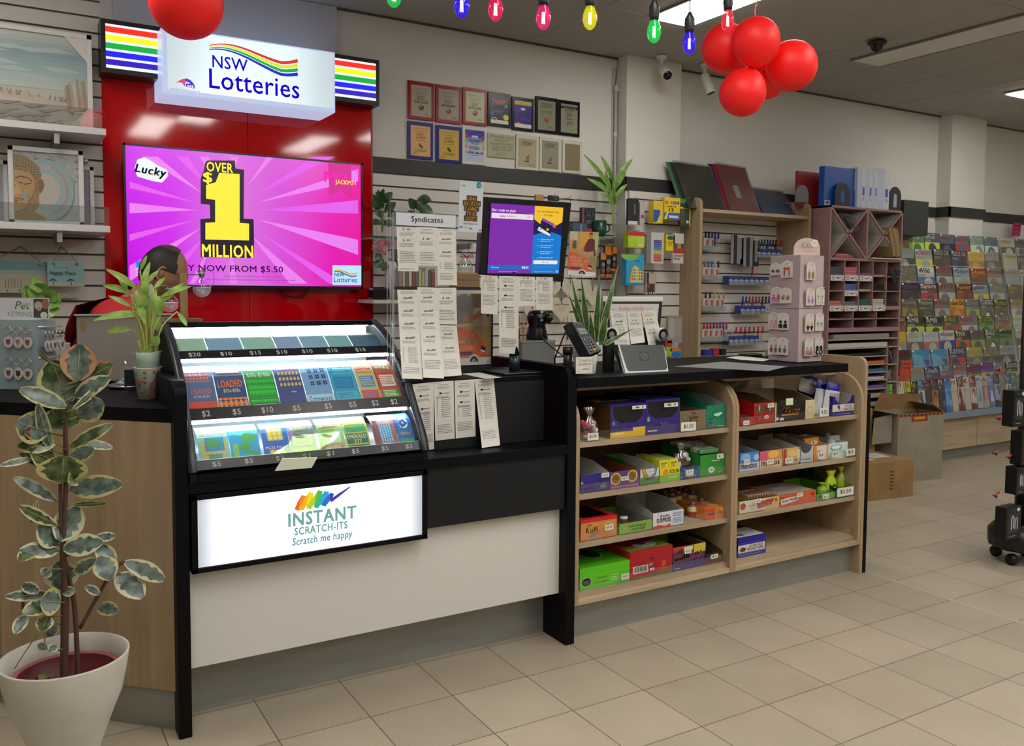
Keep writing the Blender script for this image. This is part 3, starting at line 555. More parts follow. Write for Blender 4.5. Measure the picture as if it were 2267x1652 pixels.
for tl,tr,bl,bc,pc,kd,lab,amt in AW:
    Yp=WY-.012;a,r,d=at(*tl,1,Yp),at(*tr,1,Yp),at(*bl,1,Yp);x0,x1,z1,z0=a.x,r.x,a.z,d.z
    t=T('award_plaque',((x0+x1)/2,Yp,z0),lab,'plaque','lottery award plaques on the wall');bd=.0 if kd=='brass' else .018
    mb=MB();mb.box(x0,x1,Yp,WY-.0005,z0,z1,P(bc,.25,spec=.2));mb.build('frame',t,.001)
    mb=MB();c=Art(mb,(x0+bd,Yp-.0004,z1-bd*1.25),(x1-bd,Yp-.0004,z1-bd*1.25),(x0+bd,Yp-.0004,z0+bd),100,150,mk=lambda q:P(q,.28,spec=.25));c.full(pc);tx='#4a4232'
    if kd=='p':c.text('CONGRATULATIONS',12,14,76,6,tx).text('SHELLHARBOUR',22,30,56,5,tx).text('NEWSAGENCY',26,38,48,5,tx).lines(28,50,44,20,3,tx,1).text(amt,16,74,68,13,tx,.03).ell(50,106,13,14,'#7a1018').ell(46,100,4,5,'#c89a90').lines(66,132,26,8,2,tx,4)
    elif kd=='lf':c.text('CONGRATULATIONS',10,12,80,6,'#6a4a1c').text('SHELLHARBOUR',22,26,56,5,'#6a4a1c').lines(26,36,48,14,3,'#7a5a2c',2).text('1st PRIZE',26,54,50,9,'#5a3a14',.02,.2).lines(20,70,60,5,1,'#7a5a2c',3).text('S',40,88,14,16,'#4a2a10',.05).text('S',48,96,14,16,'#4a2a10',.05).text('Lotteries!',24,114,54,14,'#4a2a10').lines(8,134,24,8,2,'#7a5a2c',5)
    elif kd=='navy':c.ell(50,14,42,28,'#b8282e',t0=0,t1=pi).text('Congratulations',16,16,70,9,'#f0d8d8',.03).text('Shellharbour',22,52,56,9,'#e8e8f0',.04).text('Newsagency',22,64,56,9,'#e8e8f0',.04).lines(20,78,60,10,3,'#8088a8',1).text('40 years',32,94,36,8,'#e8e8f0',.04).ell(8,94,12,14,'#2a58a8').ell(86,50,8,8,'#3a9a50').ell(10,46,4,5,'#b04858').ell(86,112,16,16,'#d8cc2c').rect(0,130,100,20,'#d8d4c8').ell(20,130,16,14,'#d8d4c8').ell(20,130,12,10,'#201c28',t0=pi,t1=2*pi)
    elif kd=='purple':c.rect(0,0,100,22,'#c8b838').text('Top Prize',30,4,40,6,'#7a6a20').text('Store Prize',28,12,44,6,'#7a6a20',.03).ell(50,45,14,7,'#d8d0e8').text('Shellharbour',24,58,52,9,'#e0daf0',.04).text('Newsagency',26,69,48,9,'#e0daf0',.04).text(amt,10,92,80,15,'#f0eef8',.05).rect(0,128,100,22,'#d8d4c8').ell(24,128,14,10,'#b84858',t0=pi,t1=2*pi)
    elif kd=='bk':c.lines(14,12,72,26,4,tx,6).text('1st PRIZE',18,50,64,16,'#5a5040').poly([(38,84),(50,96),(62,86),(60,108),(46,112),(36,100)],'#9a4a3a').lines(30,112,40,8,2,'#9a6a5a',2).lines(54,130,40,8,2,tx,4)
    elif kd=='bk2':c.rect(0,12,100,12,'#1c1c1c').text('CONGRATULATIONS',12,15,76,6,'#a8a890').text('SHELLHARBOUR',20,28,60,8,tx,.03).lines(30,38,40,30,5,tx,7).text(amt,26,74,48,10,tx,.04).lines(30,90,40,20,3,tx,8).ell(100,150,52,36,'#8a9a98',t0=pi,t1=1.5*pi).ell(100,150,40,28,'#6f9a3a',t0=pi,t1=1.5*pi).ell(100,150,28,20,'#b8b040',t0=pi,t1=1.5*pi).ell(100,150,14,10,'#a03a30',t0=pi,t1=1.5*pi)
    elif kd=='lotto':c.rect(0,0,100,50,'#2a2aa0').rect(0,34,100,22,'#6a78c0').text('CONGRATULATIONS',14,6,72,7,'#e8e8f4',.03).rect(34,26,32,13,'#e8e4ea').text('Lotto',36,28,28,10,'#8a1a3a',.05).text('SHELLHARBOUR',26,50,50,9,'#1c1c34',.02).text('NEWSAGENCY',32,61,40,8,'#1c1c34',.02).lines(18,76,64,18,3,'#303050',4,.6).text(amt,4,102,92,13,'#14141c',.05).lines(20,118,60,5,1,'#505070',4);[c.ell(x,y,8,12,q)for x,y,q in((8,26,'#b01c30'),(5,52,'#7ac050'),(6,78,'#e09070'),(94,34,'#b01c30'),(96,60,'#9ac870'),(94,84,'#e09070'))]
    elif kd=='brass':c.text('LOTTO MANAGEMENT SERVICES',6,12,86,16,'#55553c').lines(20,34,60,12,2,'#6a6a4c',1).text('SHELLHARBOUR NEWSAGENCY',8,56,84,16,'#55553c').lines(8,78,84,7,1,'#6a6a4c',2,.7).text(amt,18,92,66,18,'#55553c').text('MAY 1994',36,116,28,7,'#55553c').lines(26,128,48,7,1,'#6a6a4c',3)
    elif kd=='ac':c.rect(3,4,94,142,'#a8a184' if pc[1]=='9' else '#8f8e78').lines(14,12,72,24,4,'#5a5438',2,.6).strip([(42,118),(48,98),(60,86)],[4,7,3],'#8a4a24').strip([(50,120),(56,104),(60,92)],[4,6,3],'#9a5a2c').rect(34,118,24,6,'#6a3a1c').lines(56,134,36,6,1,'#5a5438',3)
    else:c.lines(38,118,24,4,1,'#5a4a30',2)
    mb.build('plate',t)
    mb=MB();mb.tube([((x0+x1)/2,Yp-.003,z1-.006),((x0+x1)/2,Yp,z1-.006)],.002,STEEL,6);mb.build('screw',t)
# ---------------------------------------------------------------- balloons
BAL=bpy.data.materials.new('red_balloon');BAL.use_nodes=True;N,L,b=nodes(BAL);b.inputs['Base Color'].default_value=lin('#ff1414');b.inputs['Roughness'].default_value=.5;b.inputs['Subsurface Weight'].default_value=.5;b.inputs['Subsurface Radius'].default_value=(.3,.02,.02);b.inputs['Subsurface Scale'].default_value=.3;b.inputs['Emission Color'].default_value=lin('#ff1210');b.inputs['Emission Strength'].default_value=0
def balloon(px,py,rpx,depth,lab,knot=(0,0,-1)):
    c0=CAM+(CR*((px-PPX)/FPX)-CU*((py-PPY)/FPX)+CF)*depth;r=rpx/FPX*depth;k=Vector(knot).normalized()
    M=k.to_track_quat('-Z','Y').to_matrix().to_4x4();pr=[(max(1e-4,r*sin(pi*i/20)*(1-.06*cos(pi*i/20))),-r*1.04*cos(pi*i/20))for i in range(21)];
    t=T('balloon',c0,lab,'balloon','red balloons');mb=MB();mb.lathe(pr,c0,BAL,32,M);mb.build('skin',t)
    mb=MB();mb.lathe([(.003,-r*1.02),(.006,-r*1.07),(.014,-r*1.13)],c0,BAL,10,M);mb.build('knot',t);return c0
balloon(413,2,79,2.9,'red balloon hanging in front of the white lottery sign',(.1,.2,1))
DB=3.35;cc=(1690,140)
for px,py,r,dd,lab in((1610,108,54,.10,'red balloon at the left of the hanging bunch'),(1674,94,53,-.05,'red balloon on top of the hanging bunch'),(1751,145,55,.05,'red balloon at the right of the hanging bunch'),(1645,204,51,0,'red balloon lowest in the hanging bunch'),(1695,170,47,.19,'red balloon mostly hidden in the middle of the bunch')):
    balloon(px,py,r,DB+dd,lab,CR*(cc[0]-px)-CU*(cc[1]-py)+CF*.5)
def dp(px,py,d):return CAM+(CR*((px-PPX)/FPX)-CU*((py-PPY)/FPX)+CF)*d
s_=dp(1674,42,DB);tag(MB().tube(catmull([s_,dp(1671,25,DB),dp(1673,10,DB),dp(1677,-10,DB),(s_.x+.01,s_.y,H-.004)]),.0022,P('#e88a86',.5)).build('balloon_string'),'pale pink ribbon holding the red balloon bunch','ribbon')
# ---------------------------------------------------------------- festoon lights
fl=T('festoon_lights',dp(1204,-20,2.6),'string of coloured festoon bulbs hanging from black sockets below the ceiling','string lights')
CB=P('#0d0f12',.45);bulbs=[(762,-60,'#f01860',2.40),(872,-12,'#10e050',2.45),(1022,12,'#2a14ff',2.5),(1097,20,'#f41c5c',2.55),(1203,39,'#ff1e86',2.6),(1306,40,'#f4f010',2.68),(1448,70,'#10e858',2.78),(1526,96,'#3010ff',2.88),(1611,46,'#ff3048',2.98)]
tops=[]
for i,(px,py,q,d)in enumerate(bulbs):
    c0=dp(px,py,d);R_=.0225;gm=P(q,.08,em=.55,alpha=.62);fm=P(q,.3,em=9)
    mb=MB();mb.lathe([(1e-4,-.036),(.008,-.034),(.017,-.024),(R_,-.006),(.021,.012),(.014,.03),(.0125,.038)],c0,gm,18);bl=mb.build('bulb',fl)
    hot=P({'#f':'#ffd0d8','#1':'#d8ffe0','#2':'#b8b0ff','#3':'#b8b0ff'}.get(q[:2],'#ffffff'),.3,em=5);mb=MB();[mb.tube([c0+Vector((a,0,-.018)),c0+Vector((a*.6,0,.016))],.0022,hot,6)for a in(-.004,0,.004)];f_=mb.build('filament',bl);f_.parent=bl;f_.matrix_parent_inverse=Matrix();f_.location=-Vector((0,0,0))
    mb=MB();mb.lathe([(1e-4,.032),(.014,.034),(.0155,.044),(.017,.06),(.0165,.08),(.011,.088),(.006,.10),(1e-4,.104)],c0,CB,16);mb.build('socket',fl)
    tp=c0+Vector((0,0,.10));drop=Vector((0,0,.03+.05*((i*7)%3)/2+(.11 if i in(6,7)else 0)));mb=MB();mb.tube([tp,tp+drop],.0022,CB,6);mb.build('dropper',fl);tops.append(tp+drop)
pth=[]
for a,b2 in zip(tops[:-1],tops[1:]):
    for k in range(6):f=k/6;pth.append(a.lerp(b2,f)+Vector((0,0,-.03*sin(pi*f)if(b2-a).length>.1 else 0)))
pth.append(tops[-1]);end=tops[-1];pth.append(end+Vector((.25,.1,.09)));pth=[tops[0]+Vector((-.4,-.1,.12))]+pth
MB().tube(pth,.003,CB,6).build('cable',fl)
# ---------------------------------------------------------------- security cameras, conduit
CW=P('#d9d7d0',.35)
def bullet(px,py,lab,d):
    base=at(px,py,2,H-.004);t=T('security_camera',base,lab,'camera','white bullet cameras on the ceiling');mb=MB();mb.lathe([(1e-4,-.022),(.03,-.022),(.034,-.012),(.034,0)],base,CW,18);mb.tube([base+Vector((0,0,-.02)),base+Vector((0,0,-.062))],[.016,.011],CW,10);mb.build('mount',t)
    c0=base+Vector((0,0,-.075));d=Vector(d).normalized();M=d.to_track_quat('-Y','Z').to_matrix().to_4x4();mb=MB();mb.lathe([(1e-4,-.05),(.026,-.05),(.032,-.03),(.034,.09),(.030,.094)],c0+d*.04,CW,16,(d.to_track_quat('Z','Y')).to_matrix().to_4x4());mb.build('body',t,.002)
    mb=MB();mb.lathe([(1e-4,.0935),(.030,.0935),(.031,.088)],c0+d*.04,P('#0b0d14',.15),16,(d.to_track_quat('Z','Y')).to_matrix().to_4x4());mb.build('lens',t,label='glossy black lens face')
bullet(1465,124,'white bullet camera with black face in front of the pillar',(-.25,-.75,-.55));bullet(1560,142,'white bullet camera pointing down beside the red balloons',(.22,-.28,-.95))
c0=at(1942,92,2,H-.012);t=T('dome_camera',c0,'black dome camera on the unlit ceiling strip','camera');MB().lathe([(1e-4,0),(.055,0),(.058,-.012),(.046,-.024),(1e-4,-.024)],c0,P('#101215',.3),24).build('base',t);MB().lathe([(1e-4,-.064),(.018,-.06),(.034,-.046),(.04,-.024)],c0,P('#06070a',.08),24).build('dome',t)
PV=P('#a7a59c',.4);x=at(1362,300,1,WY-.02).x
t=T('conduit',(x,WY-.02,1.5),'grey plastic conduit running up the corner beside the pillar','pipe');MB().tube(catmull([(x,WY-.02,.9),(x,WY-.02,2.6),(x,WY-.02,2.74),(x+.012,WY-.02,2.80),(x+.03,WY-.02,H-.01)],4),.011,PV,10).build('pipe',t)
for z in(2.45,2.76):MB().tube([(x,WY-.02,z-.02),(x,WY-.02,z+.02)],.0135,P('#c2c0b8',.4),12).build('coupling',t)
mb=MB();mb.box(x-.022,x+.022,WY-.036,WY-.001,2.742,2.754,P('#b9b7ae',.4));mb.build('saddle',t)
for(a,b2),nm in(((1363,318),''),):MB().box(x-.02,x+.006,WY-.006,WY,2.1,2.9,P('#b8b5a8',.5)).build('cable_cover',t)
# ================================================================ boxes of sweets on the shelving
V1=(1260,820,5.507);V2=(1260,1060,5.507);V3=(1600,820,6.479);V4=(1600,1000,5.697)
KRAFT=P('#8f7650',.8);CWH=P('#c9c8c4',.6)
def pbox(V,u0,u1,vt,vb,z,yf=-.098):
    ox,oy,sc=V;x0=at(ox+u0/sc,oy+vb/sc,1,yf).x;x1=at(ox+u1/sc,oy+vb/sc,1,yf).x;
    lo,hi=(-.263,.552)if ox+u0/sc<1625 else(.597,1.417);x0=max(x0,lo);x1=min(x1,hi);return x0,x1,at(ox+u0/sc,oy+vt/sc,1,yf).z-z
def carton(name,label,V,u0,u1,vt,vb,z,col,side=None,inner=KRAFT,dep=.26,back=0.,art=None,topart=None,closed=False,yf=-.098,cat='box of sweets',lift=.0,notch=False,group=None):
    """open display tray (or closed box) with a printed front; back > 0 makes the sides rise towards the rear"""
    x0,x1,h=pbox(V,u0,u1,vt,vb,z,yf);z=z+.0008;t=T(name,((x0+x1)/2,yf+dep/2,z),label,cat,group);m=P(col,.42);ms=P(side or col,.42);y1=yf+dep;hb=h+back;th=.002
    mb=MB()
    if closed:mb.box(x0,x1,yf,y1,z,z+h,ms);mb.quad((x0,yf-.0002,z),(x1,yf-.0002,z),(x1,yf-.0002,z+h),(x0,yf-.0002,z+h),m)
    else:
        mb.box(x0,x1,yf,y1,z,z+.002,inner)
        fr=[(x0,yf,z),(x1,yf,z),(x1,yf,z+h)]+([(x0+(x1-x0)*(.5+.38*cos(pi*k/8)),yf,z+h-h*.42*sin(pi*k/8))for k in range(9)]if notch else[])+[(x0,yf,z+h)]
        mb.prism(fr,(0,.001,0),m);mb.prism([(a,yf+.001,c)for a,b_,c in fr],(0,.001,0),inner)
        mb.box(x0,x1,y1-.002,y1,z,z+hb,ms)
        for xa,xb,i_ in((x0,x0+.001,0),(x1-.001,x1,1)):mb.prism([(xa,yf,z),(xa,y1,z),(xa,y1,z+hb),(xa,yf+dep*.45,z+hb),(xa,yf,z+h)],(.001,0,0),ms)
        for xa in(x0+.0012,x1-.0022):mb.prism([(xa,yf+.002,z),(xa,y1-.002,z),(xa,y1-.002,z+hb-.001),(xa,yf+dep*.45,z+hb-.001),(xa,yf+.002,z+h-.001)],(.001,0,0),inner)
    if art:c=Art(mb,(x0,yf-.0006,z+h),(x1,yf-.0006,z+h),(x0,yf-.0006,z),100,100*h/(x1-x0));art(c,c.H)
    if topart:c=Art(mb,(x0,y1,z+h+.0004),(x1,y1,z+h+.0004),(x0,yf,z+h+.0004),100,100);topart(c)
    mb.build('carton',t);return t,x0,x1,z,h
def price(px,py,w,h,txt,lab,yf=-.121,tc='#a03038'):
    a=at(px,py,1,yf);b_=at(px+w,py,1,yf).x-a.x;hh=a.z-at(px,py+h,1,yf).z;mb=MB();mb.box(a.x,a.x+b_,yf,yf+.0008,a.z-hh,a.z,P('#dcdad0',.6));c=Art(mb,(a.x,yf-.0002,a.z),(a.x+b_,yf-.0002,a.z),(a.x,yf-.0002,a.z-hh),100,60);c.text(txt,18,14,64,30,tc,.02)
    return tag(mb.build('price_card'),lab,'price card','white price cards on the sweets shelving')
PU='#33257c'
def koala(c,H_):c.rect(0,H_*.72,100,H_*.28,'#e0b81c').rect(0,0,64,H_*.82,PU).text('DAIRY MILK',6,H_*.66,34,H_*.13,'#e8e6f0',.02).text('Caramello',44,H_*.62,22,H_*.12,'#e8d8e0',.02).lines(6,H_*.84,34,H_*.08,1,'#e8e6f0',2).ell(9,H_*.56,3.5,5,'#5f9a58')
carton('chocolate_box','purple and yellow chocolate bar box with a front opening painted dark',V1,500,925,430,825,.80,PU,'#5a3c24',art=lambda c,H_:(koala(c,H_),c.poly([(4,H_*.04),(96,H_*.04),(90,H_*.40),(72,H_*.56),(28,H_*.56),(10,H_*.40)],'#0c0a12')),topart=lambda c:c.rect(0,0,100,60,'#231c50').rect(0,58,100,10,'#d8b41c').text('DAIRY MILK',42,18,40,14,'#c8c4d8',.02).text('Caramello',42,34,36,14,'#c8a8b8',.03).rect(6,36,24,22,'#c8a018').rect(0,68,100,32,'#2b2478'),closed=True,dep=.30)  # the opening's shade is a near-black shape painted on a closed box
carton('chocolate_box','all purple chocolate bar box with a front opening painted dark, beside the brown open box',V1,930,1345,372,790,.80,PU,'#2b2478',art=lambda c,H_:(c.text('DAIRY MILK',5,H_*.70,32,H_*.11,'#e8e6f0',.02).text('Freddo',40,H_*.64,24,H_*.15,'#f0c8d4',.04).lines(6,H_*.86,30,H_*.07,1,'#e8e6f0',3).ell(8,H_*.55,4,6,'#6aa86a').poly([(4,H_*.04),(98,H_*.04),(92,H_*.38),(74,H_*.54),(28,H_*.54),(8,H_*.38)],'#0c0a12')),topart=lambda c:c.rect(0,0,100,60,'#231c50').rect(0,52,60,12,'#3a8a3a').text('Freddo',44,24,42,18,'#c8a0b0',.03).rect(0,66,100,34,'#2b2478'),closed=True,dep=.30)  # shaded opening painted near-black on this closed front too
carton('honeycomb_box','plain brown open box with orange lettering behind the $1.50 card',V1,1345,1668,505,748,.80,'#7a6a50',art=lambda c,H_:c.text('Golden',34,H_*.24,36,H_*.2,'#d8843a',.04).text('Rough',38,H_*.46,30,H_*.18,'#d8843a',.04).text('NESTLE',44,H_*.10,16,H_*.08,'#d8d0c0',.02),dep=.20)
def mint(c,H_):
    rg=random.Random(2)
    for i in range(60):x,y=rg.uniform(3,95),rg.uniform(.04,.92)*H_;c.poly([(x,y),(x+2.5,y+1.2),(x+2,y+2)],'#6fc0a0')
    c.text('NESTLE',12,H_*.56,14,H_*.07,'#c85048',.02).text('Mint',9,H_*.64,24,H_*.14,'#e8f0e8',.04).text('Pattie',7,H_*.78,32,H_*.14,'#e8f0e8',.04).poly([(36,H_*.36),(78,H_*.30),(78,H_*.38),(57,H_*.50),(36,H_*.44)],'#b8dcc8').lines(54,H_*.88,34,H_*.06,1,'#e0ece4',2)
carton('mint_box','deep green mint box with white sprinkles, right end of the top left shelf',V1,1668,1978,438,712,.80,'#0f8060',inner=P('#a8bdb0',.7),art=mint,dep=.24,back=.035)
carton('chocolate_tray','purple chocolate tray with pale inside, left end of the second shelf',V1,137,490,1285,1462,.589,PU,inner=CWH,back=.03,art=lambda c,H_:c.text('DAIRY MILK',2,H_*.72,28,H_*.14,'#e8e6f0',.02).text('Furry',38,H_*.56,16,H_*.14,'#e8e4ee',.03).text('Friends',36,H_*.70,20,H_*.16,'#e8e4ee',.03).ell(5,H_*.44,4,4,'#b8b060').poly([(66,H_*.7),(82,H_*.55),(90,H_*.8),(72,H_*.86)],'#3f8a58'))
carton('sweet_tray','purple tray with two gold round logos and orange insides',V1,492,862,1250,1425,.589,'#5a3c84',inner=P('#a05a28',.7),art=lambda c,H_:(c.ell(20,H_*.42,17,H_*.36,'#d8b83c').ell(20,H_*.42,13,H_*.28,'#7a5a24').text('Wonka',9,H_*.3,22,H_*.22,'#f0dc60',.04).ell(74,H_*.36,17,H_*.36,'#d8b83c').ell(74,H_*.36,13,H_*.28,'#7a5a24').text('Wonka',63,H_*.24,22,H_*.22,'#f0dc60',.04),[c.ell(10+9*k,H_*.9,4,4,'#b86a9a',8)for k in range(10)]))
carton('rainbow_candy_tray','green candy tray with rainbow stripes and pale inside',V1,865,1090,1215,1378,.589,'#3f8a3c',inner=CWH,back=.02,art=lambda c,H_:(c.rect(0,0,100,H_*.55,'#c8cfc8'),[c.strip([(10+5*k,0),(16+5*k,H_*.3),(30+5*k,H_*.55)],5,q)for k,q in enumerate(('#c83c28','#d88a28','#d8c83c','#4a9a48'))],[c.strip([(78+5*k,0),(74+5*k,H_*.3),(60+5*k,H_*.6)],5,q)for k,q in enumerate(('#3a6ab8','#6aa0c8','#5a3a8a'))],c.text('Skittles',12,H_*.46,78,H_*.3,'#f4f4f0',.04)))
tr,x0,x1,z,h=carton('sour_tray','yellow and green sour lolly tray holding tall packs',V1,1100,1352,1200,1348,.589,'#e0d018','#e8dc28',inner=P('#c8c860',.7),art=lambda c,H_:c.rect(0,H_*.5,100,H_*.5,'#7ab828').text('SOUR',48,H_*.16,46,H_*.28,'#a8c82c',.04).ell(30,H_*.36,12,H_*.26,'#d08a48').lines(40,H_*.6,52,H_*.2,2,'#d8e060',3))
YP=P('#e6dc1c',.4);YT=P('#a6bc58',.4)
for j in range(6):
    for i in range(2):
        if j>4 and i:continue
        xa=x0+.006+i*(x1-x0-.008)/2;xb=xa+(x1-x0-.016)/2;ya=-.09+j*.028;mb=MB();mb.box(xa,xb,ya,ya+.025,z+.003,z+.092,YP);mb.box(xa,xb,ya,ya+.025,z+.092,z+.094,YT)
        c=Art(mb,(xa,ya-.0003,z+.09),(xb,ya-.0003,z+.09),(xa,ya-.0003,z+.003),50,90);c.ell(22,26,12,16,'#c8a050').rect(6,46,36,12,'#8ab82c').text('SOUR',8,6,34,9,'#4a8a20',.04)
        tag(mb.build('lolly_pack',None,.001),'yellow sour lolly pack standing in the yellow tray','lolly pack','yellow packs standing in the sour tray')
carton('lolly_tray','small blue tray under a bag of dark red lollies',V1,1347,1592,1195,1312,.589,'#2c4c88',art=lambda c,H_:(c.rect(28,H_*.3,40,H_*.5,'#d0ccd0'),[c.ell(10+17*k,H_*(.2 if k%2 else .8),3,3,'#b8b070',8)for k in range(6)]))
carton('peppermint_box','big green box full of peppermint chocolate blocks',V1,1592,2002,1045,1288,.589,'#2f8f34',inner=KRAFT,back=.02,art=lambda c,H_:c.rect(46,H_*.28,34,3.4,'#c8d8c0').ell(46,H_*.72,12,H_*.14,'#e8ece4').text('AERO',38,H_*.65,16,H_*.13,'#3a2018',.04).lines(76,H_*.84,10,3,1,'#c8d8c0',1))
for i,(dx,dy,dz,a)in enumerate(((0,0,.085,.05),(.01,.075,.105,.35),(.0,.14,.10,.2))):
    x0,x1,h=pbox(V1,1592,2002,1045,1288,.589);mb=MB();M=Matrix.Translation(((x0+x1)/2+dx,-.045+dy,.589+h*.9+dz*.25))@Matrix.Rotation(a,4,'X');mb.box(-.055,.055,-.032,.032,-.009,.009,P('#dfe6dc',.3),M);mb.box(-.0551,.0551,-.0321,-.012,-.0091,.0091,P('#5f9a60',.35),M)
    c=Art(mb,M@Vector((-.05,.03,.0096)),M@Vector((.05,.03,.0096)),M@Vector((-.05,-.028,.0096)),100,50);c.ell(44,24,36,18,'#e8ece8').text('AERO',20,12,50,24,'#3a2018',.04).ell(86,14,6,6,'#8a2828');tag(mb.build('peppermint_block',None,.002),'white and green chocolate block lying on top in the green box','chocolate','peppermint blocks in the green box')
# third shelf
carton('lolly_box','red and orange lolly box with a window in its lid',V2,137,580,520,752,.392,'#d08848','#c81c20',inner=P('#4a2824',.6),art=lambda c,H_:c.rect(0,0,100,H_*.14,'#c81c20').text('real',16,H_*.18,12,H_*.14,'#f0ece0',.03).text('Kulfi',14,H_*.36,34,H_*.34,'#e0d030',.04,.2).ell(74,H_*.46,13,H_*.26,'#c8b040').ell(74,H_*.46,9,H_*.18,'#d08a4a').poly([(22,H_*.82),(46,H_*.58),(54,H_*.66),(30,H_*.9)],'#7a7a80'))
x0,x1,h=pbox(V2,137,580,520,752,.392);mb=MB();zt=.392+h+.0012
for q in((x0,x1,-.098,-.075),(x0,x1,.10,.16),(x1-.025,x1,-.075,.10),(x0,x0+.012,-.075,.10)):mb.box(q[0],q[1],q[2],q[3],zt,zt+.0015,P('#cc1a20',.4))
tag(mb.build('window_lid'),'glossy red cut-out lid lying on the orange lolly box','lid')
mb=MB();mb.box(x0+.02,x0+.075,-.06,.03,.396,.452,P('#7f8376',.5));mb.box(x0+.02,x0+.075,-.06,.03,.452,.458,P('#a8ae60',.5));tag(mb.build('small_pack'),'small grey pack with green lid inside the red windowed box','pack')
carton('nougat_tray','low lime green nougat bar tray with a small tin in it',V2,608,1012,560,685,.392,'#78ac40',inner=P('#8f9088',.6),art=lambda c,H_:c.text('Fruit Nougat',30,H_*.24,42,H_*.28,'#4a3020',.03,.2).text('NOUGAT BAR',38,H_*.56,32,H_*.2,'#4a3020',.03).poly([(68,H_*.8),(78,H_*.2),(82,H_*.25),(72,H_*.85)],'#6a4024').rect(12,H_*.3,12,H_*.3,'#c89070'))
xx=at(1260+672/5.507,1060+560/5.507,1,-.06).x;mb=MB();mb.lathe([(.001,0),(.016,0),(.016,.052),(.017,.053),(.017,.06),(.001,.06)],(xx,-.055,.3945),P('#b06a58',.3),16);mb.lathe([(.0172,.053),(.0172,.06),(.001,.0605)],(xx,-.055,.3945),P('#c8ccd4',.3),16);tag(mb.build('small_tin'),'little tin with a pale lid standing in the lime nougat tray','tin')
carton('egg_tray','white and red chocolate egg tray with a torn back',V2,1018,1392,430,618,.392,'#d8d8dc','#b8b8b4',inner=P('#a9a9a6',.6),back=.03,art=lambda c,H_:c.poly([(0,H_),(0,H_*.86),(20,H_*.78),(40,H_*.9),(54,H_*.78),(60,H_)],'#c83020').text('Kinder',24,H_*.16,30,H_*.16,'#2a2420',.03).text('SURPRISE',12,H_*.36,46,H_*.3,'#3878b0',.05).rect(62,H_*.06,36,H_*.8,'#c4cee0').text('WHITE',64,H_*.14,30,H_*.12,'#5a78a8',.03).text('Nuvens',64,H_*.28,26,H_*.12,'#5a78a8',.03).lines(66,H_*.46,28,H_*.3,3,'#8a8ab0',3,.7).text('T',14,H_*.02,6,6,'#c85a50'))
EG1=P('#7a5080',.35);EG2=P('#d8cc88',.4);EG3=P('#b04a38',.4)
spots=[(1500,440),(1605,400),(1320,330),(1420,300),(1530,300),(1240,270),(1350,245),(1460,225),(1290,190),(1400,180),(1210,210),(1500,350),(1580,330),(1250,340)]
for i,(u,v)in enumerate(spots):
    dpt=-.06+(520-v)*.0009-(.03 if i<2 else 0);c0=at(1260+u/5.507,1060+v/5.507,1,dpt);zz=.3935;k_=(i>1)*.018;c0.z=zz
    mb=MB();mb.lathe([(.001,0),(.014,0),(.022,.012),(.0235,.026)],c0+Vector((0,0,k_)),EG3,12);mb.lathe([(.0235,.026),(.0235,.038),(.019,.047)],c0+Vector((0,0,k_)),EG2,12);mb.lathe([(.019,.047),(.017,.055),(.006,.060),(.001,.0602)],c0+Vector((0,0,k_)),EG1,12);mb.tube([c0+Vector((-.009,-.008,.058+k_)),c0+Vector((0,-.01,.066+k_)),c0+Vector((.009,-.006,.058+k_))],.0025,P('#cfc09a',.4),6)
    if i>1:mb.lathe([(.013,0),(.013,k_)],c0,P('#6a4830',.5),10)
    tag(mb.build('lolly_pot'),'round lolly pot with purple lid and yellow wrap among the cluster','sweet pot','purple topped lolly pots on the third shelf')
carton('chew_carton','orange chew carton, right end of the third shelf',V2,1660,1960,372,508,.392,'#d87830','#d8822c',closed=True,dep=.24,art=lambda c,H_:c.rect(0,0,54,H_,'#c84c30').text('Starburst',12,H_*.34,40,H_*.3,'#3a4a9a',.04).text('CHEWS',66,H_*.4,24,H_*.18,'#f0c868',.03).rect(54,0,6,H_,'#a8a050').ell(90,H_*.24,5,5,'#f0c868'),topart=lambda c:(c.rect(0,0,100,100,'#d08a38'),[c.rect(4,8+18*k,90,7,'#e0b060')for k in range(5)],c.rect(0,60,50,34,'#c8603c')))
# bottom shelf, left bay
carton('lozenge_box','bright lime green honey and eucalyptus lolly box on the bottom shelf',V2,127,732,1108,1382,.19,'#5cc418','#48a414',closed=True,dep=.27,art=lambda c,H_:c.rect(0,0,100,H_*.3,'#58c010').ell(13,H_*.66,10.5,H_*.22,'#dce8d0').ell(13,H_*.66,9.8,H_*.2,'#142c1c').text('AUSSIE',6,H_*.58,14,H_*.1,'#e8f0e0',.03).text('Honey &',34,H_*.5,20,H_*.14,'#18541c').text('Eucalyptus',31,H_*.68,26,H_*.15,'#18541c').lines(62,H_*.5,16,H_*.34,3,'#c8ecb0',2,.3),topart=lambda c:c.ell(60,44,18,24,'#dce8d0').ell(60,44,17,22,'#142c1c').text('AUSSIE',50,36,20,12,'#e8f0e0',.03).text('Honey &',6,48,34,16,'#18641c').text('Eucalyptus',2,26,36,16,'#18641c'))
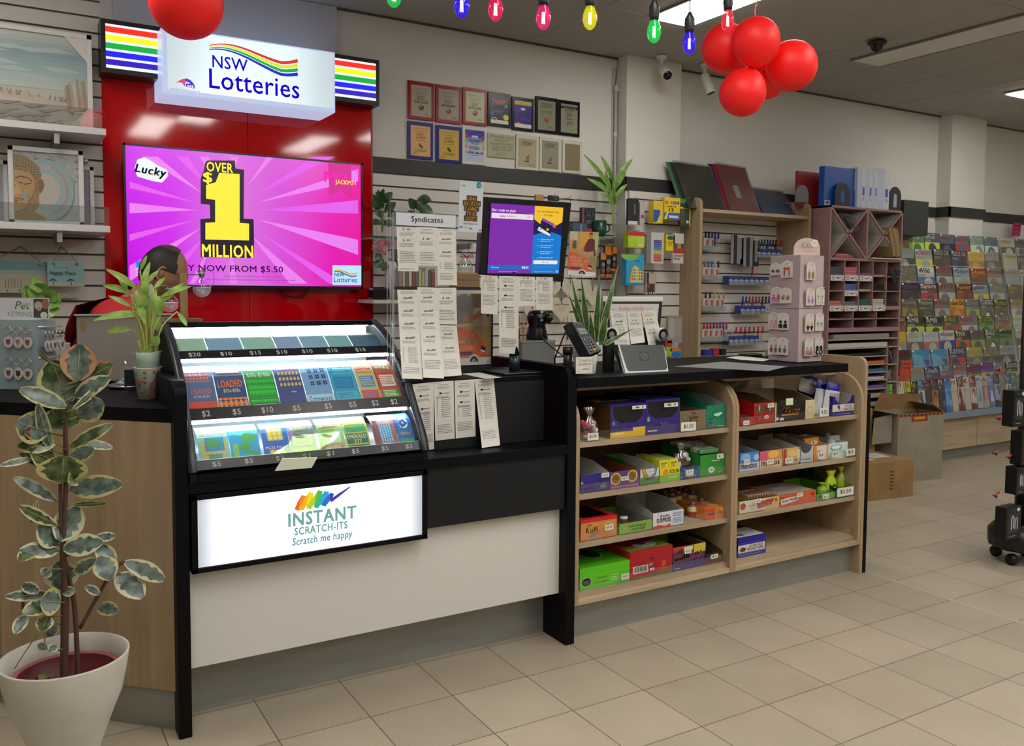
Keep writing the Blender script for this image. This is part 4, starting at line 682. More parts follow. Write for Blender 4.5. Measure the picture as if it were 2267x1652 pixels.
carton('frog_box','dark red lolly box with a barcode and a pictured pond on the lid',V2,742,1252,905,1255,.19,'#a8101c','#b8281c',closed=True,dep=.27,art=lambda c,H_:(c.ell(50,H_*.38,4,H_*.06,'#1c0408',t0=pi,t1=2*pi).rect(6,H_*.54,36,H_*.26,'#dcd8d4'),[c.rect(8+2.1*k,H_*.56,.9+(k*7%3)*.3,H_*.2,'#222222')for k in range(15)],c.rect(44,H_*.5,8,H_*.1,'#6a90b0').ell(48,H_*.74,2.4,3,'#e8e0e0').ell(54,H_*.74,2.4,3,'#e8e0e0').rect(46,H_*.78,10,H_*.16,'#8a1c60').ell(78,H_*.6,6,6,'#c85028').text('Frogs',70,H_*.74,16,H_*.08,'#e07858').text('Alive',72,H_*.84,12,H_*.07,'#e07858').poly([(0,H_),(0,H_*.94),(60,H_*.9),(100,H_*.84),(100,H_)],'#5c6c28')),topart=lambda c:c.poly([(0,96),(0,72),(30,78),(100,56),(100,96)],'#7c9a34').ell(55,76,26,13,'#c8dce0').text('Frogs',10,26,22,12,'#e8a0a0').text('Alive',14,42,18,12,'#e8a0a0',.03).poly([(38,66),(48,34),(56,60),(70,58),(60,74),(46,76)],'#9a1c78').ell(46,22,4,5,'#e8a8b8').ell(55,22,4,5,'#e8a8b8'))
def millions(c,H_):c.rect(0,0,100,H_*.2,'#c8303c').rect(64,0,36,H_*.36,'#c8b830').rect(0,H_*.7,100,H_*.3,'#3a2c70').text('ZAPPO',4,H_*.12,34,H_*.22,'#f0cc40',.05,rot=-.08).text('millions',6,H_*.36,84,H_*.26,'#e8a83c',.05,rot=-.1).text('RAINBOW',42,H_*.66,48,H_*.18,'#d8a8d0',.03,rot=-.12).rect(34,H_*.04,26,H_*.16,'#c8e0b0').lines(6,H_*.88,20,H_*.06,1,'#d8d8e8',3)
carton('candy_tray','purple and yellow candy tray with an empty brown inside',V2,1258,1655,852,1150,.19,'#5a2c60','#a8a838',inner=P('#6a5228',.8),art=millions,dep=.25)
carton('gummy_tray','low dark gummy tray at the right end of the bottom left shelf',V2,1645,1942,930,1052,.19,'#3c1c2c','#3a2a20',inner=P('#4a3a22',.8),dep=.25,back=.03,art=lambda c,H_:c.text('Trolli',4,H_*.2,50,H_*.4,'#ece8e4',.05).rect(0,H_*.72,100,H_*.28,'#7a1c30').ell(72,H_*.3,6,6,'#c8b83c').ell(86,H_*.5,6,6,'#3a8a3a'))
# right bay
def rb(name,label,*a,**k):return carton(name,label,V3,*a,**k)
rb('wafer_tray','red tray of wafer bars pushed against the divider, lower than its neighbour',250,462,690,792,.80,'#b82830',inner=KRAFT,dep=.1,yf=-.112,art=lambda c,H_:c.text('CRISPA',4,H_*.1,60,H_*.24,'#e8a8b8',.03).lines(8,H_*.5,60,H_*.2,1,'#e0b0b0',2))
rb('wafer_box','red wafer bar box beside the black and cream box',440,735,482,765,.80,'#b01c20','#c01c1c',inner=KRAFT,dep=.27,back=.025,art=lambda c,H_:c.rect(0,0,100,H_*.1,'#c82020').ell(30,H_*.3,24,H_*.24,'#6a4a38').ell(78,H_*.3,20,H_*.24,'#6a4a38').rect(24,H_*.1,6,H_*.28,'#d8b070').rect(74,H_*.1,6,H_*.28,'#d8b070').text('Have a',12,H_*.66,34,H_*.1,'#f0e8e4',.04).ell(62,H_*.7,12,H_*.09,'#e8dcd8').text('KitKat',53,H_*.66,18,H_*.08,'#b01c20',.04))
rb('chocolate_bar_box','black chocolate bar box with cream corners and torn brown inside',748,1312,470,718,.80,'#141214','#cfc49a',inner=KRAFT,dep=.26,back=.03,art=lambda c,H_:c.rect(0,0,3,H_,'#cfc49a').rect(76,0,24,H_,'#cfc49a').rect(12,-4,52,14,'#1c1a1e').text('Mars',18,H_*.30,44,H_*.34,'#d87038',.06,.25).rect(16,H_*.66,42,1.4,'#c8a048').ell(6,H_*.84,3,3,'#e0e0dc').rect(12,H_*.8,10,5,'#d8d4cc').ell(88,H_*.56,7,8,'#a89a70').ell(88,H_*.56,5.5,6.3,'#cfc49a').rect(26,-6,18,12,'#dce4b8'))
rb('peanut_bar_box','purple and white peanut bar box with scooped front, top shelf right end',1570,1990,385,650,.80,'#1f1a84',inner=P('#a49c98',.7),dep=.22,back=.02,notch=True,art=lambda c,H_:c.rect(0,H_*.42,100,H_*.36,'#d8d0c8').poly([(20,H_*.5),(32,H_*.44),(36,H_*.6),(32,H_*.72)],'#5c3420').text('SCORCHED',54,H_*.46,38,H_*.13,'#a02c30',.03).text('PEANUT BAR',52,H_*.62,42,H_*.13,'#a02c30',.03).rect(20,H_*.9,64,2,'#8a86c8'))
for i,(u,v,w,h_,rz,lb)in enumerate(((1075,90,330,260,.28,'blue and white pouch lying at the back behind the black and cream box'),(1300,130,180,530,.12,'blue and white pouch leaning between the black and cream box and the front pouch'),(1430,165,215,500,.16,'blue and white almond bites pouch standing at the front'))):
    yf=(.03,-.03,-.062)[i];a=at(1600+u/6.479,820+v/6.479,1,yf);wx=at(1600+(u+w)/6.479,820+v/6.479,1,yf).x-a.x;hz=a.z-at(1600+u/6.479,820+(v+h_)/6.479,1,yf).z;zb=max(.801,a.z-hz)
    if i==0:zb=.90
    n=8;mb=MB();vs=[];M=Matrix.Translation((a.x+wx/2,yf,zb))@Matrix.Rotation(rz,4,'Y');Hh=a.z-zb
    for fz in(-1,1):
        for r_ in range(n+1):
            for q in range(n+1):s_=q/n;t_=r_/n;pf=.022*(sin(pi*s_)**.6)*(sin(pi*min(1,t_*1.02))**.5)+.001;vs.append(M@Vector(((s_-.5)*wx*.94,fz*pf+.003*sin(9*s_+5*t_),t_*Hh*.97)))
    top=[(r_,q)for r_ in range(n)for q in range(n)];k_=(n+1)**2
    fw=[(r_*(n+1)+q,r_*(n+1)+q+1,(r_+1)*(n+1)+q+1,(r_+1)*(n+1)+q)for r_,q in top if r_<n*.68];fb=[(r_*(n+1)+q,r_*(n+1)+q+1,(r_+1)*(n+1)+q+1,(r_+1)*(n+1)+q)for r_,q in top if r_>=n*.68]
    WB,BB=P('#d4d6da',.25),P('#1c12a0',.25);mb.add(vs,fw,WB,True);mb.add([],[],BB);mb2=[tuple(x for x in f)for f in fb];mb.f+=mb2;mb.mi+=[mb.mat(BB)]*len(mb2);mb.sm+=[True]*len(mb2);back=[tuple(k_+x for x in f[::-1])for f in fw+fb];mb.f+=back;mb.mi+=[mb.mat(WB)]*len(fw)+[mb.mat(BB)]*len(fb);mb.sm+=[True]*len(back)
    c=Art(mb,M@Vector((-wx*.36,-.026,Hh*.68)),M@Vector((wx*.36,-.026,Hh*.68)),M@Vector((-wx*.36,-.026,Hh*.3)),100,100)
    if i==2:c.text('SCORCHED',-4,4,98,20,'#b03040',.03).text('ALMOND',10,28,70,18,'#b03040',.03).text('BITES',40,50,50,20,'#b03040',.03)
    elif i==0:c.lines(20,40,60,30,2,'#3a3a90',1)
    tag(mb.build('sweet_pouch'),lb,'pouch of sweets')
rb('chewy_mint_tray','blue chewy mint tray at the left end of the second right shelf',240,522,1200,1408,.589,'#4a84c8',inner=P('#9aa4b4',.6),back=.015,art=lambda c,H_:c.rect(0,H_*.56,100,H_*.44,'#c0cce0').text('mentos',4,H_*.6,84,H_*.28,'#2a3c90',.05).ell(30,H_*.24,24,H_*.2,'#88b4e0').ell(84,H_*.3,14,H_*.18,'#a8c0dc'))
rb('chewy_mint_tray','pink and orange chewy mint tray beside the blue one',530,850,1172,1378,.589,'#d89058',inner=P('#8f8d8c',.6),back=.015,art=lambda c,H_:c.rect(0,0,34,H_*.6,'#d85c78').rect(0,H_*.56,100,H_*.44,'#e0bca0').text('mentos',6,H_*.58,82,H_*.28,'#2a3c90',.05).ell(60,H_*.24,24,H_*.22,'#e8b858'))
rb('butter_candy_tray','cream and red tray of gold wrapped butter candies',855,1112,1130,1345,.589,'#c8ac74','#a83028',inner=P('#c8a868',.5),art=lambda c,H_:c.rect(4,H_*.04,18,H_*.92,'#b04038').ell(54,H_*.34,26,H_*.2,'#e0c068').rect(80,H_*.1,16,H_*.8,'#d8c8a0').lines(64,H_*.66,30,H_*.2,2,'#6a4a20',3))
rb('mint_tray','plain white and grey mint tray with a rounded cut front',1088,1298,1110,1305,.589,'#b8bcc0',inner=P('#8c8c8c',.6),back=.02,notch=True,art=lambda c,H_:c.lines(14,H_*.72,70,H_*.12,1,'#505868',2))
rb('gum_tray','orange and white gum tray with an orange bag in it',1302,1508,1095,1275,.589,'#d8d0c8','#e0902c',inner=P('#b09a80',.6),back=.02,art=lambda c,H_:c.rect(0,0,20,H_,'#e0882c').rect(24,H_*.3,20,H_*.6,'#d88a3c').rect(88,0,12,H_,'#e0a058'))
rb('gum_bottle_tray','mint green and white chewing gum tray in front of white bottles',1510,1788,1060,1250,.589,'#d4dcd8',inner=P('#b8c0bc',.6),art=lambda c,H_:c.ell(40,H_*.3,32,H_*.22,'#68b098').ell(40,H_*.26,24,H_*.12,'#e0e8e4').ell(50,H_*.8,46,H_*.4,'#9cc8b8').ell(50,H_*.9,38,H_*.34,'#d4dcd8'))
for i,(u,v)in enumerate(((1560,930),(1640,900),(1700,940),(1620,990),(1740,1000),(1520,960))):
    c0=at(1600+u/6.479,820+v/6.479,1,.0+.03*(i%3));c0.z=.592;W3=P('#d8dad8',.3);mb=MB();mb.lathe([(.001,0),(.022,0),(.024,.006),(.024,.066),(.018,.074)],c0,W3,16);mb.lathe([(.019,.072),(.019,.09),(.016,.092),(.001,.092)],c0,P('#c4c8cc',.3),16);mb.lathe([(.0243,.022),(.0243,.052)],c0,P('#7ab8a4',.4),16);mb.lathe([(.012,.0922),(.001,.0924)],c0,P('#3a4a80',.4),12)
    tag(mb.build('gum_bottle'),'white chewing gum bottle behind the mint green tray','bottle','white gum bottles on the second right shelf')
mb=MB();leaf=[(1165,990),(1250,975),(1370,960),(1385,1010),(1382,1100),(1300,1110),(1210,1060)];mb.prism([at(1600+u/6.479,820+v/6.479,1,-.04)for u,v in leaf],(0,.012,0),P('#e0902c',.35));c=PX(mb,*V3,-.0415);c.ell(1310,1040,50,26,'#e8dcd0').ell(1300,1035,12,12,'#302018');tag(mb.build('sweet_bag'),'crumpled orange and white bag sticking out of the gum tray','bag')
# third shelf of the right bay
def r4(name,label,*a,**k):return carton(name,label,V4,*a,**k)
r4('lozenge_carton','cream and yellow lozenge carton with a red name panel',206,706,640,785,.392,'#d4ccb4','#c8b870',inner=P('#a89a78',.6),dep=.16,art=lambda c,H_:c.rect(66,0,34,H_,'#ccb468').ell(9,H_*.42,7,H_*.28,'#b04038').text('LOZENGES',22,H_*.4,16,H_*.1,'#7a7468').text('BULK',26,H_*.56,9,H_*.08,'#7a7468').poly([(42,H_*.26),(88,H_*.1),(80,H_*.62),(46,H_*.78)],'#b82c2c').text('Soothers',47,H_*.26,34,H_*.34,'#f0e4dc',.05,.15).ell(92,H_*.3,3.4,4,'#a86030'))
r4('lozenge_carton','orange lozenge carton with a clear top',708,1172,560,715,.392,'#cf5a2c','#c8643c',inner=P('#8f8a84',.3),dep=.2,closed=True,art=lambda c,H_:([c.rect(2+3.4*i,4+5*j,2.4,3.6,'#5a3838')for i in range(3)for j in range(int(H_/5)-1)],c.poly([(4,H_*.36),(52,H_*.22),(52,H_*.62),(6,H_*.84)],'#e0dcd8').text('Butter Menthol',8,H_*.40,42,H_*.26,'#241c1c',.05,rot=-.06).poly([(84,H_*.2),(96,H_*.12),(92,H_*.6)],'#8a4428')),topart=lambda c:c.rect(4,4,92,92,'#a8a29c').rect(30,30,40,24,'#c4c0bc'))
RL=P('#a87860',.5)
for k in range(9):
    x=at(1600+225/5.697,1115,1,-.02).x+.0175*k;mb=MB();mb.box(x,x+.009,-.07,.02,.447,.459,RL);mb.box(x,x+.009,-.07,-.045,.459,.460,P('#d0b8a0',.5));tag(mb.build('lozenge_stick',None,.002),'wrapped lozenge stick lying in the row on the cream carton','lozenge stick','lozenge sticks in the cream carton')
r4('drop_tray','small lime green tray of eucalyptus drops beside the orange carton',1182,1412,548,628,.392,'#6cac30',inner=P('#5a8a2c',.6),dep=.22,back=.03,art=lambda c,H_:c.ell(16,H_*.4,10,H_*.3,'#2c6a24').rect(36,H_*.1,30,H_*.8,'#d4dcd0'))
r4('eucalyptus_tray','dark green eucalyptus drop tray with high yellow back, right end of the third shelf',1412,1702,468,588,.392,'#14301c','#122c18',inner=P('#8a9428',.6),dep=.24,back=.05,art=lambda c,H_:c.lines(6,H_*.2,30,H_*.3,2,'#b8c83c',2))
for i,(u,v,w,h_,q,lb)in enumerate(((1300,250,130,240,'#b8d02c','lime and yellow drop bag standing left in the dark green tray'),(1440,195,170,290,'#a8c42c','lime and yellow drop bag standing tallest in the dark green tray'),(1590,350,100,110,'#c8bc90','clear bag of pale drops at the right in the dark green tray'),(1195,400,190,130,'#84b83c','green bag of drops lying in the small lime tray'))):
    yf=-.05+.02*(i%2);a=at(1600+u/5.697,1000+v/5.697,1,yf);bx=at(1600+(u+w)/5.697,1000+v/5.697,1,yf).x;zb=.395;mb=MB();cx=(a.x+bx)/2;ww=(bx-a.x)/2;Hh=a.z-zb
    mb.lathe([(.3,0),(.9,.08),(1,.35),(.9,.62),(.5,.78),(.42,.82),(.75,1.0)]and[(r_*ww,z_*Hh)for r_,z_ in((.3,0),(.9,.08),(1,.35),(.9,.62),(.5,.78),(.45,.82),(.8,1.0),(.7,1.0))],(cx,yf,zb),P(q,.3),14,sy=.55);mb.lathe([(r_*ww,z_*Hh)for r_,z_ in((.47,.8),(.83,1.0),(.85,1.02),(.1,1.0))],(cx,yf,zb),P('#d8d820',.3),14,sy=.5);c=Art(mb,(cx-ww*.6,yf-ww*.57,zb+Hh*.5),(cx+ww*.6,yf-ww*.57,zb+Hh*.5),(cx-ww*.6,yf-ww*.57,zb+Hh*.2),100,60);c.ell(50,30,40,26,'#1c6a28').lines(22,22,56,18,1,'#e0e8d0',2);tag(mb.build('drop_bag'),lb,'bag of sweets')
r4('peanut_bar_box','blue and white peanut bar box alone on the bottom right shelf',192,540,1105,1350,.19,'#1a188c','#181680',closed=True,dep=.26,art=lambda c,H_:c.rect(0,H_*.26,100,H_*.06,'#3c3ca8').rect(0,H_*.38,96,H_*.4,'#d4d0d0').poly([(4,H_*.62),(14,H_*.48),(28,H_*.56),(24,H_*.72),(12,H_*.74)],'#4c2c1c').text('SCORCHED',38,H_*.42,50,H_*.13,'#8a2428',.04).text('PEANUT BAR',32,H_*.57,58,H_*.15,'#8a2428',.04).rect(4,H_*.88,80,1.4,'#8a8ad0'),topart=lambda c:c.rect(0,0,100,50,'#10104c').rect(0,50,100,46,'#d0ccd0').text('PEANUT BAR',6,56,40,12,'#8a2428',.03).poly([(2,84),(6,78),(40,80),(36,90)],'#5c3420'))
# loose bag and cards
def softbag(px,py,w,h_,z,yf,col,lab,name='sweet_bag',n=7,seed=1,cat='bag of sweets'):
    a=at(px,py,1,yf);ww=at(px+w,py,1,yf).x-a.x;zb=z;Hh=a.z-zb;cx=a.x+ww/2;rg=random.Random(seed);t=T(name,(cx,yf,zb),lab,cat)
    pieces=MB()
    for k in range(16):p_=Vector((cx+rg.uniform(-.36,.36)*ww,yf+rg.uniform(-.015,.02),zb+.012+rg.uniform(0,.5)*Hh));pieces.ball(p_,rg.uniform(.009,.015),col if k%3 else P('#d8d0cc',.5),8)
    pieces.build('sweets',t);mb=MB();prof=[(.1,0),(.46,.03),(.5,.3),(.42,.55),(.2,.7),(.12,.76),(.3,.95),(.34,1)];mb.lathe([(r_*ww,q*Hh)for r_,q in prof],(cx,yf,zb+.001),BAG,16,sy=.6);mb.build('wrapper',t);return t
softbag(1284,905,42,66,.80,-.075,P('#b84858',.4),'clear bag of pink and white lollies at the left end of the top shelf')
softbag(1488,982,40,55,.62,-.06,P('#5a1028',.2),'bag of dark red and purple lollies on the small blue tray',seed=4)
softbag(1876,972,30,38,.589,-.07,P('#c0c0ba',.4),'nearly empty clear bag, right end of the second right shelf',seed=6)
for q in((1301,960,24,16,'$3.90','price card under the pink lollies bag'),(1508,936,33,20,'$1.50','large price card in front of the brown box',),(1400,899,30,8,'$1','price strip folded over the yellow sided chocolate box'),(1471,893,30,9,'$1','price strip folded over the all purple box'),(1332,1048,17,10,'$2.50','price card on the purple tray with pale inside'),(1376,1056,16,9,'$3','price card between two gold logos'),(1434,1041,15,9,'$1.70','price card on the rainbow striped tray'),(1520,1041,16,10,'$2.70','price card on the small blue tray'),(1588,1006,14,10,'$1','price card stuck on the big green box'),(1340,1163,18,12,'$0.50','price card on the red and orange lolly box'),(1376,1272,17,12,'$6.70','price card between the lime box and red box'),(1516,1217,15,10,'$2.50','price card on the purple and yellow candy tray'),(1574,1229,15,9,'$2','price card on the low dark gummy tray'),
          (1646,932,13,10,'$2.50','price card on the low red wafer tray'),(1700,894,14,9,'$2.70','price card on the red wafer bar box'),(1815,904,20,19,'4.50','square card with blue 4.50 by the pouches'),(1648,1018,13,12,'$1.70','price card on the blue chewy mint tray'),(1698,1019,15,10,'$1.70','price card on the pink and orange tray'),(1739,1015,16,12,'$2.70','price card on the butter candy tray'),(1811,1002,14,14,'$3','price card on the orange gum tray'),(1843,1000,14,12,'$3','price card on the mint green tray'),(1874,995,19,15,'$2','price card under the empty clear bag'),(1673,1105,12,9,'$2.50','price card on the cream lozenge carton'),(1765,1092,13,9,'$2.70','price card on the orange lozenge carton'),(1822,1097,12,9,'$1','price card on the small lime tray'),(1854,1082,36,19,'$2.50','big white price card at the right end of the third shelf')):
    price(*q,tc='#3a90a8' if q[4]=='4.50' else '#a03038' if q[4]in('$3.90','$1.50','$2.50')else '#2a2a34')
# ================================================================ tickets, screens and machines on the counter
def ticket(c4,Y,lab,items,curl=0.,group='printed syndicate tickets',foot=True,dy=0.):
    """a printed paper slip; c4 = its corners (tl, tr, bl, br) in the photograph, all on the plane y = Y, the foot curling forward"""
    tl,tr,bl,br=c4
    def fn(u,v):
        a,b_=u/100,v/300;x=(tl[0]*(1-a)+tr[0]*a)*(1-b_)+(bl[0]*(1-a)+br[0]*a)*b_;y=(tl[1]*(1-a)+tr[1]*a)*(1-b_)+(bl[1]*(1-a)+br[1]*a)*b_
        return at(x,y,1,Y+dy*b_-curl*max(0,b_)**3)
    mb=MB();c=Art(mb,0,0,0,100,300,fn=fn,step=9e-5);c.full('#d3d1c8',12 if curl else 4);INK='#4a4a50';PK='#c89a94'
    c.strip([(4,12),(12,8),(20,11),(26,6)],1.2,PK);c.rect(96,40,1,230,'#d8b8b0',4)
    asp=((tr[0]-tl[0])/100)/(((bl[1]-tl[1])+1e-6)/300)  # keeps lettering in proportion
    hh=8*asp*1.1
    for v,s_ in items:
        if s_=='S':c.text('Syndicates',26,v,46,hh*.8,INK,.03);c.lines(14,v+hh*1.3,72,hh*1.6,3,'#8a8a90',int(v))
        elif s_=='W':c.text('Windfall',26,v,46,hh*1.2,'#1c1c20',.04,.25,rot=-.08);c.lines(10,v+hh*1.9,70,hh*1.6,3,'#8a8a90',int(v)+1)
        elif s_=='L':c.text('L tt',28,v,34,hh*1.3,'#1c1c20',.05,.2);c.text('o',42,v+hh*.4,8,hh*.7,'#a8a8ac').text('o',64,v+hh*.4,8,hh*.7,'#a8a8ac');c.lines(10,v+hh*2.1,76,hh*2.4,4,'#8a8a90',int(v)+2)
        elif s_=='P':c.ell(32,v+hh*.5,7,hh*.6,'#1c1c20',10);c.text('Powerball',40,v,34,hh,'#7a7a80',.02);c.lines(10,v+hh*2,70,hh*1.6,3,'#8a8a90',int(v)+5)
        elif s_[0]=='G':
            n=int(s_[1:]);c.lines(34,v,50,n*hh*1.1,n,'#8a8a90',int(v)+3,.4);c.strip([(12+3*(k%2),v+k*hh*.55)for k in range(2*n)],1.6,'#5a5a60')
        elif s_[0]=='F':n=int(s_[1:]);c.lines(8,v,84,n*hh*.9,n,'#77777c',int(v)+4,.35)
    return tag(mb.build('syndicate_ticket'),lab,'ticket',group)
Yt=.08
FT=[(200,'F8'),(284,'F1')]
ticket(((878,502),(925,503),(881,600),(926,601)),Yt,'first short ticket under the Syndicates header, two bold logos',[(6,'L'),(80,'L'),(165,'F7'),(280,'F1')])
ticket(((922,503),(968,504),(925,588),(969,589)),Yt-.001,'shortest ticket under the Syndicates header, in the middle',[(14,'S'),(80,'L'),(190,'F6'),(280,'F1')])
ticket(((967,504),(1009,505),(969,631),(1012,632)),Yt,'longest ticket under the Syndicates header, at the right',[(12,'S'),(56,'W'),(124,'W'),(180,'G4'),(236,'F5')])
ticket(((879,635),(925,636),(890,838),(936,840)),Yt,'long ticket under the black bar, leftmost and curling',[(6,'S'),(34,'W'),(76,'W'),(118,'W'),(164,'W'),(196,'G8'),(262,'F4')],.10)
ticket(((924,636),(967,637),(937,836),(983,838)),Yt-.001,'long ticket under the black bar, second from the left',[(6,'S'),(32,'W'),(76,'W'),(118,'W'),(162,'W'),(206,'W'),(240,'F6')],.10)
ticket(((967,637),(1010,637),(969,718),(1012,719)),Yt-.002,'short ticket under the black bar, over another ticket',[(14,'S'),(74,'L'),(180,'F7')])
ticket(((970,720),(1011,721),(982,834),(1022,831)),Yt,'curling ticket below the short one under the black bar',[(12,'S'),(48,'W'),(130,'W'),(200,'F7')],.08)
Yr=-.002;ds=(.18,.23)
ticket(((913,851),(960,846),(936,999),(961,994)),Yr,'ticket on the black riser partly hidden by the ticket cabinet',[(12,'S'),(52,'P'),(110,'P'),(130,'G9'),(230,'F5')])
ticket(((960,846),(1004,843),(964,976),(1007,971)),Yr,'ticket on the black riser, second from the left',[(14,'S'),(56,'P'),(80,'G11'),(220,'F6')])
ticket(((1006,843),(1050,840),(1009,971),(1053,966)),Yr,'ticket on the black riser, third from the left',[(14,'S'),(56,'P'),(110,'P'),(134,'G6'),(216,'F6')])
ticket(((1050,840),(1093,837),(1067,992),(1107,986)),Yr,'longest ticket on the black riser, its foot curling forward',[(12,'S'),(44,'P'),(64,'G14'),(226,'F6')],.055)
# header sign and clear frame of the ticket stand
st=T('ticket_stand',(-.8,.1,1.066),'clear stand of syndicate tickets with a white Syndicates header','stand')
a=at(877,470,1,.075);b_=at(1009,479,1,.075);d=at(877,498,1,.075);mb=MB();mb.box(a.x,b_.x,.075,.079,d.z,a.z,P('#c9cbd2',.4));mb.box(a.x-.004,b_.x+.004,.0795,.083,d.z-.006,a.z+.004,P('#6f7680',.3,alpha=.6));c=Art(mb,(a.x,.0745,a.z),(b_.x,.0745,a.z),(a.x,.0745,d.z),400,84)
c.text('Syndicates',98,18,214,52,'#3f94b4',.015);mb.build('header',st,label='white header card with blue lettering')
x0,x1=a.x,b_.x;z635=at(878,634,1,.085).z;zb=1.0665;mb=MB();mb.box(x0-.003,x1+.003,.084,.087,zb,a.z,CLEAR);mb.build('back_sheet',st)
mb=MB();mb.box(x0-.004,x1+.11,.079,.086,z635-.012,z635,P('#16161a',.4));mb.box(x0-.01,x0-.004,.084,.094,zb,a.z,P('#9aa0a4',.2,alpha=.5));mb.box(x0,x1,.05,.17,zb,zb+.006,P('#16161a',.4));mb.build('frame',st)
x2=at(857,480,1,.13).x;mb=MB();[mb.tube([(x_,.13,zb),(x_,.13,a.z+.01)],.0012,P('#aab4b4',.2),5)for x_ in(x2,x2+.012)];mb.build('side_edge',st)
# customer screen
Q=lambda px,py,y:at(px,py,1,y)
def quadfn(p00,p10,p01,p11,W,Hh):
    def fn(u,v):a,b2=u/W,v/Hh;return(p00*(1-a)+p10*a)*(1-b2)+(p01*(1-a)+p11*a)*b2
    return fn
t=T('customer_screen',(-.45,.2,1.066),'black customer screen on a post showing a purple Get ready to play page','monitor')
DKB=P('#0d0e14',.35);K=[Q(1072,436,.10),Q(1265,449,.10),Q(1061,608,.145),Q(1247,625,.145)]
f=quadfn(*K,1,1);nb=(K[1]-K[0]).cross(K[2]-K[0]).normalized();nb=nb if nb.y>0 else-nb;mb=MB()
o=[K[0],K[1],K[3],K[2]];mb.prism(o,nb*.014,DKB);mb.build('front_bezel',t,.001);mb=MB();ctr=sum(o,Vector())/4;mb.prism([ctr+(p-ctr)*.985+nb*.014 for p in o],nb*.034,P('#3f4660',.45));mb.build('back_housing',t,.002)
S0,S1,S2,S3=Q(1087,449.6,.0985),Q(1247,459.8,.0985),Q(1078.8,605.5,.1405),Q(1237,606,.1405)
mb=MB();c=Art(mb,0,0,0,540,500,fn=quadfn(S0,S1,S2,S3,540,500),mk=lambda q:E_(q,.8));c.n=-nb;c.l=6
c.full('#7a2aa8').rect(322,0,218,500,'#0a78d0').poly([(322,0),(540,0),(540,120),(430,190),(322,110)],'#f0c02c').poly([(322,96),(432,176),(540,108),(540,212),(432,170),(322,214)],'#1c1450')
c.text('Get ready to play!',8,36,172,24,'#f0e0f4',.03).rect(8,66,306,38,'#e6dce6').text('Lotto',66,78,40,16,'#a01c40',.05).text('Saturday Lotto',118,80,64,10,'#403040',.02).text('$18.10',270,80,36,10,'#403040',.02).text('1 item',284,56,26,7,'#d0b0e0').rect(0,440,322,34,'#1468c8').text('Total to pay',24,450,56,13,'#e8e8f4',.02).text('$18.10',250,446,50,20,'#f4f4f8',.05).text('Please check that your items are correct',80,480,140,9,'#e0d0ec',.01)
c.text('Join our Members Club',342,30,166,17,'#4a3814',.02).text("- it's free!",386,54,74,16,'#4a3814',.02).poly([(384,84),(476,124),(452,212),(356,170)],'#1c1838').poly([(384,84),(476,124),(470,142),(380,102)],'#8a48b8').poly([(362,150),(350,176),(446,216),(454,204)],'#e8e8e4').ell(452,130,6,6,'#2a78d0').ell(484,142,9,14,'#d83c3c').ell(428,168,10,9,'#f0c040').text('Lott',360,160,26,12,'#1c1838',.05)
for i,q in enumerate(('Golden the winning prizes sent','Prize security, your tickets are registered to you','Faster play by saving your favourites','Monthly Bonus Draws')):c.ell(362,246+46*i,6,6,'#5ab0f0',8).text(q[:len(q)//2].strip(),380,238+46*i,100,9,'#d8ecfc',.01);(i<3)and c.text(q[len(q)//2:].strip(),380,252+46*i,78,9,'#d8ecfc',.01)
c.rect(334,400,186,28,'#f0ece0').text('Ask us now',402,409,48,10,'#303030',.02).lines(334,444,180,14,2,'#3a9ae8',2,.3).lines(334,478,160,12,2,'#7ac0d8',5,.4).ell(522,484,11,11,'#b0d4f0').ell(522,484,9,9,'#0a78d0').text('18+',514,480,16,8,'#d8ecfc',.03)
mb.build('screen',t)
pb=at(1140,823,2,1.073);pb=Vector((-.437,.13,1.067));pb.x=at(1139,800,1,.13).x;mb=MB();mb.tube([pb+Vector((0,0,.006)),pb+Vector((0,0,.07))],.0225,P('#16232c',.3),20);mb.tube([pb+Vector((0,0,.07)),pb+Vector((0,.03,.42))],.0205,P('#16232c',.3),20);mb.build('post',t);mb=MB();mb.box(pb.x-.10,pb.x+.10,.04,.26,1.067,1.075,P('#101218',.35));mb.build('base_plate',t,.003)
Ym=.083
for i,(x0,x1,y1,its)in enumerate(((1065,1103,695,[(4,'L'),(60,'G5'),(150,'F8')]),(1105,1149,783,[(8,'S'),(34,'P'),(72,'P'),(118,'P'),(130,'G10'),(240,'F6')]),(1148,1186,677,[(4,'L'),(60,'G3'),(130,'F9')]),(1187,1225,686,[(4,'L'),(60,'G5'),(150,'F8')]))):
    ticket(((x0,610+i),(x1-1,611+i),(x0+(0 if i!=3 else 0),y1-1),(x1-1,y1+1)),Ym+.03,('first','longest','shortest','rightmost')[i]+' ticket taped below the customer screen',its)
def poster(name,c4,Y,lab,art,W,Hh,dy=0.,cat='poster'):
    fn=quadfn(Q(*c4[0],Y),Q(*c4[1],Y),Q(*c4[2],Y+dy),Q(*c4[3],Y+dy),W,Hh);mb=MB();p=[fn(0,0),fn(W,0),fn(W,Hh),fn(0,Hh)];mb.prism(p,(0,.0025,0),P('#c9cacc',.35));c=Art(mb,0,0,0,W,Hh,fn=fn);art(c);return tag(mb.build(name),lab,cat)
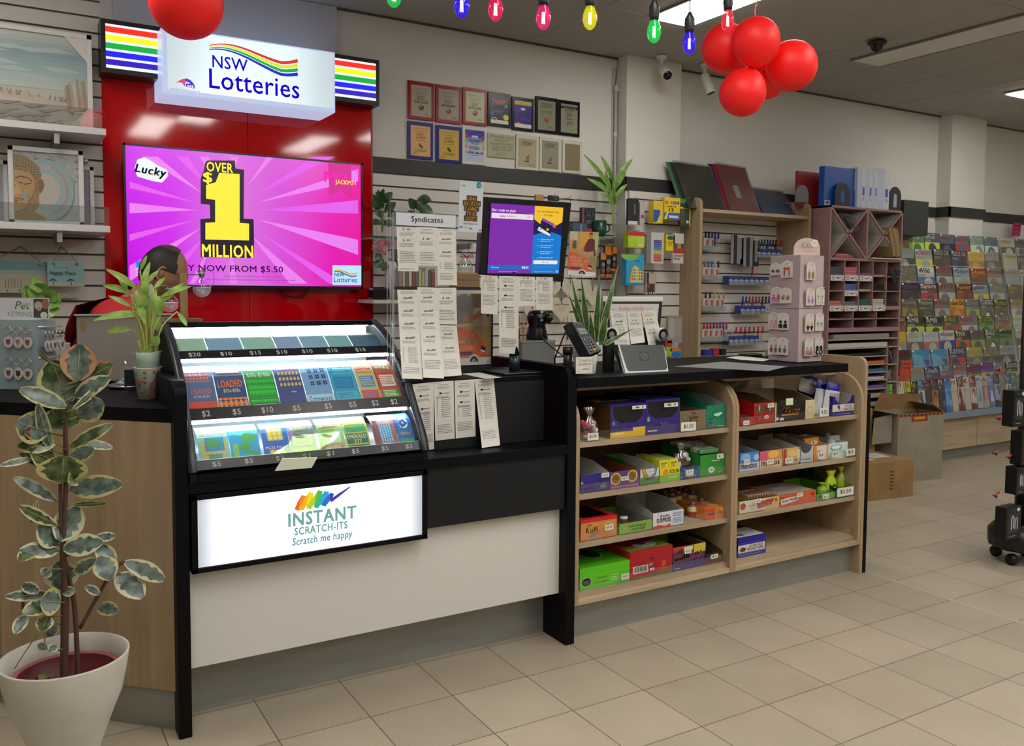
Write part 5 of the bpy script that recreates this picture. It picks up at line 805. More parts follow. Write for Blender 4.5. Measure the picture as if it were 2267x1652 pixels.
def grab(c):
    c.full('#bfc7cc').rect(72,0,16,30,'#1c88a8').ell(80,16,11,12,'#1c7a98').rect(74,14,24,4,'#c8963c').text('Lucky',8,16,16,12,'#2a2a30',.03,.2)
    for i,(s_,x,w)in enumerate((('GRAB',34,38),('AN EXTRA',18,70),('CHANCE',24,58),('TO BE',32,40),('LUCKY!',26,50))):c.rect(x-3,68+i*24-2,w+6,27,'#1c1814').text(s_,x,70+i*24,w,20,'#f0ac2c',.05)
    c.text('TICKETS FROM JUST $1.50',20,198,62,8,'#3a3a40',.03).rect(4,214,14,7,'#2a70c0').lines(20,214,22,7,2,'#8090a0',1).ell(52,226,8,6,'#8a2848',t0=pi,t1=2*pi).rect(88,226,9,7,'#505860')
poster('promo_card',((1018,400),(1071,404),(1014,513),(1066,515)),.085,'tall pale Grab an extra chance card above the Syndicates header',grab,100,240)
def lottcard(head,sub,btn):
    def art(c):
        c.full('#a88a5c');W_,Hh=c.W,c.H
        if head=='convenience':
            c.rect(0,0,100,62,'#b09468').rect(38,0,28,62,'#cf9432').rect(0,0,26,30,'#c4b394').rect(66,12,34,46,'#a4b258').rect(66,12,2,46,'#d0cbb8').poly([(58,38),(66,24),(78,22),(88,28),(90,60),(96,80),(88,84),(86,66),(60,70),(48,62)],'#5c1c2c').ell(73,15,7,9,'#b07a54').ell(73,9,7.4,6,'#2c1c14',t0=pi,t1=2*pi).ell(48,58,5,4,'#b07a54').rect(70,84,30,16,'#7c8a4a').poly([(10,60),(12,34),(18,30),(24,36),(26,60)],'#6a4a24').rect(76,90,24,40,'#8a7a48')
        else:
            c.rect(0,0,100,70,'#b8a684').rect(40,0,60,30,'#7a6444').poly([(0,6),(22,0),(42,8),(48,30),(46,62),(0,66)],'#7c7a78').poly([(20,44),(40,48),(68,36),(72,30),(78,36),(66,52),(40,60),(20,58)],'#b07a54').ell(76,32,7,6,'#b07a54').rect(86,24,6,26,'#7a2030')
        c.poly([(0,134)]+[(0+86*sin(pi/2*k/12),134-62*cos(pi/2*k/12))for k in range(13)],'#c85c24')
        c.text('A lot more',6,84,42,10,'#f0e4dc',.04).text(head,6,96,60,10,'#f0e4dc',.04).lines(6,110,56,12,3,'#e0a888',2,.35).rect(6,124,40,7,'#4a1c5c').text('Ask your retailer today',9,126,34,3.4,'#e8d8ec',.02).rect(0,134,100,3,'#c85c24').rect(0,137,100,16,'#cdccc6').ell(50,144,15,14,'#cdccc6',t0=pi,t1=2*pi).ell(50,146,12,12,'#1c1c22',t0=pi,t1=2*pi).ell(50,147,7,7,'#cdccc6',t0=pi,t1=2*pi).text('Lott',40,138,22,9,'#1c1c22',.06).poly([(72,112),(84,116),(82,124),(70,120)],'#241c54').poly([(70,120),(82,124),(81,127),(69,123)],'#e0e0dc').rect(88,146,8,4,'#9aa0a8')
    return art
poster('promo_card',((1262,512),(1326,514),(1256,608),(1318,614)),.16,'orange A lot more convenience card right of the customer screen',lottcard('convenience',0,0),100,153)
pc=T('brochure_holder',(-.42,.26,1.067),'clear holder with an orange A lot more excitement card behind the tickets','holder');Y=.24
fn=quadfn(Q(1011,650,Y),Q(1089,650,Y),Q(1011,810,Y),Q(1086,806,Y),100,153);mb=MB();p=[fn(0,0),fn(100,0),fn(100,153),fn(0,153)];mb.prism(p,(0,.003,0),P('#c9cacc',.35));c=Art(mb,0,0,0,100,153,fn=fn);lottcard('excitement',0,0)(c);mb.build('card',pc)
mb=MB();zlo=p[3].z-.008;mb.box(p[3].x-.004,p[2].x+.004,Y-.02,Y+.05,1.067,max(1.075,zlo),P('#15161a',.4));mb.build('base',pc);mb=MB();mb.prism([q+Vector((0,-.003,0))for q in p],(0,.0015,0),CLEAR);mb.build('cover',pc)
mb=MB();vs=[at(x,y,2,1.0672)for x,y in((1022,828),(1060,825),(1110,836),(1076,839))];mb.prism(vs,(0,0,.0006),P('#c9c8c4',.6));tag(mb.build('paper_slip'),'white slip of paper lying on the black riser','paper')
mb=MB();mb.tube(catmull([Vector((-.33,.30,1.075)),Vector((-.36,.24,1.07)),Vector((-.41,.21,1.072)),Vector((-.47,.23,1.072))]),.011,P('#0c0d10',.5),8);tag(mb.build('cable'),'thick black cable lying behind the screen base','cable')
tag(MB().box(-.52,-.38,.36,.40,1.0665,1.30,P('#101116',.4)).build('terminal_screen',None,.004),'black back of a staff screen behind the customer screen','monitor')
# clear box with scanner
cb=T('clear_box',(-.20,.33,1.0665),'clear plastic box under the black scanner','box');a=at(1155,755,1,.28);b_=at(1229,755,1,.28);mb=MB();x0,x1=a.x,b_.x;z1=a.z
for q in((x0,x1,.28,.282),(x0,x1,.38,.382),(x0,x0+.002,.28,.382),(x1-.002,x1,.28,.382)):mb.box(*q,1.067,z1,P('#9a9c98',.15,alpha=.55))
mb.box(x0-.003,x1+.003,.277,.385,z1-.008,z1,P('#aeb0ac',.2,alpha=.6));mb.build('tub',cb)
sc=T('scanner',((x0+x1)/2,.33,z1),'black rounded counter scanner with a blue mark on top of a clear box','scanner');cx=at(1197,700,1,.30).x;zt=at(1197,688,1,.30).z;hh=zt-z1;mb=MB();mb.lathe([(.002,0),(.050,0),(.050,.012),(.042,hh*.35),(.038,hh*.5),(.044,hh*.62),(.046,hh*.8),(.038,hh*.95),(.02,hh),(.001,hh)],(cx,.33,z1+.001),P('#0b0c10',.25),24,sy=.9);mb.build('body',sc);mb=MB();c=Art(mb,(cx-.02,.2878,z1+hh*.84),(cx+.02,.2878,z1+hh*.84),(cx-.02,.2878,z1+hh*.6),40,30);c.text('Star',6,2,16,8,'#8ab0c0').ell(18,20,9,5,'#3f8aa0');mb.build('mark',sc)
mb=MB();mb.tube([(cx+.03,.30,z1+hh*.6),(cx+.042,.295,z1+hh*.75),(cx+.042,.295,z1+hh*.9)],[.014,.018,.012],P('#14161c',.3),10);mb.build('sensor_pod',sc)
tag(MB().tube(catmull([(cx-.01,.285,z1+.02),(cx+.03,.25,z1-.03),(cx+.09,.2,1.10),(cx+.14,.16,1.072),(cx+.2,.2,1.07)]),.0035,P('#0c0d10',.5),6).build('cable'),'thin black cable running from the scanner down to the counter','cable')
# payment terminal
e=T('payment_terminal',(-.095,.16,1.063),'black card payment terminal tilted on a post','payment terminal');px_=at(1257,790,1,-.03);pt=Vector((px_.x,-.03,1.063));TB=P('#0a0b0f',.35)
mb=MB();mb.tube([pt,pt+Vector((0,0,.10))],.018,TB,16);mb.tube([pt+Vector((0,0,.0)),pt+Vector((0,0,.012))],.034,TB,18);mb.tube([pt+Vector((0,0,.085)),pt+Vector((0,0,.115))],.021,TB,16);mb.build('post',e)
C4=[Q(1265,711,-.06),Q(1291,715,-.07),Q(1332,776,-.14),Q(1306,786,-.15)]  # far left, far right, near right, near left of the face
up_=(C4[1]-C4[0]).cross(C4[3]-C4[0]).normalized();up_=up_ if up_.dot(CAM-C4[0])>0 else-up_
mb=MB();mb.prism([p_-up_*.03 for p_ in C4],up_*.03,TB);mb.build('body',e,.004);mb=MB();mb.prism([C4[0]-up_*.045+(C4[0]-C4[1])*.28,C4[0]-up_*.004,C4[3]-up_*.004,C4[3]-up_*.045+(C4[0]-C4[1])*.22],(C4[1]-C4[0])*.02+Vector((0,.012,0)),P('#12131a',.3));mb.build('cradle',e,.004)
fn=quadfn(C4[0],C4[1],C4[3],C4[2],60,140);mb=MB();c=Art(mb,0,0,0,60,140,fn=fn,step=1.6e-4);c.n=up_;c.l=3;c.rect(4,22,50,42,'#15171c').rect(9,28,40,28,'#6f7c76').rect(11,42,30,2,'#2c3430').ell(30,12,7,5,'#2c2f38')
for r_ in range(4):
    for k in range(3):c.rect(10+14*k,76+12*r_,9,6,'#20232a').text('123456789*0#'[r_*3+k],13+14*k,77+12*r_,3,4,'#c8ccd0')
c.rect(10,124,10,7,'#a02420').rect(24,124,10,7,'#d8b828').rect(38,124,10,7,'#2f8a3a');mb.build('keypad',e)
tag(MB().tube(catmull([C4[0]-up_*.03,pt+Vector((-.03,.02,.11)),pt+Vector((-.03,.05,.06)),pt+Vector((-.01,.06,.004))]),.003,TB,6).build('cable'),'black cable hanging from the payment terminal','cable')
poster('handwritten_note',((1275,791),(1311,790),(1275,828),(1311,826)),-.16,'small white card with red handwriting below the payment terminal',lambda c:c.full('#d0cbc4').text('12 cards in',18,10,76,20,'#c03c34',.01,.3).text('on any pr',18,38,76,20,'#c03c34',.01,.3).text('under $',40,64,44,18,'#c03c34',.01,.3).ell(8,6,2,2,'#7a1c1c',8).ell(10,88,2.4,2.4,'#7a1c1c',8).ell(78,88,2,2,'#7a1c1c',8).ell(5,50,2,2,'#7a1c1c',8),100,100,cat='note')
# snake plant
def blade(mb,base,tip,w,m,m2,bend=0.,shape=None,up=None,fold=.12,edge=.16,n=8):leafmesh(mb,base,tip,w,m,m2,up=up or(CAM-Vector(base)).normalized(),bend=bend,fold=fold,n=n,edge=edge,shape=shape)
SG=noisy('snake_plant_leaf','#1c3c1c','#3a6230',(1,1,1),60,.4);SE=P('#a8ac70',.45);pp=Vector((at(1304,830,2,1.063).x+.004,-.02,1.0625))
sp_=T('potted_plant',pp,'snake plant with yellow edged leaves in a ribbed white pot','plant');mb=MB();mb.lathe([(.001,.001),(.040,.001),(.043,.006),(.056,.132),(.053,.132),(.041,.02),(.001,.018)],pp,P('#c6c6c2',.5),40);mb.build('pot',sp_,label='ribbed white pot');mb=MB();mb.lathe([(.052,.118),(.001,.122)],pp,P('#2a2018',.9),20);mb.build('soil',sp_)
mb=MB()
for i,(bx,tx,ty,w,bd,dep)in enumerate(((1296,1265,614,.030,0,.03),(1303,1286,605,.030,0,.02),(1318,1328,592,.028,.05,.0),(1325,1369,584,.030,.10,-.02),(1300,1258,648,.022,-.08,-.03),(1330,1345,678,.034,.12,-.03),(1312,1306,690,.03,0,-.02),(1338,1404,726,.02,-.25,-.03),(1292,1277,700,.024,.05,.02),(1322,1335,640,.034,.05,.03),(1330,1350,660,.018,.15,.02))):
    b0=at(bx,752,1,pp.y+dep*.4);tp=at(tx,ty,1,pp.y+dep);b0.z=pp.z+.12;blade(mb,b0,tp,w,SG,SE,bd,shape=lambda a:(.55+.45*sin(pi*min(1,a*1.2+.05)))*(1-a**3))
mb.build('leaves',sp_)
# all in one till
h=T('till_computer',(.12,.05,1.063),'black and white tilted till computer seen from behind with a round badge','computer');HB=P('#15161a',.35);HW=P('#d4d4d2',.3);DG=P('#34373a',.5)
p0,p1,p2,p3=Q(1385,826,-.075),Q(1481,822,-.075),Q(1471,764,.035),Q(1368,764,.035);nn=(p1-p0).cross(p3-p0).normalized();nn=nn if nn.dot(CAM-p0)>0 else-nn
mb=MB();mb.prism([p-nn*.02 for p in(p0,p1,p2,p3)],nn*.02,HW);mb.build('base_rim',h,.005,label='white rim');fn=quadfn(p3,p2,p0,p1,100,60);mb=MB();c=Art(mb,0,0,0,100,60,fn=fn,step=3e-4);c.n=nn;c.l=3;c.poly([(3,0),(98,0),(97,52),(93,57),(8,57),(5,52)],DG).rect(39,16,22,20,'#1c1d20').ell(50,26,8,8,'#4a4c50').text('hp',45,20,10,13,'#1c1d20',.03,.2);mb.build('base_cover',h)
mb=MB();w0=[Q(1353,762,.06),p3,p0,Q(1372,818,.0)];mb.prism(w0,(.008,.01,.0),HB);mb.build('side_cover',h,.002)
mb=MB();q=[Q(1336,668,.10),Q(1467,668,.10),Q(1458,775,.085),Q(1346,775,.085)];mb.prism(q,(0,.022,0),HB);mb.prism([q[0]+Vector((-.003,0,.0)),q[1]+Vector((.003,0,0)),q[1]+Vector((.003,0,.022)),q[0]+Vector((-.003,0,.022))],(0,.035,0),HW);mb.build('screen_housing',h,.003)
mb=MB();mb.box(q[2].x-.12,q[2].x+.0,.02,.12,1.063,1.10,HB);mb.build('foot',h,.004)
for px,lab in((1349,'left'),(1463,'right')):
    c0=Q(px,741,.06);s=T('speaker',c0,'white round speaker at the %s of the till computer'%lab,'speaker','white round speakers by the till');mb=MB();M=Matrix.Rotation(rad(90),4,'X');mb.lathe([(.001,-.02),(.02,-.018),(.030,-.004),(.032,.008),(.028,.018)],c0,HW,20,M);mb.box(c0.x-.02,c0.x+.02,c0.y-.01,c0.y+.02,1.063,c0.z-.026,P('#16171a',.4));mb.build('shell',s);mb=MB();mb.lathe([(.026,.0175),(.022,.013),(.001,.012)],c0,P('#17181c',.4),20,M);mb.lathe([(.014,.0165),(.001,.019)],c0,P('#7a7c80',.3),16,M);mb.build('cone',s)
poster('note_sheet',((1349,673),(1459,673),(1352,762),(1452,748)),.092,'white sheet headed Syndicate of the Day in red handwriting',lambda c:c.full('#c4c2c0').text('Syndicate of the Day',18,5,52,12,'#b8404c',0,.35).strip([(3,12),(6,9),(9,13),(12,10)],.8,'#6a6a70').strip([(74,9),(78,12),(84,10),(88,9)],.8,'#6a6a70'),100,80,cat='sheet')
ticket(((1350,690),(1386,690),(1363,776),(1397,775)),.088,'left ticket taped below the red handwriting',[(14,'S'),(72,'W'),(120,'G6'),(210,'F6')],.03)
ticket(((1387,691),(1419,690),(1397,762),(1428,758)),.088,'middle ticket below the red handwriting, shortest of the three',[(14,'S'),(72,'L'),(160,'F7')],.02)
ticket(((1420,690),(1450,688),(1440,785),(1475,781)),.088,'right ticket below the red handwriting with two bold logos',[(12,'S'),(54,'L'),(124,'L'),(210,'F6')],.04)
mb=MB();mb.prism([at(x,y,2,1.0632)for x,y in((1494,812),(1700,822),(1742,812),(1600,801))],(0,0,.001),P('#85868a',.35));tag(mb.build('counter_mat'),'grey clear topped mat lying on the counter right of the till','mat')
mb=MB();mb.prism([at(x,y,2,1.0645)for x,y in((1608,792),(1640,788),(1708,796),(1690,800),(1640,797))],(0,0,.0008),P('#cfcdc8',.6));tag(mb.build('paper_sheet'),'white paper sheet lying behind the grey counter mat','paper')
a=at(1683,790,2,1.066);tag(MB().box(a.x-.06,a.x+.06,a.y+.04,a.y+.1,1.0655,1.078,P('#0d0d10',.3)).build('phone',None,.004),'flat black handset lying behind the earring stand','phone')
# ---------------------------------------------------------------- earring stand
EC=Vector((1.09,-.025,1.063));ea=math.atan2(.012,.185);S_L=.195;S_R=.19;dl=Vector((.03,.998,0)).normalized();dr=Vector((.995,.10,0)).normalized()
LIL=noisy('lilac_card','#b9a6a8','#c2b0b2',(1,1,1),3,.7);es=T('earring_stand',(1.18,.07,1.063),'pale pink four sided earring stand with a rounded header on the counter','display stand')
for z0,z1 in((.003,.2615),(.2635,.522)):
    mb=MB();o=EC+Vector((0,0,z0));mb.prism([o,o+dr*S_R,o+dr*S_R+dl*S_L,o+dl*S_L],(0,0,z1-z0),LIL);mb.build('tower',es,.001)
hc=EC+dr*.02+dl*.06+Vector((0,0,.522));hd=(dr*.8-dl*.55).normalized();mb=MB();w=.128;pts=[hc+hd*(w/2-w/2*cos(pi*k/12))+Vector((0,0,.035+.05*sin(pi*k/12)))for k in range(13)];pts=[hc,]+pts+[hc+hd*w];mb.prism(pts,(.001,.002,0),P('#cbb6ac',.7));c=Art(mb,hc+Vector((0,-.002,.085)),hc+hd*w+Vector((0,-.002,.085)),hc+Vector((0,-.002,0)),100,66);c.text('Kiko',26,16,44,24,'#8a7a78',0,.3).lines(42,48,34,4,1,'#a89490',1).ell(78,20,14,14,'#e0d8d2',20).text('$15',71,16,14,8,'#4a4444');mb.build('header',es)
EARS=[  # face, column (0-1 along the face), height above counter of the peg, colour 1, colour 2, shape, words
 ('L',.74,.480,'#1c1a1a','#d0c4bc','flower','black flower earrings top left on the pink stand',.055),('L',.36,.488,'#c84838','#c8903c','long','red, blue and gold long earrings in a clear packet',.075),
 ('L',.70,.362,'#c04880','#d080a8','arch','bright pink arch earrings in the second row',.075),('L',.38,.358,'#8a6a44','#a88a5c','butterfly','bronze butterfly earrings in a clear packet',.07),
 ('L',.76,.236,'#d89a98','#e0a8a4','arch','pale pink arch earrings in the third row',.078),('L',.44,.236,'#121216','#121216','archdot','black arch earrings in the third row',.078),
 ('L',.74,.112,'#7a544c','#8a645c','drop','brown oval drop earrings in the bottom row',.08),('L',.44,.114,'#3f6f58','#b08a60','drop','green oval drop earrings in the bottom row',.08),
 ('R',.34,.482,'#a07028','#b8843c','ring','amber long ring earrings in the top right',.08),('R',.34,.358,'#b07cc0','#c098cc','drop','lilac glitter drop earrings in the second row',.08),('R',.76,.362,'#c8b078','#d4d4cc','hoop','white hoop earrings on gold studs',.082),
 ('R',.34,.232,'#101012','#c8a468','heart','black heart earrings on gold discs',.08),('R',.76,.234,'#5a8a70','#b8a880','zigzag','green zigzag earrings in the third row',.08),('R',.34,.112,'#b88a78','#a87868','arch','coppery patterned earrings in the bottom right',.08),('R',.76,.114,'#0e0e12','#e0dcd8','ring2','big black loop earrings in the bottom right',.08)]
for fc,cu,zz,c1,c2,sh,lab,ch in EARS:
    dirv,nrm_,L_=(dl,Vector((-1,.03,0)),S_L)if fc=='L' else(dr,Vector((.1,-1,0)),S_R)
    ctr=EC+dirv*(cu*L_)+Vector((0,0,zz))+nrm_*.016;ud=dirv if fc=='R' else-dirv;w=.070 if fc=='R' else .060
    if fc=='L':ud=(-dl+Vector((.35,0,0))).normalized();nrm_=Vector((-.94,-.35,0)).normalized()
    t=T('earring_card',ctr,lab+' of the stand' if 'stand' not in lab and 'row' not in lab else lab,'earrings','earring cards on the pink stand');tl=ctr-ud*w/2
    for k in range(2):
        o=tl-nrm_*(.003+.003*k)if k else tl;mb=MB()if k==0 else mb;pts=[o+Vector((0,0,-ch))]+[o+ud*(w/2-w/2*cos(pi*j/8))+Vector((0,0,-.012+.018*sin(pi*j/8)))for j in range(9)]+[o+ud*w+Vector((0,0,-ch))];mb.prism(pts,nrm_*-.0008,P('#cfc8c0' if k==0 else '#b9b2aa',.6))
    mb.build('card',t);mb=MB();c=Art(mb,tl+nrm_*.0003,tl+ud*w+nrm_*.0003,tl+Vector((0,0,-ch))+nrm_*.0003,60,80);c.n=nrm_;c.l=3;c.step=3e-4;c.strip([(18,14),(24,8),(30,14),(40,10)],.7,'#a89c98')
    for x in(17,42):
        if sh=='arch':c.ell(x,40,6,6,c1).ell(x,58,11,11,c1,t0=pi,t1=2*pi).rect(x-11,57,22,16,c2)
        elif sh=='archdot':c.ell(x,40,7,7,c1).ell(x,58,10,10,c1,t0=pi,t1=2*pi).rect(x-10,57,20,14,c1)
        elif sh=='flower':[c.ell(x+6*cos(a_),50+7*sin(a_),4,4,c1,8)for a_ in(0,1.2,2.5,3.8,5)]
        elif sh=='long':c.ell(x+(4 if x<30 else-4),34,9,9,c1).poly([(x+1,44),(x+6,44),(x+4,74),(x+1,74)],'#2c3c64').rect(x-5,44,4,28,c2)
        elif sh=='butterfly':c.ell(x,50,9,12,c1).ell(x+3,40,7,6,c2)
        elif sh=='drop':c.rect(x-3,32,6,10,c2).poly([(x,42),(x+8,54),(x,72),(x-8,54)],c1).ell(x,56,8,12,c1)
        elif sh=='ring':c.ell(x,34,2,4,'#c8a468').ell(x,58,8,18,c1).ell(x,60,3,10,c2)
        elif sh=='hoop':c.ell(x,38,3,5,'#5a5248').ell(x,50,5,4,c1).ell(x,66,11,12,c2).ell(x,66,5,6,'#a8a49c')
        elif sh=='heart':c.ell(x,42,6,7,c2).poly([(x-11,56),(x-5,50),(x,55),(x+5,50),(x+11,56),(x,80)],c1)
        elif sh=='zigzag':c.poly([(x-12,52),(x,34),(x+12,52),(x,44)],c1).poly([(x-9,62),(x,46),(x+9,62),(x,54)],c2)
        elif sh=='ring2':c.ell(x,44,10,12,c1).ell(x,64,13,14,c1).ell(x+(4 if x<30 else-4),64,5,6,c2)
    mb.build('earrings',t)
    mb=MB();pg=EC+dirv*(cu*L_)+Vector((0,0,zz-.002));mb.tube([pg,pg+nrm_*.028+Vector((0,0,.001)),pg+nrm_*.036+Vector((0,0,.008))],.0022,P('#d4d0cc',.3),6);q_=mb.build('peg',es)
# ================================================================ left side: wall art, shelves, keyring stand, plants, person
WL=WY-.018
def shelf(zpx,xr,lab,dep):
    yf=WL-dep;e=at(xr,zpx,1,yf);t=T('wall_shelf',(-2.3,WL,e.z),lab,'shelf');z1=e.z+.014;z0=z1-.03
    MB().box(-3.6,e.x,yf,WL,z0,z1,P('#cfcdca',.4)).build('board',t,.001);MB().box(-3.6,e.x-.002,yf+.004,yf+.007,z1,z1+.085,clear('shelf_glass','#f0f4f4',.5,.05)).build('glass_lip',t)
    for x in(-2.43,-1.98):MB().box(x,x+.022,WL-dep*.9,WL,z0-.05,z0,STEEL).build('bracket',t)
    return yf,z1,e.x
y1,zs1,xe1=shelf(292,235,'white wall shelf holding the framed beach painting',.30)
y2,zs2,xe2=shelf(507,244,'lower white wall shelf holding the framed golden face picture',.34)
PAL=['#8fa4a8','#a4b4b4','#c8bfb2','#b8ab98']
def frame(name,lab,ox,oy,sc,tl,br,Y,fw,art,z0=None,fm='#d0cecb',cat='picture',ex=None):
    c=PX(None,ox,oy,sc,Y);a,b_=c.cv(*tl),c.cv(*br);x0,x1,zt=a.x if ex is None else ex,b_.x,a.z if ex is None else c.cv(br[0],tl[1]).z;zb=z0;t=T(name,((x0+x1)/2,Y,zb),lab,cat);F_=P(fm,.45);mb=MB()
    for q in((x0,x0+fw,zb,zt),(x1-fw,x1,zb,zt),(x0,x1,zb,zb+fw),(x0,x1,zt-fw,zt)):mb.box(q[0],q[1],Y,Y+.03,q[2],q[3],F_)
    mb.build('frame',t,.0012);mb=MB();k=Art(mb,(x0+fw,Y+.010,zt-fw),(x1-fw,Y+.010,zt-fw),(x0+fw,Y+.010,zb+fw),100,100*(zt-zb-2*fw)/(x1-x0-2*fw));mb.box(x0+fw,x1-fw,Y+.0105,Y+.016,zb+fw,zt-fw,P('#b8b4a8',.7));art(k,k.H);mb.build('picture',t);return t,x0,x1,zb,zt
def beach(c,H_):
    rg=random.Random(5)
    for i in range(12):c.rect(0,H_*.6*i/12,100,H_*.055,['#b4b8b0','#a8b2ae','#98a8a6','#8ca09f','#83999b','#86a0a2','#8da5a6','#93aaa9','#98adab','#a0b2ae','#a9b6b0','#b0b9b0'][i])
    for i in range(14):x,y=rg.uniform(0,80),rg.uniform(.12,.5)*H_;c.poly([(x,y),(x+12,y-1),(x+22,y+1),(x+8,y+2)],'#a9b7b5')
    c.poly([(0,H_*.62),(30,H_*.58),(60,H_*.66),(86,H_*.72),(100,H_*.74),(100,H_),(0,H_)],'#b8a898').poly([(0,H_*.8),(40,H_*.7),(100,H_*.8),(100,H_),(0,H_)],'#c2b3a6')
    for i in range(26):x=rg.uniform(0,46);c.strip([(x,H_*rg.uniform(.40,.5)),(x+1,H_*rg.uniform(.62,.86))],rg.uniform(.8,2.4),rg.choice(['#a89878','#b89a88','#9a8a70','#c0a890']))
    for i in range(12):x=86+rg.uniform(0,13);c.strip([(x,H_*rg.uniform(.45,.6)),(x+1.5,H_*rg.uniform(.75,.9))],rg.uniform(.8,2),rg.choice(['#9a8a68','#b09880']))
    for i in range(30):x=rg.uniform(30,90);c.strip([(x,H_*(.62+.0012*x)),(x+rg.uniform(-2,2),H_*(.57+.0012*x))],.5,'#8f8468')
    for i in range(22):x=rg.uniform(0,95);y=H_*rg.uniform(.78,.98);c.poly([(x,y),(x+14,y-1.5),(x+5,y+1.5)],rg.choice(['#cabcb0','#b0a090','#a89a90']))
    for p in([(0,0),(10,0),(0,12)],[(100,0),(88,0),(100,14)],[(100,H_),(90,H_),(100,H_-12)],[(0,H_),(8,H_),(0,H_-8)]):c.poly(p,'#cfc8c0')
frame('framed_painting','large white framed painting of a sandy beach path and fence on the top shelf',0,0,4.7208,(-60,372),(975,1250),WL-.12,.022,beach,zs1+.001,ex=-2.62)
def face(c,H_):
    rg=random.Random(9);c.full('#a8aaa6')
    for i in range(170):x,y=rg.uniform(0,98),rg.uniform(0,.98)*H_;s_=rg.uniform(1.5,5);c.poly([(x,y),(x+s_,y-s_*.6),(x+s_*1.4,y+s_*.5),(x+s_*.2,y+s_*.7)],rg.choice(['#9aa4a4','#b4b0a4','#8b9ba0','#b8b0a0','#a49c90']))
    for r_,q in((54,'#8ea4a6'),(44,'#a8a49a'),(37,'#90a4a8'),(28,'#b0aaa0')):c.ell(48,H_*.55,r_*.82,r_,q)
    for i in range(26):a_=-1.3+2.6*i/25;c.poly([(48+32*cos(a_),H_*.55+39*sin(a_)),(48+38*cos(a_+.05),H_*.55+46*sin(a_+.05)),(48+32*cos(a_+.1),H_*.55+39*sin(a_+.1))],'#9a8a84')
    G='#94764e';c.poly([(0,H_*.14),(18,H_*.16),(34,H_*.26),(42,H_*.40),(46,H_*.46),(42,H_*.56),(37,H_*.62),(38,H_*.78),(30,H_*.88),(46,H_*.96),(46,H_),(0,H_)],G)
    c.poly([(0,H_*.05),(20,H_*.08),(36,H_*.2),(43,H_*.36),(36,H_*.34),(22,H_*.24),(0,H_*.24)],'#7c6c50')
    for r_ in range(5):
        for k in range(9):c.ell(4+k*4.4-r_*.4,H_*(.08+.04*r_)+k*k*.28,1.9,1.7,'#95805c',8)
    c.poly([(0,H_*.28),(24,H_*.3),(32,H_*.42),(30,H_*.6),(16,H_*.84),(0,H_*.9)],'#a98a5e').strip([(2,H_*.41),(10,H_*.37),(22,H_*.39),(28,H_*.44)],2,'#5c4430').strip([(8,H_*.46),(16,H_*.485),(26,H_*.465)],1.8,'#4c3828').poly([(0,H_*.44),(6,H_*.5),(12,H_*.62),(4,H_*.645),(0,H_*.64)],'#c09a6c').strip([(0,H_*.71),(8,H_*.695),(14,H_*.71)],2,'#7a5038').poly([(0,H_*.72),(12,H_*.725),(6,H_*.755),(0,H_*.755)],'#8a6044').poly([(38,H_*.42),(44,H_*.4),(45,H_*.5),(40,H_*.6),(37,H_*.56)],'#7f6240').ell(16,H_*.66,3,8,'#7f9a9c')
    for i in range(30):x,y=rg.uniform(0,34),rg.uniform(.3,.95)*H_;c.ell(x,y,rg.uniform(.6,1.8),rg.uniform(.6,1.8),rg.choice(['#b8a070','#8a9a90','#7c6040']),7)
frame('framed_picture','white framed picture of half a golden carved face on grey blue',0,300,3.7533,(60,78),(705,770),WL-.2,.021,face,zs2+.001)
for nm,u0,u1,v0,lab in(('l',-130,60,195,'white picture frame half hidden at the left of the golden face'),('r',560,778,246,'white picture frame half hidden at the right of the golden face')):
    c=PX(None,0,300,3.7533,WL-.1);frame('picture_frame',lab,0,300,3.7533,(u0,v0),(u1,v0+10),WL-.1,.018,lambda k,H_:k.full('#9c9aa2'),zs2+.001,cat='picture frame')
p=at(188,357,1,WL-.06);mb=MB();mb.ball(p,.016,P('#c8b89a',.15,.6),14);mb.tube([(p.x,p.y,zs2+.001),(p.x,p.y,p.z-.012)],.006,P('#b8b4ac',.3));tag(mb.build('ornament'),'small sparkling gold ball ornament behind the frames','ornament')
# hanging wooden plaques
def hang(tl,tr,bl,Y,lab,art,pegx,bot=True):
    a,b_,d=at(*tl,1,Y),at(*tr,1,Y),at(*bl,1,Y);t=T('hanging_sign',((a.x+b_.x)/2,Y,d.z),lab,'sign');mb=MB();mb.box(a.x,b_.x,Y,Y+.008,d.z,a.z,P('#9db4ae',.6));c=Art(mb,(a.x,Y-.0004,a.z),(b_.x,Y-.0004,a.z),(a.x,Y-.0004,d.z),100,100*(a.z-d.z)/(b_.x-a.x));art(c,c.H);mb.build('board',t)
    if pegx:
        top=at(*pegx,1,WL);mb=MB();
        for x in(a.x+.03,b_.x-.03):mb.tube([(x,Y-.004,a.z-.012),(x,Y+.004,a.z),top+Vector((0,-.01,0))],.0022,P('#a08a68',.8),6)
        mb.build('rope',t);mb=MB()
        for x in(a.x+.03,b_.x-.03):mb.ball((x,Y-.004,a.z-.014),.007,P('#a08a68',.8),8)
        mb.build('knot',t)
    return t
hang((-30,577),(106,578),(-30,648),WL-.07,'pale beach scene hanging sign with your heart lettering, left of the turquoise one',lambda c,H_:(c.full('#b8b49c'),c.rect(0,0,100,H_*.3,'#6f9ca0').rect(0,H_*.28,100,H_*.14,'#9ab0a8').text('your',60,H_*.5,20,H_*.14,'#8aa0a8',0,.3).text('heart',66,H_*.68,26,H_*.18,'#8aa0a8',0,.3),[c.strip([(30+5*k,H_*.55),(29+5*k,H_*.85)],1.2,'#7a7460')for k in range(6)],[c.ell(12+20*k,H_*.93,1.6,2.4,'#6a6458',8)for k in range(5)]),(46,546))
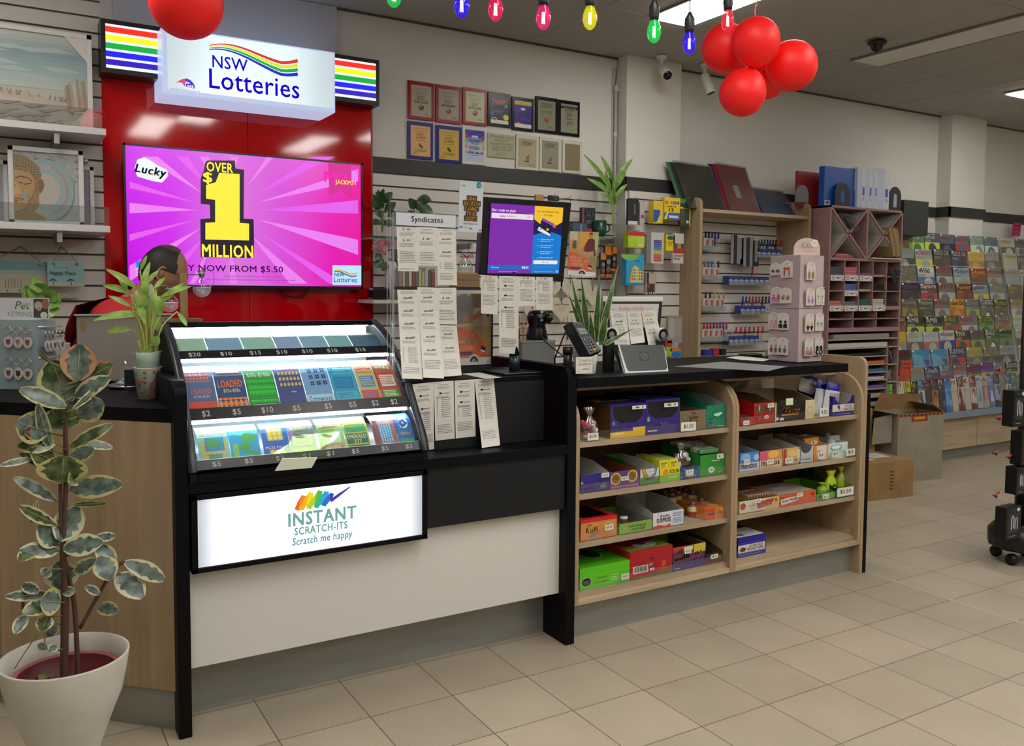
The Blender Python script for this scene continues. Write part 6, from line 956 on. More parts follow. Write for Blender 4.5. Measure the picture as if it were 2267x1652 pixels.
hang((104,577),(186,577),(106,634),WL-.09,'turquoise Happy Place hanging sign with palm trees',lambda c,H_:(c.full('#8fb8b8'),c.text('Take me to my...',16,H_*.22,44,H_*.1,'#3c5a70',0,.3).text('Happy Place',6,H_*.40,70,H_*.2,'#1f3a5c',.02,.25).rect(0,H_*.84,100,H_*.16,'#b4b8a0'),[c.poly([(x,H_*.95),(x+1,H_*.76),(x-12,H_*.82),(x-4,H_*.70),(x+4,H_*.70),(x+14,H_*.82),(x+2,H_*.76),(x+3,H_*.95)],'#27408a')for x in(14,62)]),(135,546))
hang((122,650),(176,652),(124,660),WL-.03,'cream scribbled sign edge hanging behind the turquoise sign',lambda c,H_:c.full('#bcb4a4').strip([(4,H_*.8),(20,H_*.3),(40,H_*.7),(60,H_*.4),(90,H_*.7)],1.5,'#8a7060'),None)
# keyring display
KC=Vector((-2.095,.70,1.0275));ku=Vector((.835,-.55,0));ku=Vector((-2.095+2.215,.699-.778,0)).normalized();kn=Vector((-ku.y,ku.x,0));kn=kn if kn.y>0 else-kn
kt=at(82,709,1,.70);KH=at(84,708,1,.70).z-KC.z;KB=P('#8fa0a4',.6);t=T('keyring_stand',KC,'pale blue keyring display box with a printed dog header card','display stand');Wk=.26
mb=MB();o=KC-ku*Wk;mb.prism([o,KC,KC+kn*.12,o+kn*.12],(0,0,KH),KB);c=Art(mb,o+Vector((0,0,KH))-kn*.0005,KC+Vector((0,0,KH))-kn*.0005,o-kn*.0005,100,80);c.n=-kn;c.text('SPLOSH',80,73,14,3,'#6a7a80');mb.build('box',t,.001)
ho=o+Vector((0,0,KH))+kn*.03;HH=at(100,660,1,.72).z-KC.z-KH;mb=MB();mb.prism([ho,ho+ku*(Wk+.03),ho+ku*(Wk+.03)+kn*.002,ho+kn*.002],(0,0,HH),P('#c6c6c8',.5));c=Art(mb,ho+Vector((0,0,HH)),ho+ku*(Wk+.03)+Vector((0,0,HH)),ho,130,50);c.n=-kn;c.l=4
c.text('Pet',72,8,26,18,'#3a3a40',0,.3).text('KEYRINGS',60,32,46,12,'#808088').rect(104,2,24,44,'#3c4038').ell(112,18,7,10,'#a8a8a8').ell(113,26,4,4,'#c08080').ell(124,14,6,12,'#9a5a50').ell(121,40,6,8,'#c8ccca').rect(84,12,14,6,'#9ac09a');mb.build('header',t)
def keyring(p,d,n_,lab,shp,q):
    t=T('keyring',p,lab,'keyring','pet keyrings on the pale blue stand');mb=MB();R_=.0125;rp=[p+d*(R_*cos(a_))+Vector((0,0,R_*sin(a_)))for a_ in[2*pi*i/14 for i in range(15)]];mb.tube(rp,.0016,P('#b8b0a0',.25,.9),6,False);mb.tube([p-Vector((0,0,R_)),p-Vector((0,0,.024))],.0014,P('#b8b0a0',.25,.9),6);mb.build('ring',t)
    c0=p-Vector((0,0,.043));mb=MB();pr=[(.017*cos(a_)*(1+(.16*cos(3*a_)if shp else .05*sin(a_))),.021*sin(a_)*(1+(.1*cos(4*a_)if shp else 0)))for a_ in[2*pi*i/20 for i in range(20)]];mb.prism([c0+d*x+Vector((0,0,y))for x,y in pr],n_*.003,P('#c8c0c0',.25));c=Art(mb,c0-d*.017+Vector((0,0,.02)),c0+d*.017+Vector((0,0,.02)),c0-d*.017-Vector((0,0,.02)),34,40);c.n=-n_ if n_.dot(CAM-c0)<0 else n_;c.step=2.2e-4;c.l=15;c.ell(17,20,8,10,q).ell(11,12,3,5,q).ell(23,12,3,5,q).ell(17,16,3,3,'#2c2420',8).lines(8,33,18,3,1,'#8a8488',2);mb.build('tag',t)
for r_,(vz,nm)in enumerate(((733,'top'),(803,'bottom'))):
    for i,(px,q,w)in enumerate(((-2,'#8a4a40','red and white dog'),(29,'#a08058','tan dog')if r_==0 else(29,'#4a2430','dark hound'),(59,'#7a5a34','shaggy brown dog'))):
        p_=at(px,vz,1,.7);k=(p_-KC).dot(ku);s_=KC+ku*k;s_.z=p_.z;keyring(s_-kn*.012,ku,-kn,'%s keyring in the %s row of the stand front'%(w,nm),r_ and i==1,q)
for r_,(vz,nm)in enumerate(((740,'top'),(808,'bottom'))):
    for i in range(7):
        s_=KC+ku*(.018+.0*i)+kn*(.012+.016*i);s_.z=at(100,vz,1,.72).z;keyring(s_+ku*(.012+.004*(i%3)),kn,ku,'keyring hanging edge on at the side of the pale blue stand',False,'#7a6a60')
    a_=KC+kn*.005;a_.z=at(100,vz-16,1,.72).z;mb=MB();mb.tube([a_,a_+ku*.03+kn*.1],.003,P('#c8c4b8',.3,.5),6);q_=mb.build('rail',t)
# grey card screen, jars and cards between
G=P('#8a8278',.75);a,b_=at(166,698,1,1.0),at(372,700,1,1.0);mb=MB();mb.box(a.x,b_.x,.915,.935,1.0275,a.z,G);mb.box(a.x-.008,b_.x+.008,.905,.945,a.z,a.z+.006,P('#a49c92',.7));mb.box(a.x+.012,a.x+.03,.9145,.915,a.z-.06,a.z-.02,P('#8a7440',.6));tag(mb.build('card_display'),'taupe back of a card display standing on the counter wing','display stand')
jc=Vector((-1.80,.62,1.0275));t=T('mint_jar',jc,'clear domed jar of pale blue mints on a silver tray','jar');mb=MB();mb.lathe([(.001,.0),(.06,.0),(.075,.008),(.07,.014),(.001,.012)],jc,STEEL,28);mb.build('tray',t);mb=MB();mb.lathe([(.055,.014),(.058,.05),(.05,.09),(.03,.11),(.001,.115)],jc,CLEAR,24);mb.build('dome',t)
rg=random.Random(4);mb=MB()
for k in range(16):q=jc+Vector((rg.uniform(-.04,.04),rg.uniform(-.04,.03),.02+.010*(k//8)));mb.ball(q,.012,P('#8fb4c8' if k%3 else '#b8c0c4',.4),8,(1,1,.6))
mb.build('mints',t)
a=at(275,812,1,.55);mb=MB();mb.box(a.x,a.x+.05,.55,.56,1.0275,a.z,P('#2c2c30',.4));mb.box(a.x,a.x+.05,.548,.55,a.z-.012,a.z,P('#b8b8b8',.4));tag(mb.build('card_holder'),'small black card holder beside the mint jar','holder')
rg=random.Random(8);a=at(150,740,1,.98)
for k in range(4):
    p_=Vector((-2.0+.02*k,1.0,1.0275));mb=MB();mb.box(-2.06+.05*k,-2.02+.05*k,.98,1.02,1.0275,1.16+.02*(k%2),P(['#a83838','#b8b4ac','#5c2c38','#3c4438'][k],.5));tag(mb.build('gift_box',None,.002),['red','white','maroon','dark green'][k]+' small gift box behind the keyring stand','box')
pot=Vector((-2.12,1.25,1.0));t=T('potted_plant',pot,'green trailing pothos plant behind the keyring stand','plant');GL=noisy('bright_leaf','#5f8a34','#86a84c',(1,1,1),40,.4);mb=MB();mb.lathe([(.001,-.05),(.05,-.05),(.065,.07),(.06,.07),(.001,.05)],pot,P('#8a8884',.5),18);mb.build('pot',t);mb=MB()
for px,py,a_,b2 in((80,630,-24,8),(110,652,22,-14),(122,668,20,10),(60,652,-20,4),(112,690,6,20),(95,640,14,-16),(75,655,-14,12)):
    b0=at(px-a_*.5,py-b2*.5,1,1.2);leafmesh(mb,b0,at(px+a_*.6,py+b2*.6,1,1.17),.075,GL,up=(CAM-b0).normalized(),n=6);mb.tube(catmull([pot+Vector((0,0,.05)),pot.lerp(b0,.6)+Vector((0,0,.05)),b0],3),.0018,GL,5)
mb.build('foliage',t)
# ---------------------------------------------------------------- plant cups, glass bulbs
cc=Vector((-1.812,.20,1.0275));cc=at(331,885,2,1.0275);cc.y+=.03
FL=P('#c9c8ba',.6);t=T('paper_cup',cc,'floral paper cup on the counter wing under the bamboo plant','cup');rz_=(at(362,812,1,cc.y)-at(297,812,1,cc.y)).x/2*.98;hz=at(330,815,1,cc.y).z-cc.z;rb_=rz_*.70;mb=MB();mb.lathe([(.001,.001),(rb_,.001),(rz_,hz),(rz_*1.03,hz+.002),(rz_*1.03,hz+.004),(rz_*.96,hz),(rb_*.95,.01)],cc,FL,32)
rg=random.Random(11)
for k in range(110):
    an=rg.uniform(0,2*pi);zz=rg.uniform(.04,.94)*hz;rr=rb_+(rz_-rb_)*zz/hz+.0004;q=rg.choice(['#a04448','#8a3a5c','#3f6f3c','#3f6f3c','#a85040','#2f5a3a']);s_=rg.uniform(.0035,.0075);big=q[1]in '8a'
    vs=[cc+Vector(((rr+0)*cos(an+s_*cos(b2)/rr),(rr+0)*sin(an+s_*cos(b2)/rr),zz+(s_ if big else s_*1.5)*sin(b2)*(1 if big else(.6+.4*cos(b2)))))for b2 in[2*pi*i/9 for i in range(9)]];mb.add(vs,[tuple(range(9))],P(q,.6))
mb.build('cup',t);zc=cc.z+hz
cup=T('bamboo_plant',cc+Vector((0,0,hz)),'bamboo plant with long pale leaves in a clear and mint plastic cup','plant');h2=at(331,778,1,cc.y).z-zc;mb=MB();mb.lathe([(rz_*.82,.004),(rz_*.92,h2*.9),(rz_*1.05,h2),(rz_*1.02,h2*1.02)],cc+Vector((0,0,hz)),P('#cfd8d0',.08,alpha=.35),30);mb.build('outer_cup',cup);mb=MB();mb.lathe([(.001,.002),(rz_*.76,.003),(rz_*.80,h2*.93),(.001,h2*.9)],cc+Vector((0,0,hz)),P('#9cc0a4',.4),28);mb.build('inner_cup',cup,label='mint green inner cup')
BG=noisy('bamboo_leaf','#6f9434','#9cb858',(1,1,1),30,.4);ST=P('#a8ac58',.5);mb=MB();sm=MB();base=cc+Vector((0,0,hz+h2*.9))
for nx,ny,tx,ty,w in((305,640,235,596,14),(300,690,207,710,12),(295,650,228,632,14),(310,650,332,580,12),(312,640,352,598,10),(320,665,322,612,17),(330,690,358,738,20),(345,680,405,628,14),(350,660,424,634,10),(292,680,240,655,10),(318,700,290,660,16),(338,668,300,645,14),(290,730,237,734,14),(325,720,345,640,18),(300,700,214,708,9),(355,700,350,655,16),(310,600,325,566,8),(282,640,262,612,12),(306,668,322,718,14),(340,640,365,615,9),(392,690,414,722,10),(338,765,352,745,20),(318,690,312,640,20)):
    k=random.Random(nx*ny).uniform(-.09,.09);b0=at(nx,ny,1,cc.y+k*.5);leafmesh(mb,b0,at(tx,ty,1,cc.y+k),w/FPX*2.55*1.25,BG,up=(CAM-b0).normalized()+Vector((0,0,.3)),bend=.12,n=8,fold=.15);sm.tube(catmull([base+Vector(((nx-320)*.00035,0,0)),base.lerp(b0,.55)+Vector(((320-nx)*.0001,0,.01)),b0],4),[.0026]*9,ST,6)
for k in range(5):sm.tube([base+Vector((-.02+.01*k,.006*(k%3),-.01)),base+Vector((-.026+.013*k,.006*(k%3),.045))],.0065,P('#8a8a4c',.6),8)
mb.build('leaves',cup);sm.build('stems',cup)
gq=Vector((at(335,700,1,.42).x,.42,1.0275));t=T('glass_vase',gq,'tall clear glass tube with an oval printed card behind the bamboo','vase');zt=at(335,625,1,.42).z;mb=MB();mb.lathe([(.001,0),(.03,0),(.031,zt-gq.z-.02)],gq,CLEAR,20);mb.build('tube',t);mb=MB();hh=(zt-gq.z)/2;cz=gq.z+hh;pts=[Vector((gq.x+.024*cos(a_),gq.y-.002,cz+hh*sin(a_)*.98))for a_ in[2*pi*i/24 for i in range(24)]];mb.prism(pts,(0,.002,0),P('#b8bcb8',.5));c=Art(mb,(gq.x-.02,gq.y-.0035,cz+hh*.7),(gq.x+.02,gq.y-.0035,cz+hh*.7),(gq.x-.02,gq.y-.0035,cz-hh*.2),40,100);c.text('RV',8,6,24,26,'#6a6a74',0,.3).lines(6,40,28,40,8,'#8a8f94',2,.3);mb.build('card',t)
WD=noisy('vase_stand_wood','#6a5236','#86693f',(3,3,1),6,.6);zb=1.2805;ps=Vector((at(407,700,1,.375).x,.375,zb));t=T('vase_stand',ps,'wooden stand holding two glass bulb vases above the ticket cabinet','vase stand');a,b_=at(369,712,1,.375),at(446,712,1,.375)
MB().box(a.x,b_.x,.35,.40,zb,zb+.014,WD).build('base',t,.001);ztp=at(407,605,1,.375).z;MB().box(ps.x-.013,ps.x+.013,.366,.384,zb+.014,ztp,WD).build('post',t,.001)
for px,py,rpx,s_,lab in((375,672,20.5,-1,'lower glass bulb vase on the left arm of the wooden stand'),(447,638,21,1,'upper glass bulb vase on the right arm of the wooden stand')):
    c0=at(px,py,1,.375);r=rpx/FPX*(c0-CAM).dot(CF)*.93;MB().tube([c0+Vector((0,0,r*1.5)),Vector((ps.x,.375,c0.z+r*1.5))],.0018,P('#2c2420',.4),6).build('arm',t)
    v=T('bulb_vase',c0,lab,'vase','glass bulb vases with cuttings');mb=MB();mb.lathe([(.001,-r),(r*.5,-r*.9),(r*.87,-r*.5),(r,0),(r*.87,r*.5),(r*.5,r*.88),(r*.3,r*1.1),(r*.28,r*1.55),(r*.42,r*1.72)],c0,CLEAR,24);mb.build('glass',v);mb=MB();mb.lathe([(.001,-r*.96),(r*.5,-r*.86),(r*.84,-r*.48),(r*.95,0),(r*.93,.1*r),(.001,.1*r)],c0,P('#d8d4e0',.02,alpha=.22),20);mb.build('water',v)
    rim=MB();[rim.tube([c0+Vector((rr*cos(a_),rr*sin(a_),zz))for a_ in[2*pi*i/20 for i in range(21)]],.0009,P('#d0d4d8',.1),5,False)for rr,zz in((r*.42,r*1.72),(r*.95,r*.1))];rim.tube([c0+Vector((cos(YAW)*r*cos(a_),-sin(YAW)*r*cos(a_),r*sin(a_)))for a_ in[2*pi*i/28 for i in range(29)]],.0007,P('#c8ccd4',.1),5,False);rim.build('rim',v)
    mb=MB();mb.tube(catmull([c0+Vector((0,0,-r*.7)),c0+Vector((0,0,r)),c0+Vector((s_*r*.3,0,r*2)),c0+Vector((s_*r*1.2,0,r*1.9)),c0+Vector((s_*r*1.3,0,r*.6)),c0+Vector((s_*r*.7,0,0))],4),.0014,P('#6f8a50',.5),6);[mb.tube([c0+Vector((.002*k,0,r*1.2)),c0+Vector((.006*k,.004,r*2))],.003,P('#3c5a3c',.5),5)for k in(-2,-1,1,2)];mb.build('cutting',v)
# ---------------------------------------------------------------- the rubber plant in its white pot
pc=Vector((-2.088,-.45,0));PR=.152;PH=.455;t=T('rubber_plant',pc,'tall variegated rubber plant in a round white pot at the lower left','plant')
PW=noisy('speckled_white_pot','#b9b5aa','#c6c2b8',(1,1,1),7,.5,lo=.3,hi=.6);mb=MB();mb.lathe([(.001,.002),(PR*.36,.002),(PR*.40,.06),(PR*.52,.205),(PR*.65,.26),(PR*.76,.305),(PR*.88,.35),(PR*.96,.41),(PR,PH-.004),(PR,PH),(PR*.965,PH),(PR*.93,.405),(PR*.83,.35)],pc,PW,56);mb.build('pot',t,label='round white tapering pot')
mb=MB();ic=pc+Vector((.004,.008,0));mb.lathe([(PR*.6,.31),(PR*.78,PH-.048),(PR*.83,PH-.046),(PR*.85,PH-.056),(PR*.80,PH-.10)],ic,P('#9a5050',.5),40);mb.lathe([(PR*.76,PH-.049),(PR*.62,PH-.12),(.001,PH-.12)],ic,P('#5c0a18',.5),40);mb.build('inner_pot',t,label='dark red inner pot');mb=MB();mb.lathe([(PR*.66,PH-.105),(.05,PH-.085),(.001,PH-.08)],ic,noisy('soil','#1c150e','#3c3020',(1,1,1),60,.95),24)
rg=random.Random(2)
for k in range(26):an=rg.uniform(0,6.28);rr=rg.uniform(.02,PR*.6);q=ic+Vector((rr*cos(an),rr*sin(an),PH-.088));leafmesh(mb,q,q+Vector((rg.uniform(-.04,.04),rg.uniform(-.04,.04),.012)),.02,P(rg.choice(['#4c4420','#5c5a2c','#3a2c1c','#6a6834']),.7),n=4)
mb.build('soil',t)
def LP(u,v,y=-.45):return at(u/2.1725,740+v/2.1725,1,y)
LG=noisy('rubber_leaf_green','#2c3a20','#56663c',(1,1,1),42,.3,lo=.38,hi=.6);LM=P('#a8a068',.4);LG2=noisy('rubber_leaf_grey','#3a4a42','#66766a',(1,1,1),42,.3,lo=.38,hi=.6);LM2=P('#b8b494',.4);LO=P('#a87858',.4);SM=P('#4a3028',.7)
LV=[(325,330,250,128,140,0,0),(372,225,385,50,112,1,3),(370,245,537,145,84,0,3),(362,300,530,208,62,1,1),(350,362,527,212,26,0,1),(376,395,497,325,92,1,0),(318,352,95,264,62,1,0),(315,458,306,348,176,0,0),(245,556,180,335,46,1,0),(232,470,78,425,112,1,0),(215,470,115,470,60,3,3),(265,522,85,540,62,0,0),(335,545,541,432,46,0,0),(375,520,542,546,36,1,1),(340,592,452,552,62,1,0),(270,615,148,560,86,0,0),(300,712,306,585,158,0,0),(160,596,0,632,26,1,1),(338,748,586,722,80,1,0),(268,800,68,690,46,1,1),(345,820,508,815,24,0,0),(265,915,92,828,44,0,1),(282,992,374,828,100,1,1),(276,1012,182,925,84,1,1),(306,1032,492,1000,78,1,1),(278,1040,92,1045,60,1,1),(302,1228,290,1092,112,1,1),(548,1120,468,1010,62,1,0),(532,1182,478,1070,82,1,0),(600,1096,790,1182,62,1,1),(564,1155,688,1268,84,1,1),(470,1308,568,1338,50,1,0),(365,1142,462,1082,50,1,1),(455,980,556,970,34,1,1),(240,1250,25,1262,40,1,1),(292,1290,195,1285,92,1,0),(235,1300,110,1345,60,0,0),(125,1350,72,1442,44,1,1),(228,1358,200,1430,56,0,0),(268,1390,232,1455,44,1,0),(225,1515,184,1492,34,1,1),(238,1525,270,1498,36,1,1),(480,1250,408,1212,30,1,1),(180,800,150,905,22,0,0),(350,690,330,720,50,0,0),(240,635,95,575,40,0,0),(365,880,410,912,34,0,0),(352,960,370,895,50,0,1),(240,1130,205,1165,44,1,0),(420,1045,360,1050,40,0,0),(155,1050,92,1092,50,0,0),(240,135,188,92,16,0,3),(300,1245,362,1232,36,1,0),(190,1240,105,1205,40,1,1)]
main=[LP(305,1610),LP(312,1250),LP(303,1050),LP(318,700),LP(316,460),LP(326,320)];main[0].z=PH-.09
mbs={0:MB(),1:MB()};sm=MB();sm.tube(catmull(main,5),[.010]*6+[.008]*5+[.006]*10+[.004]*5,SM,10);s2=[LP(375,1600),LP(362,1350),LP(340,1200),LP(298,1000),LP(290,720)];s2[0].z=PH-.09;sm.tube(catmull(s2,5),[.006]*10+[.0045]*11,SM,8);sm.tube(catmull([LP(385,1415),LP(470,1260),LP(548,1130),LP(600,1095)],4),[.005]*13,SM,8);sm.tube(catmull([LP(290,1300),LP(225,1250),LP(125,1240),LP(110,1320)],4),.004,SM,6);sm.tube(catmull([LP(210,1500),LP(215,1440),LP(170,1460),LP(70,1610)],4),.0015,P('#7a6a58',.6),5)
rg=random.Random(6)
for u,v,tu,tv,w,gk,mk_ in LV:
    d0=-.45+rg.uniform(-.03,.03);d1=d0+rg.uniform(-.07,.04);b0=LP(u,v,d0);tp=LP(tu,tv,d1);L_=(tp-b0).length;ww=w/2.1725/FPX*(b0-CAM).dot(CF)*1.42
    leafmesh(mbs[gk&1],b0,tp,ww,(LG,LG2,LG,P('#5c3420',.4))[gk],(LM,LM2,LM,LO)[mk_],up=(CAM-b0).normalized()+Vector((rg.uniform(-.3,.3),0,rg.uniform(0,.5))),bend=rg.uniform(-.06,.1),n=9,fold=rg.uniform(.04,.2),edge=.2 if mk_==0 else .26,shape=lambda a:sin(pi*min(1,a*.94+.03))**.62)
    st=min(main,key=lambda q:abs(q.z-b0.z));ax_=st.lerp(b0,1)if 0 else Vector((main[2].x+(main[3].x-main[2].x)*.5,-.45,b0.z-.012));(abs(b0.x-ax_.x)<.055)and sm.tube([ax_,b0],.0022,P('#6a6a40',.5),5)
    sm.tube([b0,b0+(tp-b0)*.9+Vector((0,-.001,0))],[.0016,.0005],P('#8a8c5c' if gk!=1 else '#7f8c78',.5),4)
mbs[0].build('foliage',t);mbs[1].build('foliage',t);sm.build('stems',t)
# ---------------------------------------------------------------- the person behind the counter
SK=noisy('skin','#96694e','#a37457',(1,1,1),12,.5);HAIR=noisy('short_dark_hair','#0b0806','#1c1511',(1,1,1),260,.6);SHIRT=noisy('red_shirt','#b01a22','#c22630',(1,1,1),20,.8)
hc=at(362,602,1,1.22);pe=T('person',(hc.x-.05,1.22,0),'balding person with glasses in a red shirt bending down behind the counter','person')
def skin_body(name,V,Ed,R,m,parent,sub=2):
    me=bpy.data.meshes.new(name);me.from_pydata(V,Ed,[]);o=bpy.data.objects.new(name,me);COL.objects.link(o);o.parent=parent;o.matrix_parent_inverse=Matrix.Translation(-parent.location);k=o.modifiers.new('skin','SKIN');k.use_smooth_shade=True
    for i,r in enumerate(R):sv=me.skin_vertices[0].data[i];sv.radius=r if isinstance(r,tuple)else(r,r);sv.use_root=i==0
    q=o.modifiers.new('sub','SUBSURF');q.levels=q.render_levels=sub;me.materials.append(m);o.modifiers.new('d','WEIGHTED_NORMAL')if 0 else None
    return o
hx,hy,hz_=hc;FD=Vector((.985,-.17,0)).normalized();SD=Vector((-FD.y,FD.x,0))  # facing direction and the person's left
def B(f,s,z):return Vector((hx,hy,0))+FD*f+SD*s+Vector((0,0,z))
nk=B(-.10,0,hz_-.13);
V=[B(-.30,0,.95),B(-.28,0,1.10),B(-.22,0,1.24),B(-.13,0,hz_-.19),nk,B(-.05,0,hz_-.05),B(-.30,.11,.90),B(-.24,.12,.50),B(-.30,.12,.08),B(-.20,.13,.04),B(-.30,-.11,.90),B(-.24,-.12,.50),B(-.30,-.12,.08),B(-.20,-.13,.04),
     B(-.17,.17,hz_-.23),B(-.10,.23,1.04),B(.08,.20,.92),B(-.17,-.17,hz_-.23),B(-.10,-.23,1.04),B(.08,-.20,.92),B(.16,.19,.90),B(.16,-.19,.90)]
Ed=[(0,1),(1,2),(2,3),(3,4),(4,5),(0,6),(6,7),(7,8),(8,9),(0,10),(10,11),(11,12),(12,13),(3,14),(14,15),(15,16),(16,20),(3,17),(17,18),(18,19),(19,21)]
R=[.13,.13,(.13,.11),.075,.056,.055,.09,.06,.042,.035,.09,.06,.042,.035,.068,.045,.034,.068,.045,.034,.026,.026]
skin_body('body',V,Ed,R,SK,pe)
skin_body('shirt',[V[0]+Vector((0,0,.0)),V[1],V[2],V[3]+Vector((0,0,.03)),V[14],V[15]*1,V[17],V[18]*1,V[3].lerp(nk,.72)],[(0,1),(1,2),(2,3),(3,4),(4,5),(3,6),(6,7),(3,8)],[.15,.155,(.165,.145),.128,.092,.066,.092,.066,.070],SHIRT,pe)
skin_body('trousers',[V[0],V[6],V[7],V[8],V[10],V[11],V[12]],[(0,1),(1,2),(2,3),(0,4),(4,5),(5,6)],[.14,.10,.075,.06,.10,.075,.06],P('#1c1e26',.8),pe)
mb=MB();cr_=[nk+Vector((.0,0,-.012))+FD*(.068*cos(a_))+SD*(.068*sin(a_))+Vector((0,0,-.012*cos(a_)))for a_ in[2*pi*i/18 for i in range(19)]];mb.tube(cr_,.014,P('#14161c',.8),8,False);mb.build('collar',pe,label='dark collar')
ROT=Matrix.Rotation(rad(22),3,SD)  # head bowed forwards
def HP(f,s,z):return hc+ROT@(FD*f+SD*s+Vector((0,0,z)))
def headpt(th,ph,k=1.,hair=False):
    f,s,z=cos(ph)*cos(th),cos(ph)*sin(th),sin(ph);x=.098*f;y=.078*s;zz=.118*z
    if z<0:x+=.018*-z*(1 if f>0 else-.4);y*=1-.28*z*z;x*=1-.12*-z
    if not hair and f>0:
        w=math.exp(-(s/.22)**2);x+=.022*w*math.exp(-((z+.22)/.16)**2)*f;x+=.006*math.exp(-((z-.16)/.12)**2)*f;x-=.008*math.exp(-((z-.02)/.09)**2)*math.exp(-((abs(s)-.36)/.16)**2);x+=.008*w*math.exp(-((z+.58)/.1)**2);x+=.010*w*math.exp(-((z+.85)/.14)**2)
    return HP(x*k,y*k,zz*k)
def patch(k,m,cond,hair=False,nt=48,npz=30):
    mb=MB();vs=[headpt(2*pi*i/nt,-pi/2+pi*j/npz,k,hair)for j in range(npz+1)for i in range(nt)];fs=[(j*nt+i,j*nt+(i+1)%nt,(j+1)*nt+(i+1)%nt,(j+1)*nt+i)for j in range(npz)for i in range(nt)if cond(2*pi*(i+.5)/nt,-pi/2+pi*(j+.5)/npz)];mb.add(vs,fs,m,True);return mb
patch(1,SK,lambda t_,p_:True).build('head',pe)
def hairzone(t_,p_):
    f,s,z=cos(p_)*cos(t_),cos(p_)*sin(t_),sin(p_)
    if f>.5-.22*z+.04*sin(7*z):return False
    if z<-.35 and f>-.35:return False
    if z<-.62:return False
    if abs(s)>.75 and f>-.05 and z<.05:return False
    return True
patch(1.045,HAIR,hairzone,True,72,44).build('hair',pe);TH=noisy('thin_hair','#3a2418','#5c3c2a',(1,1,1),60,.6)
patch(1.052,TH,lambda t_,p_:sin(p_)>.80 and cos(p_)*cos(t_)<.3,True,48,40).build('crown',pe,label='thin hair on the crown')
for s_ in(-1,1):
    mb=MB();e0=HP(.0,s_*.077,-.012);pts=[]
    for i in range(13):a_=-1.9+4.1*i/12;pts.append(e0+ROT@(FD*(-.017*cos(a_)*.9-.004)+SD*(s_*(.010-.003*sin(a_)))+Vector((0,0,.030*sin(a_)*(1.0 if a_>0 else .9)))))
    mb.tube(pts,[.003]+[.0048]*11+[.005],SK,8);mb.ball(e0+ROT@(FD*-.006+SD*(s_*.003)),.016,SK,10,(.8,.35,1.3),ROT.to_4x4()@Matrix.Rotation(math.atan2(FD.y,FD.x),4,'Z'));mb.build('ear',pe)
    mb=MB();mb.ball(HP(.083,s_*.03,.004),.0115,P('#d8d0c8',.3),10);mb.ball(HP(.092,s_*.03,.002),.005,P('#1c120c',.2),8);mb.build('eye',pe)
    mb=MB();mb.tube([HP(.0,s_*.086,.012),HP(.06,s_*.078,.012),HP(.102,s_*.055,.008)],.0016,P('#141214',.3),6);mb.tube([HP(.104,s_*.034+.021*cos(a_),.001+.016*sin(a_))for a_ in[2*pi*i/14 for i in range(15)]],.0014,P('#141214',.3),6,False);mb.build('glasses',pe)
mb=MB();mb.tube([HP(.088,-.02,-.066),HP(.096,0,-.064),HP(.088,.02,-.066)],[.002,.0045,.002],P('#7a4a40',.5),8);mb.build('lips',pe)
for s_ in(-1,1):
    for k in range(5):b0=B(.18,s_*.19+(.024-.012*k)*s_,.895-.004*k);skin_body('finger' if k else 'thumb',[b0,b0+FD*(.035 if k else .02)+Vector((0,0,-.004)),b0+FD*((.06,.066,.07,.064,.052)[k])*.9+Vector((0,0,-.022))],[(0,1),(1,2)],[.009,.0085,.007],SK,pe,1)
# ================================================================ goods on the back wall
def pk(name,lab,cat,x0,y0,x1,y1,Y,th,col,art=None,group=None,W=100,rough=.45,bev=0,al=None):
    """an upright pack whose front face covers a rectangle of the photograph on the plane y = Y"""
    a,b_=at(x0,y0,1,Y),at(x1,y0,1,Y);d=at(x0,y1,1,Y);mb=MB();mb.box(a.x,b_.x,Y,Y+th,d.z,a.z,al or(P(col,rough)if isinstance(col,str)else col));H_=W*(a.z-d.z)/(b_.x-a.x)
    if art:c=Art(mb,(a.x,Y-.0004,a.z),(b_.x,Y-.0004,a.z),(a.x,Y-.0004,d.z),W,H_);art(c,H_)
    return tag(mb.build(name,None,bev),lab,cat,group)if name else mb
WB=WY-.018;PB=1.735-.018
def glassshelf(x0,x1,py,Y,lab):a=at(x0,py,1,Y);x1_=at(x1,py,1,Y).x;t=T('glass_shelf',(a.x,WB,a.z),lab,'shelf');MB().box(a.x,x1_,Y,WB,a.z-.006,a.z,P('#9ab4a8',.05,alpha=.35)).build('glass',t);MB().box(a.x,x1_,Y-.001,Y,a.z-.006,a.z,P('#5c7a6c',.2)).build('edge',t);MB().box(x1_-.06,x1_-.045,Y+.04,WB,a.z-.04,a.z-.007,STEEL).build('bracket',t);return a.z
g1=glassshelf(818,1068,526,WB-.22,'glass shelf behind the Syndicates stand');g2=glassshelf(1190,1384,517,WB-.2,'glass shelf with the green mug and bamboo vase')
a=at(826,664,1,WB-.24);g3=a.z;tag(MB().box(a.x,at(1068,664,1,WB-.24).x,WB-.24,WB,g3-.02,g3,P('#c4c0b8',.4)).build('wall_shelf'),'white shelf with the rose vase behind the ticket stand','shelf')
DKL=noisy('dark_leaf','#1f3a1c','#3c5c30',(1,1,1),30,.4)
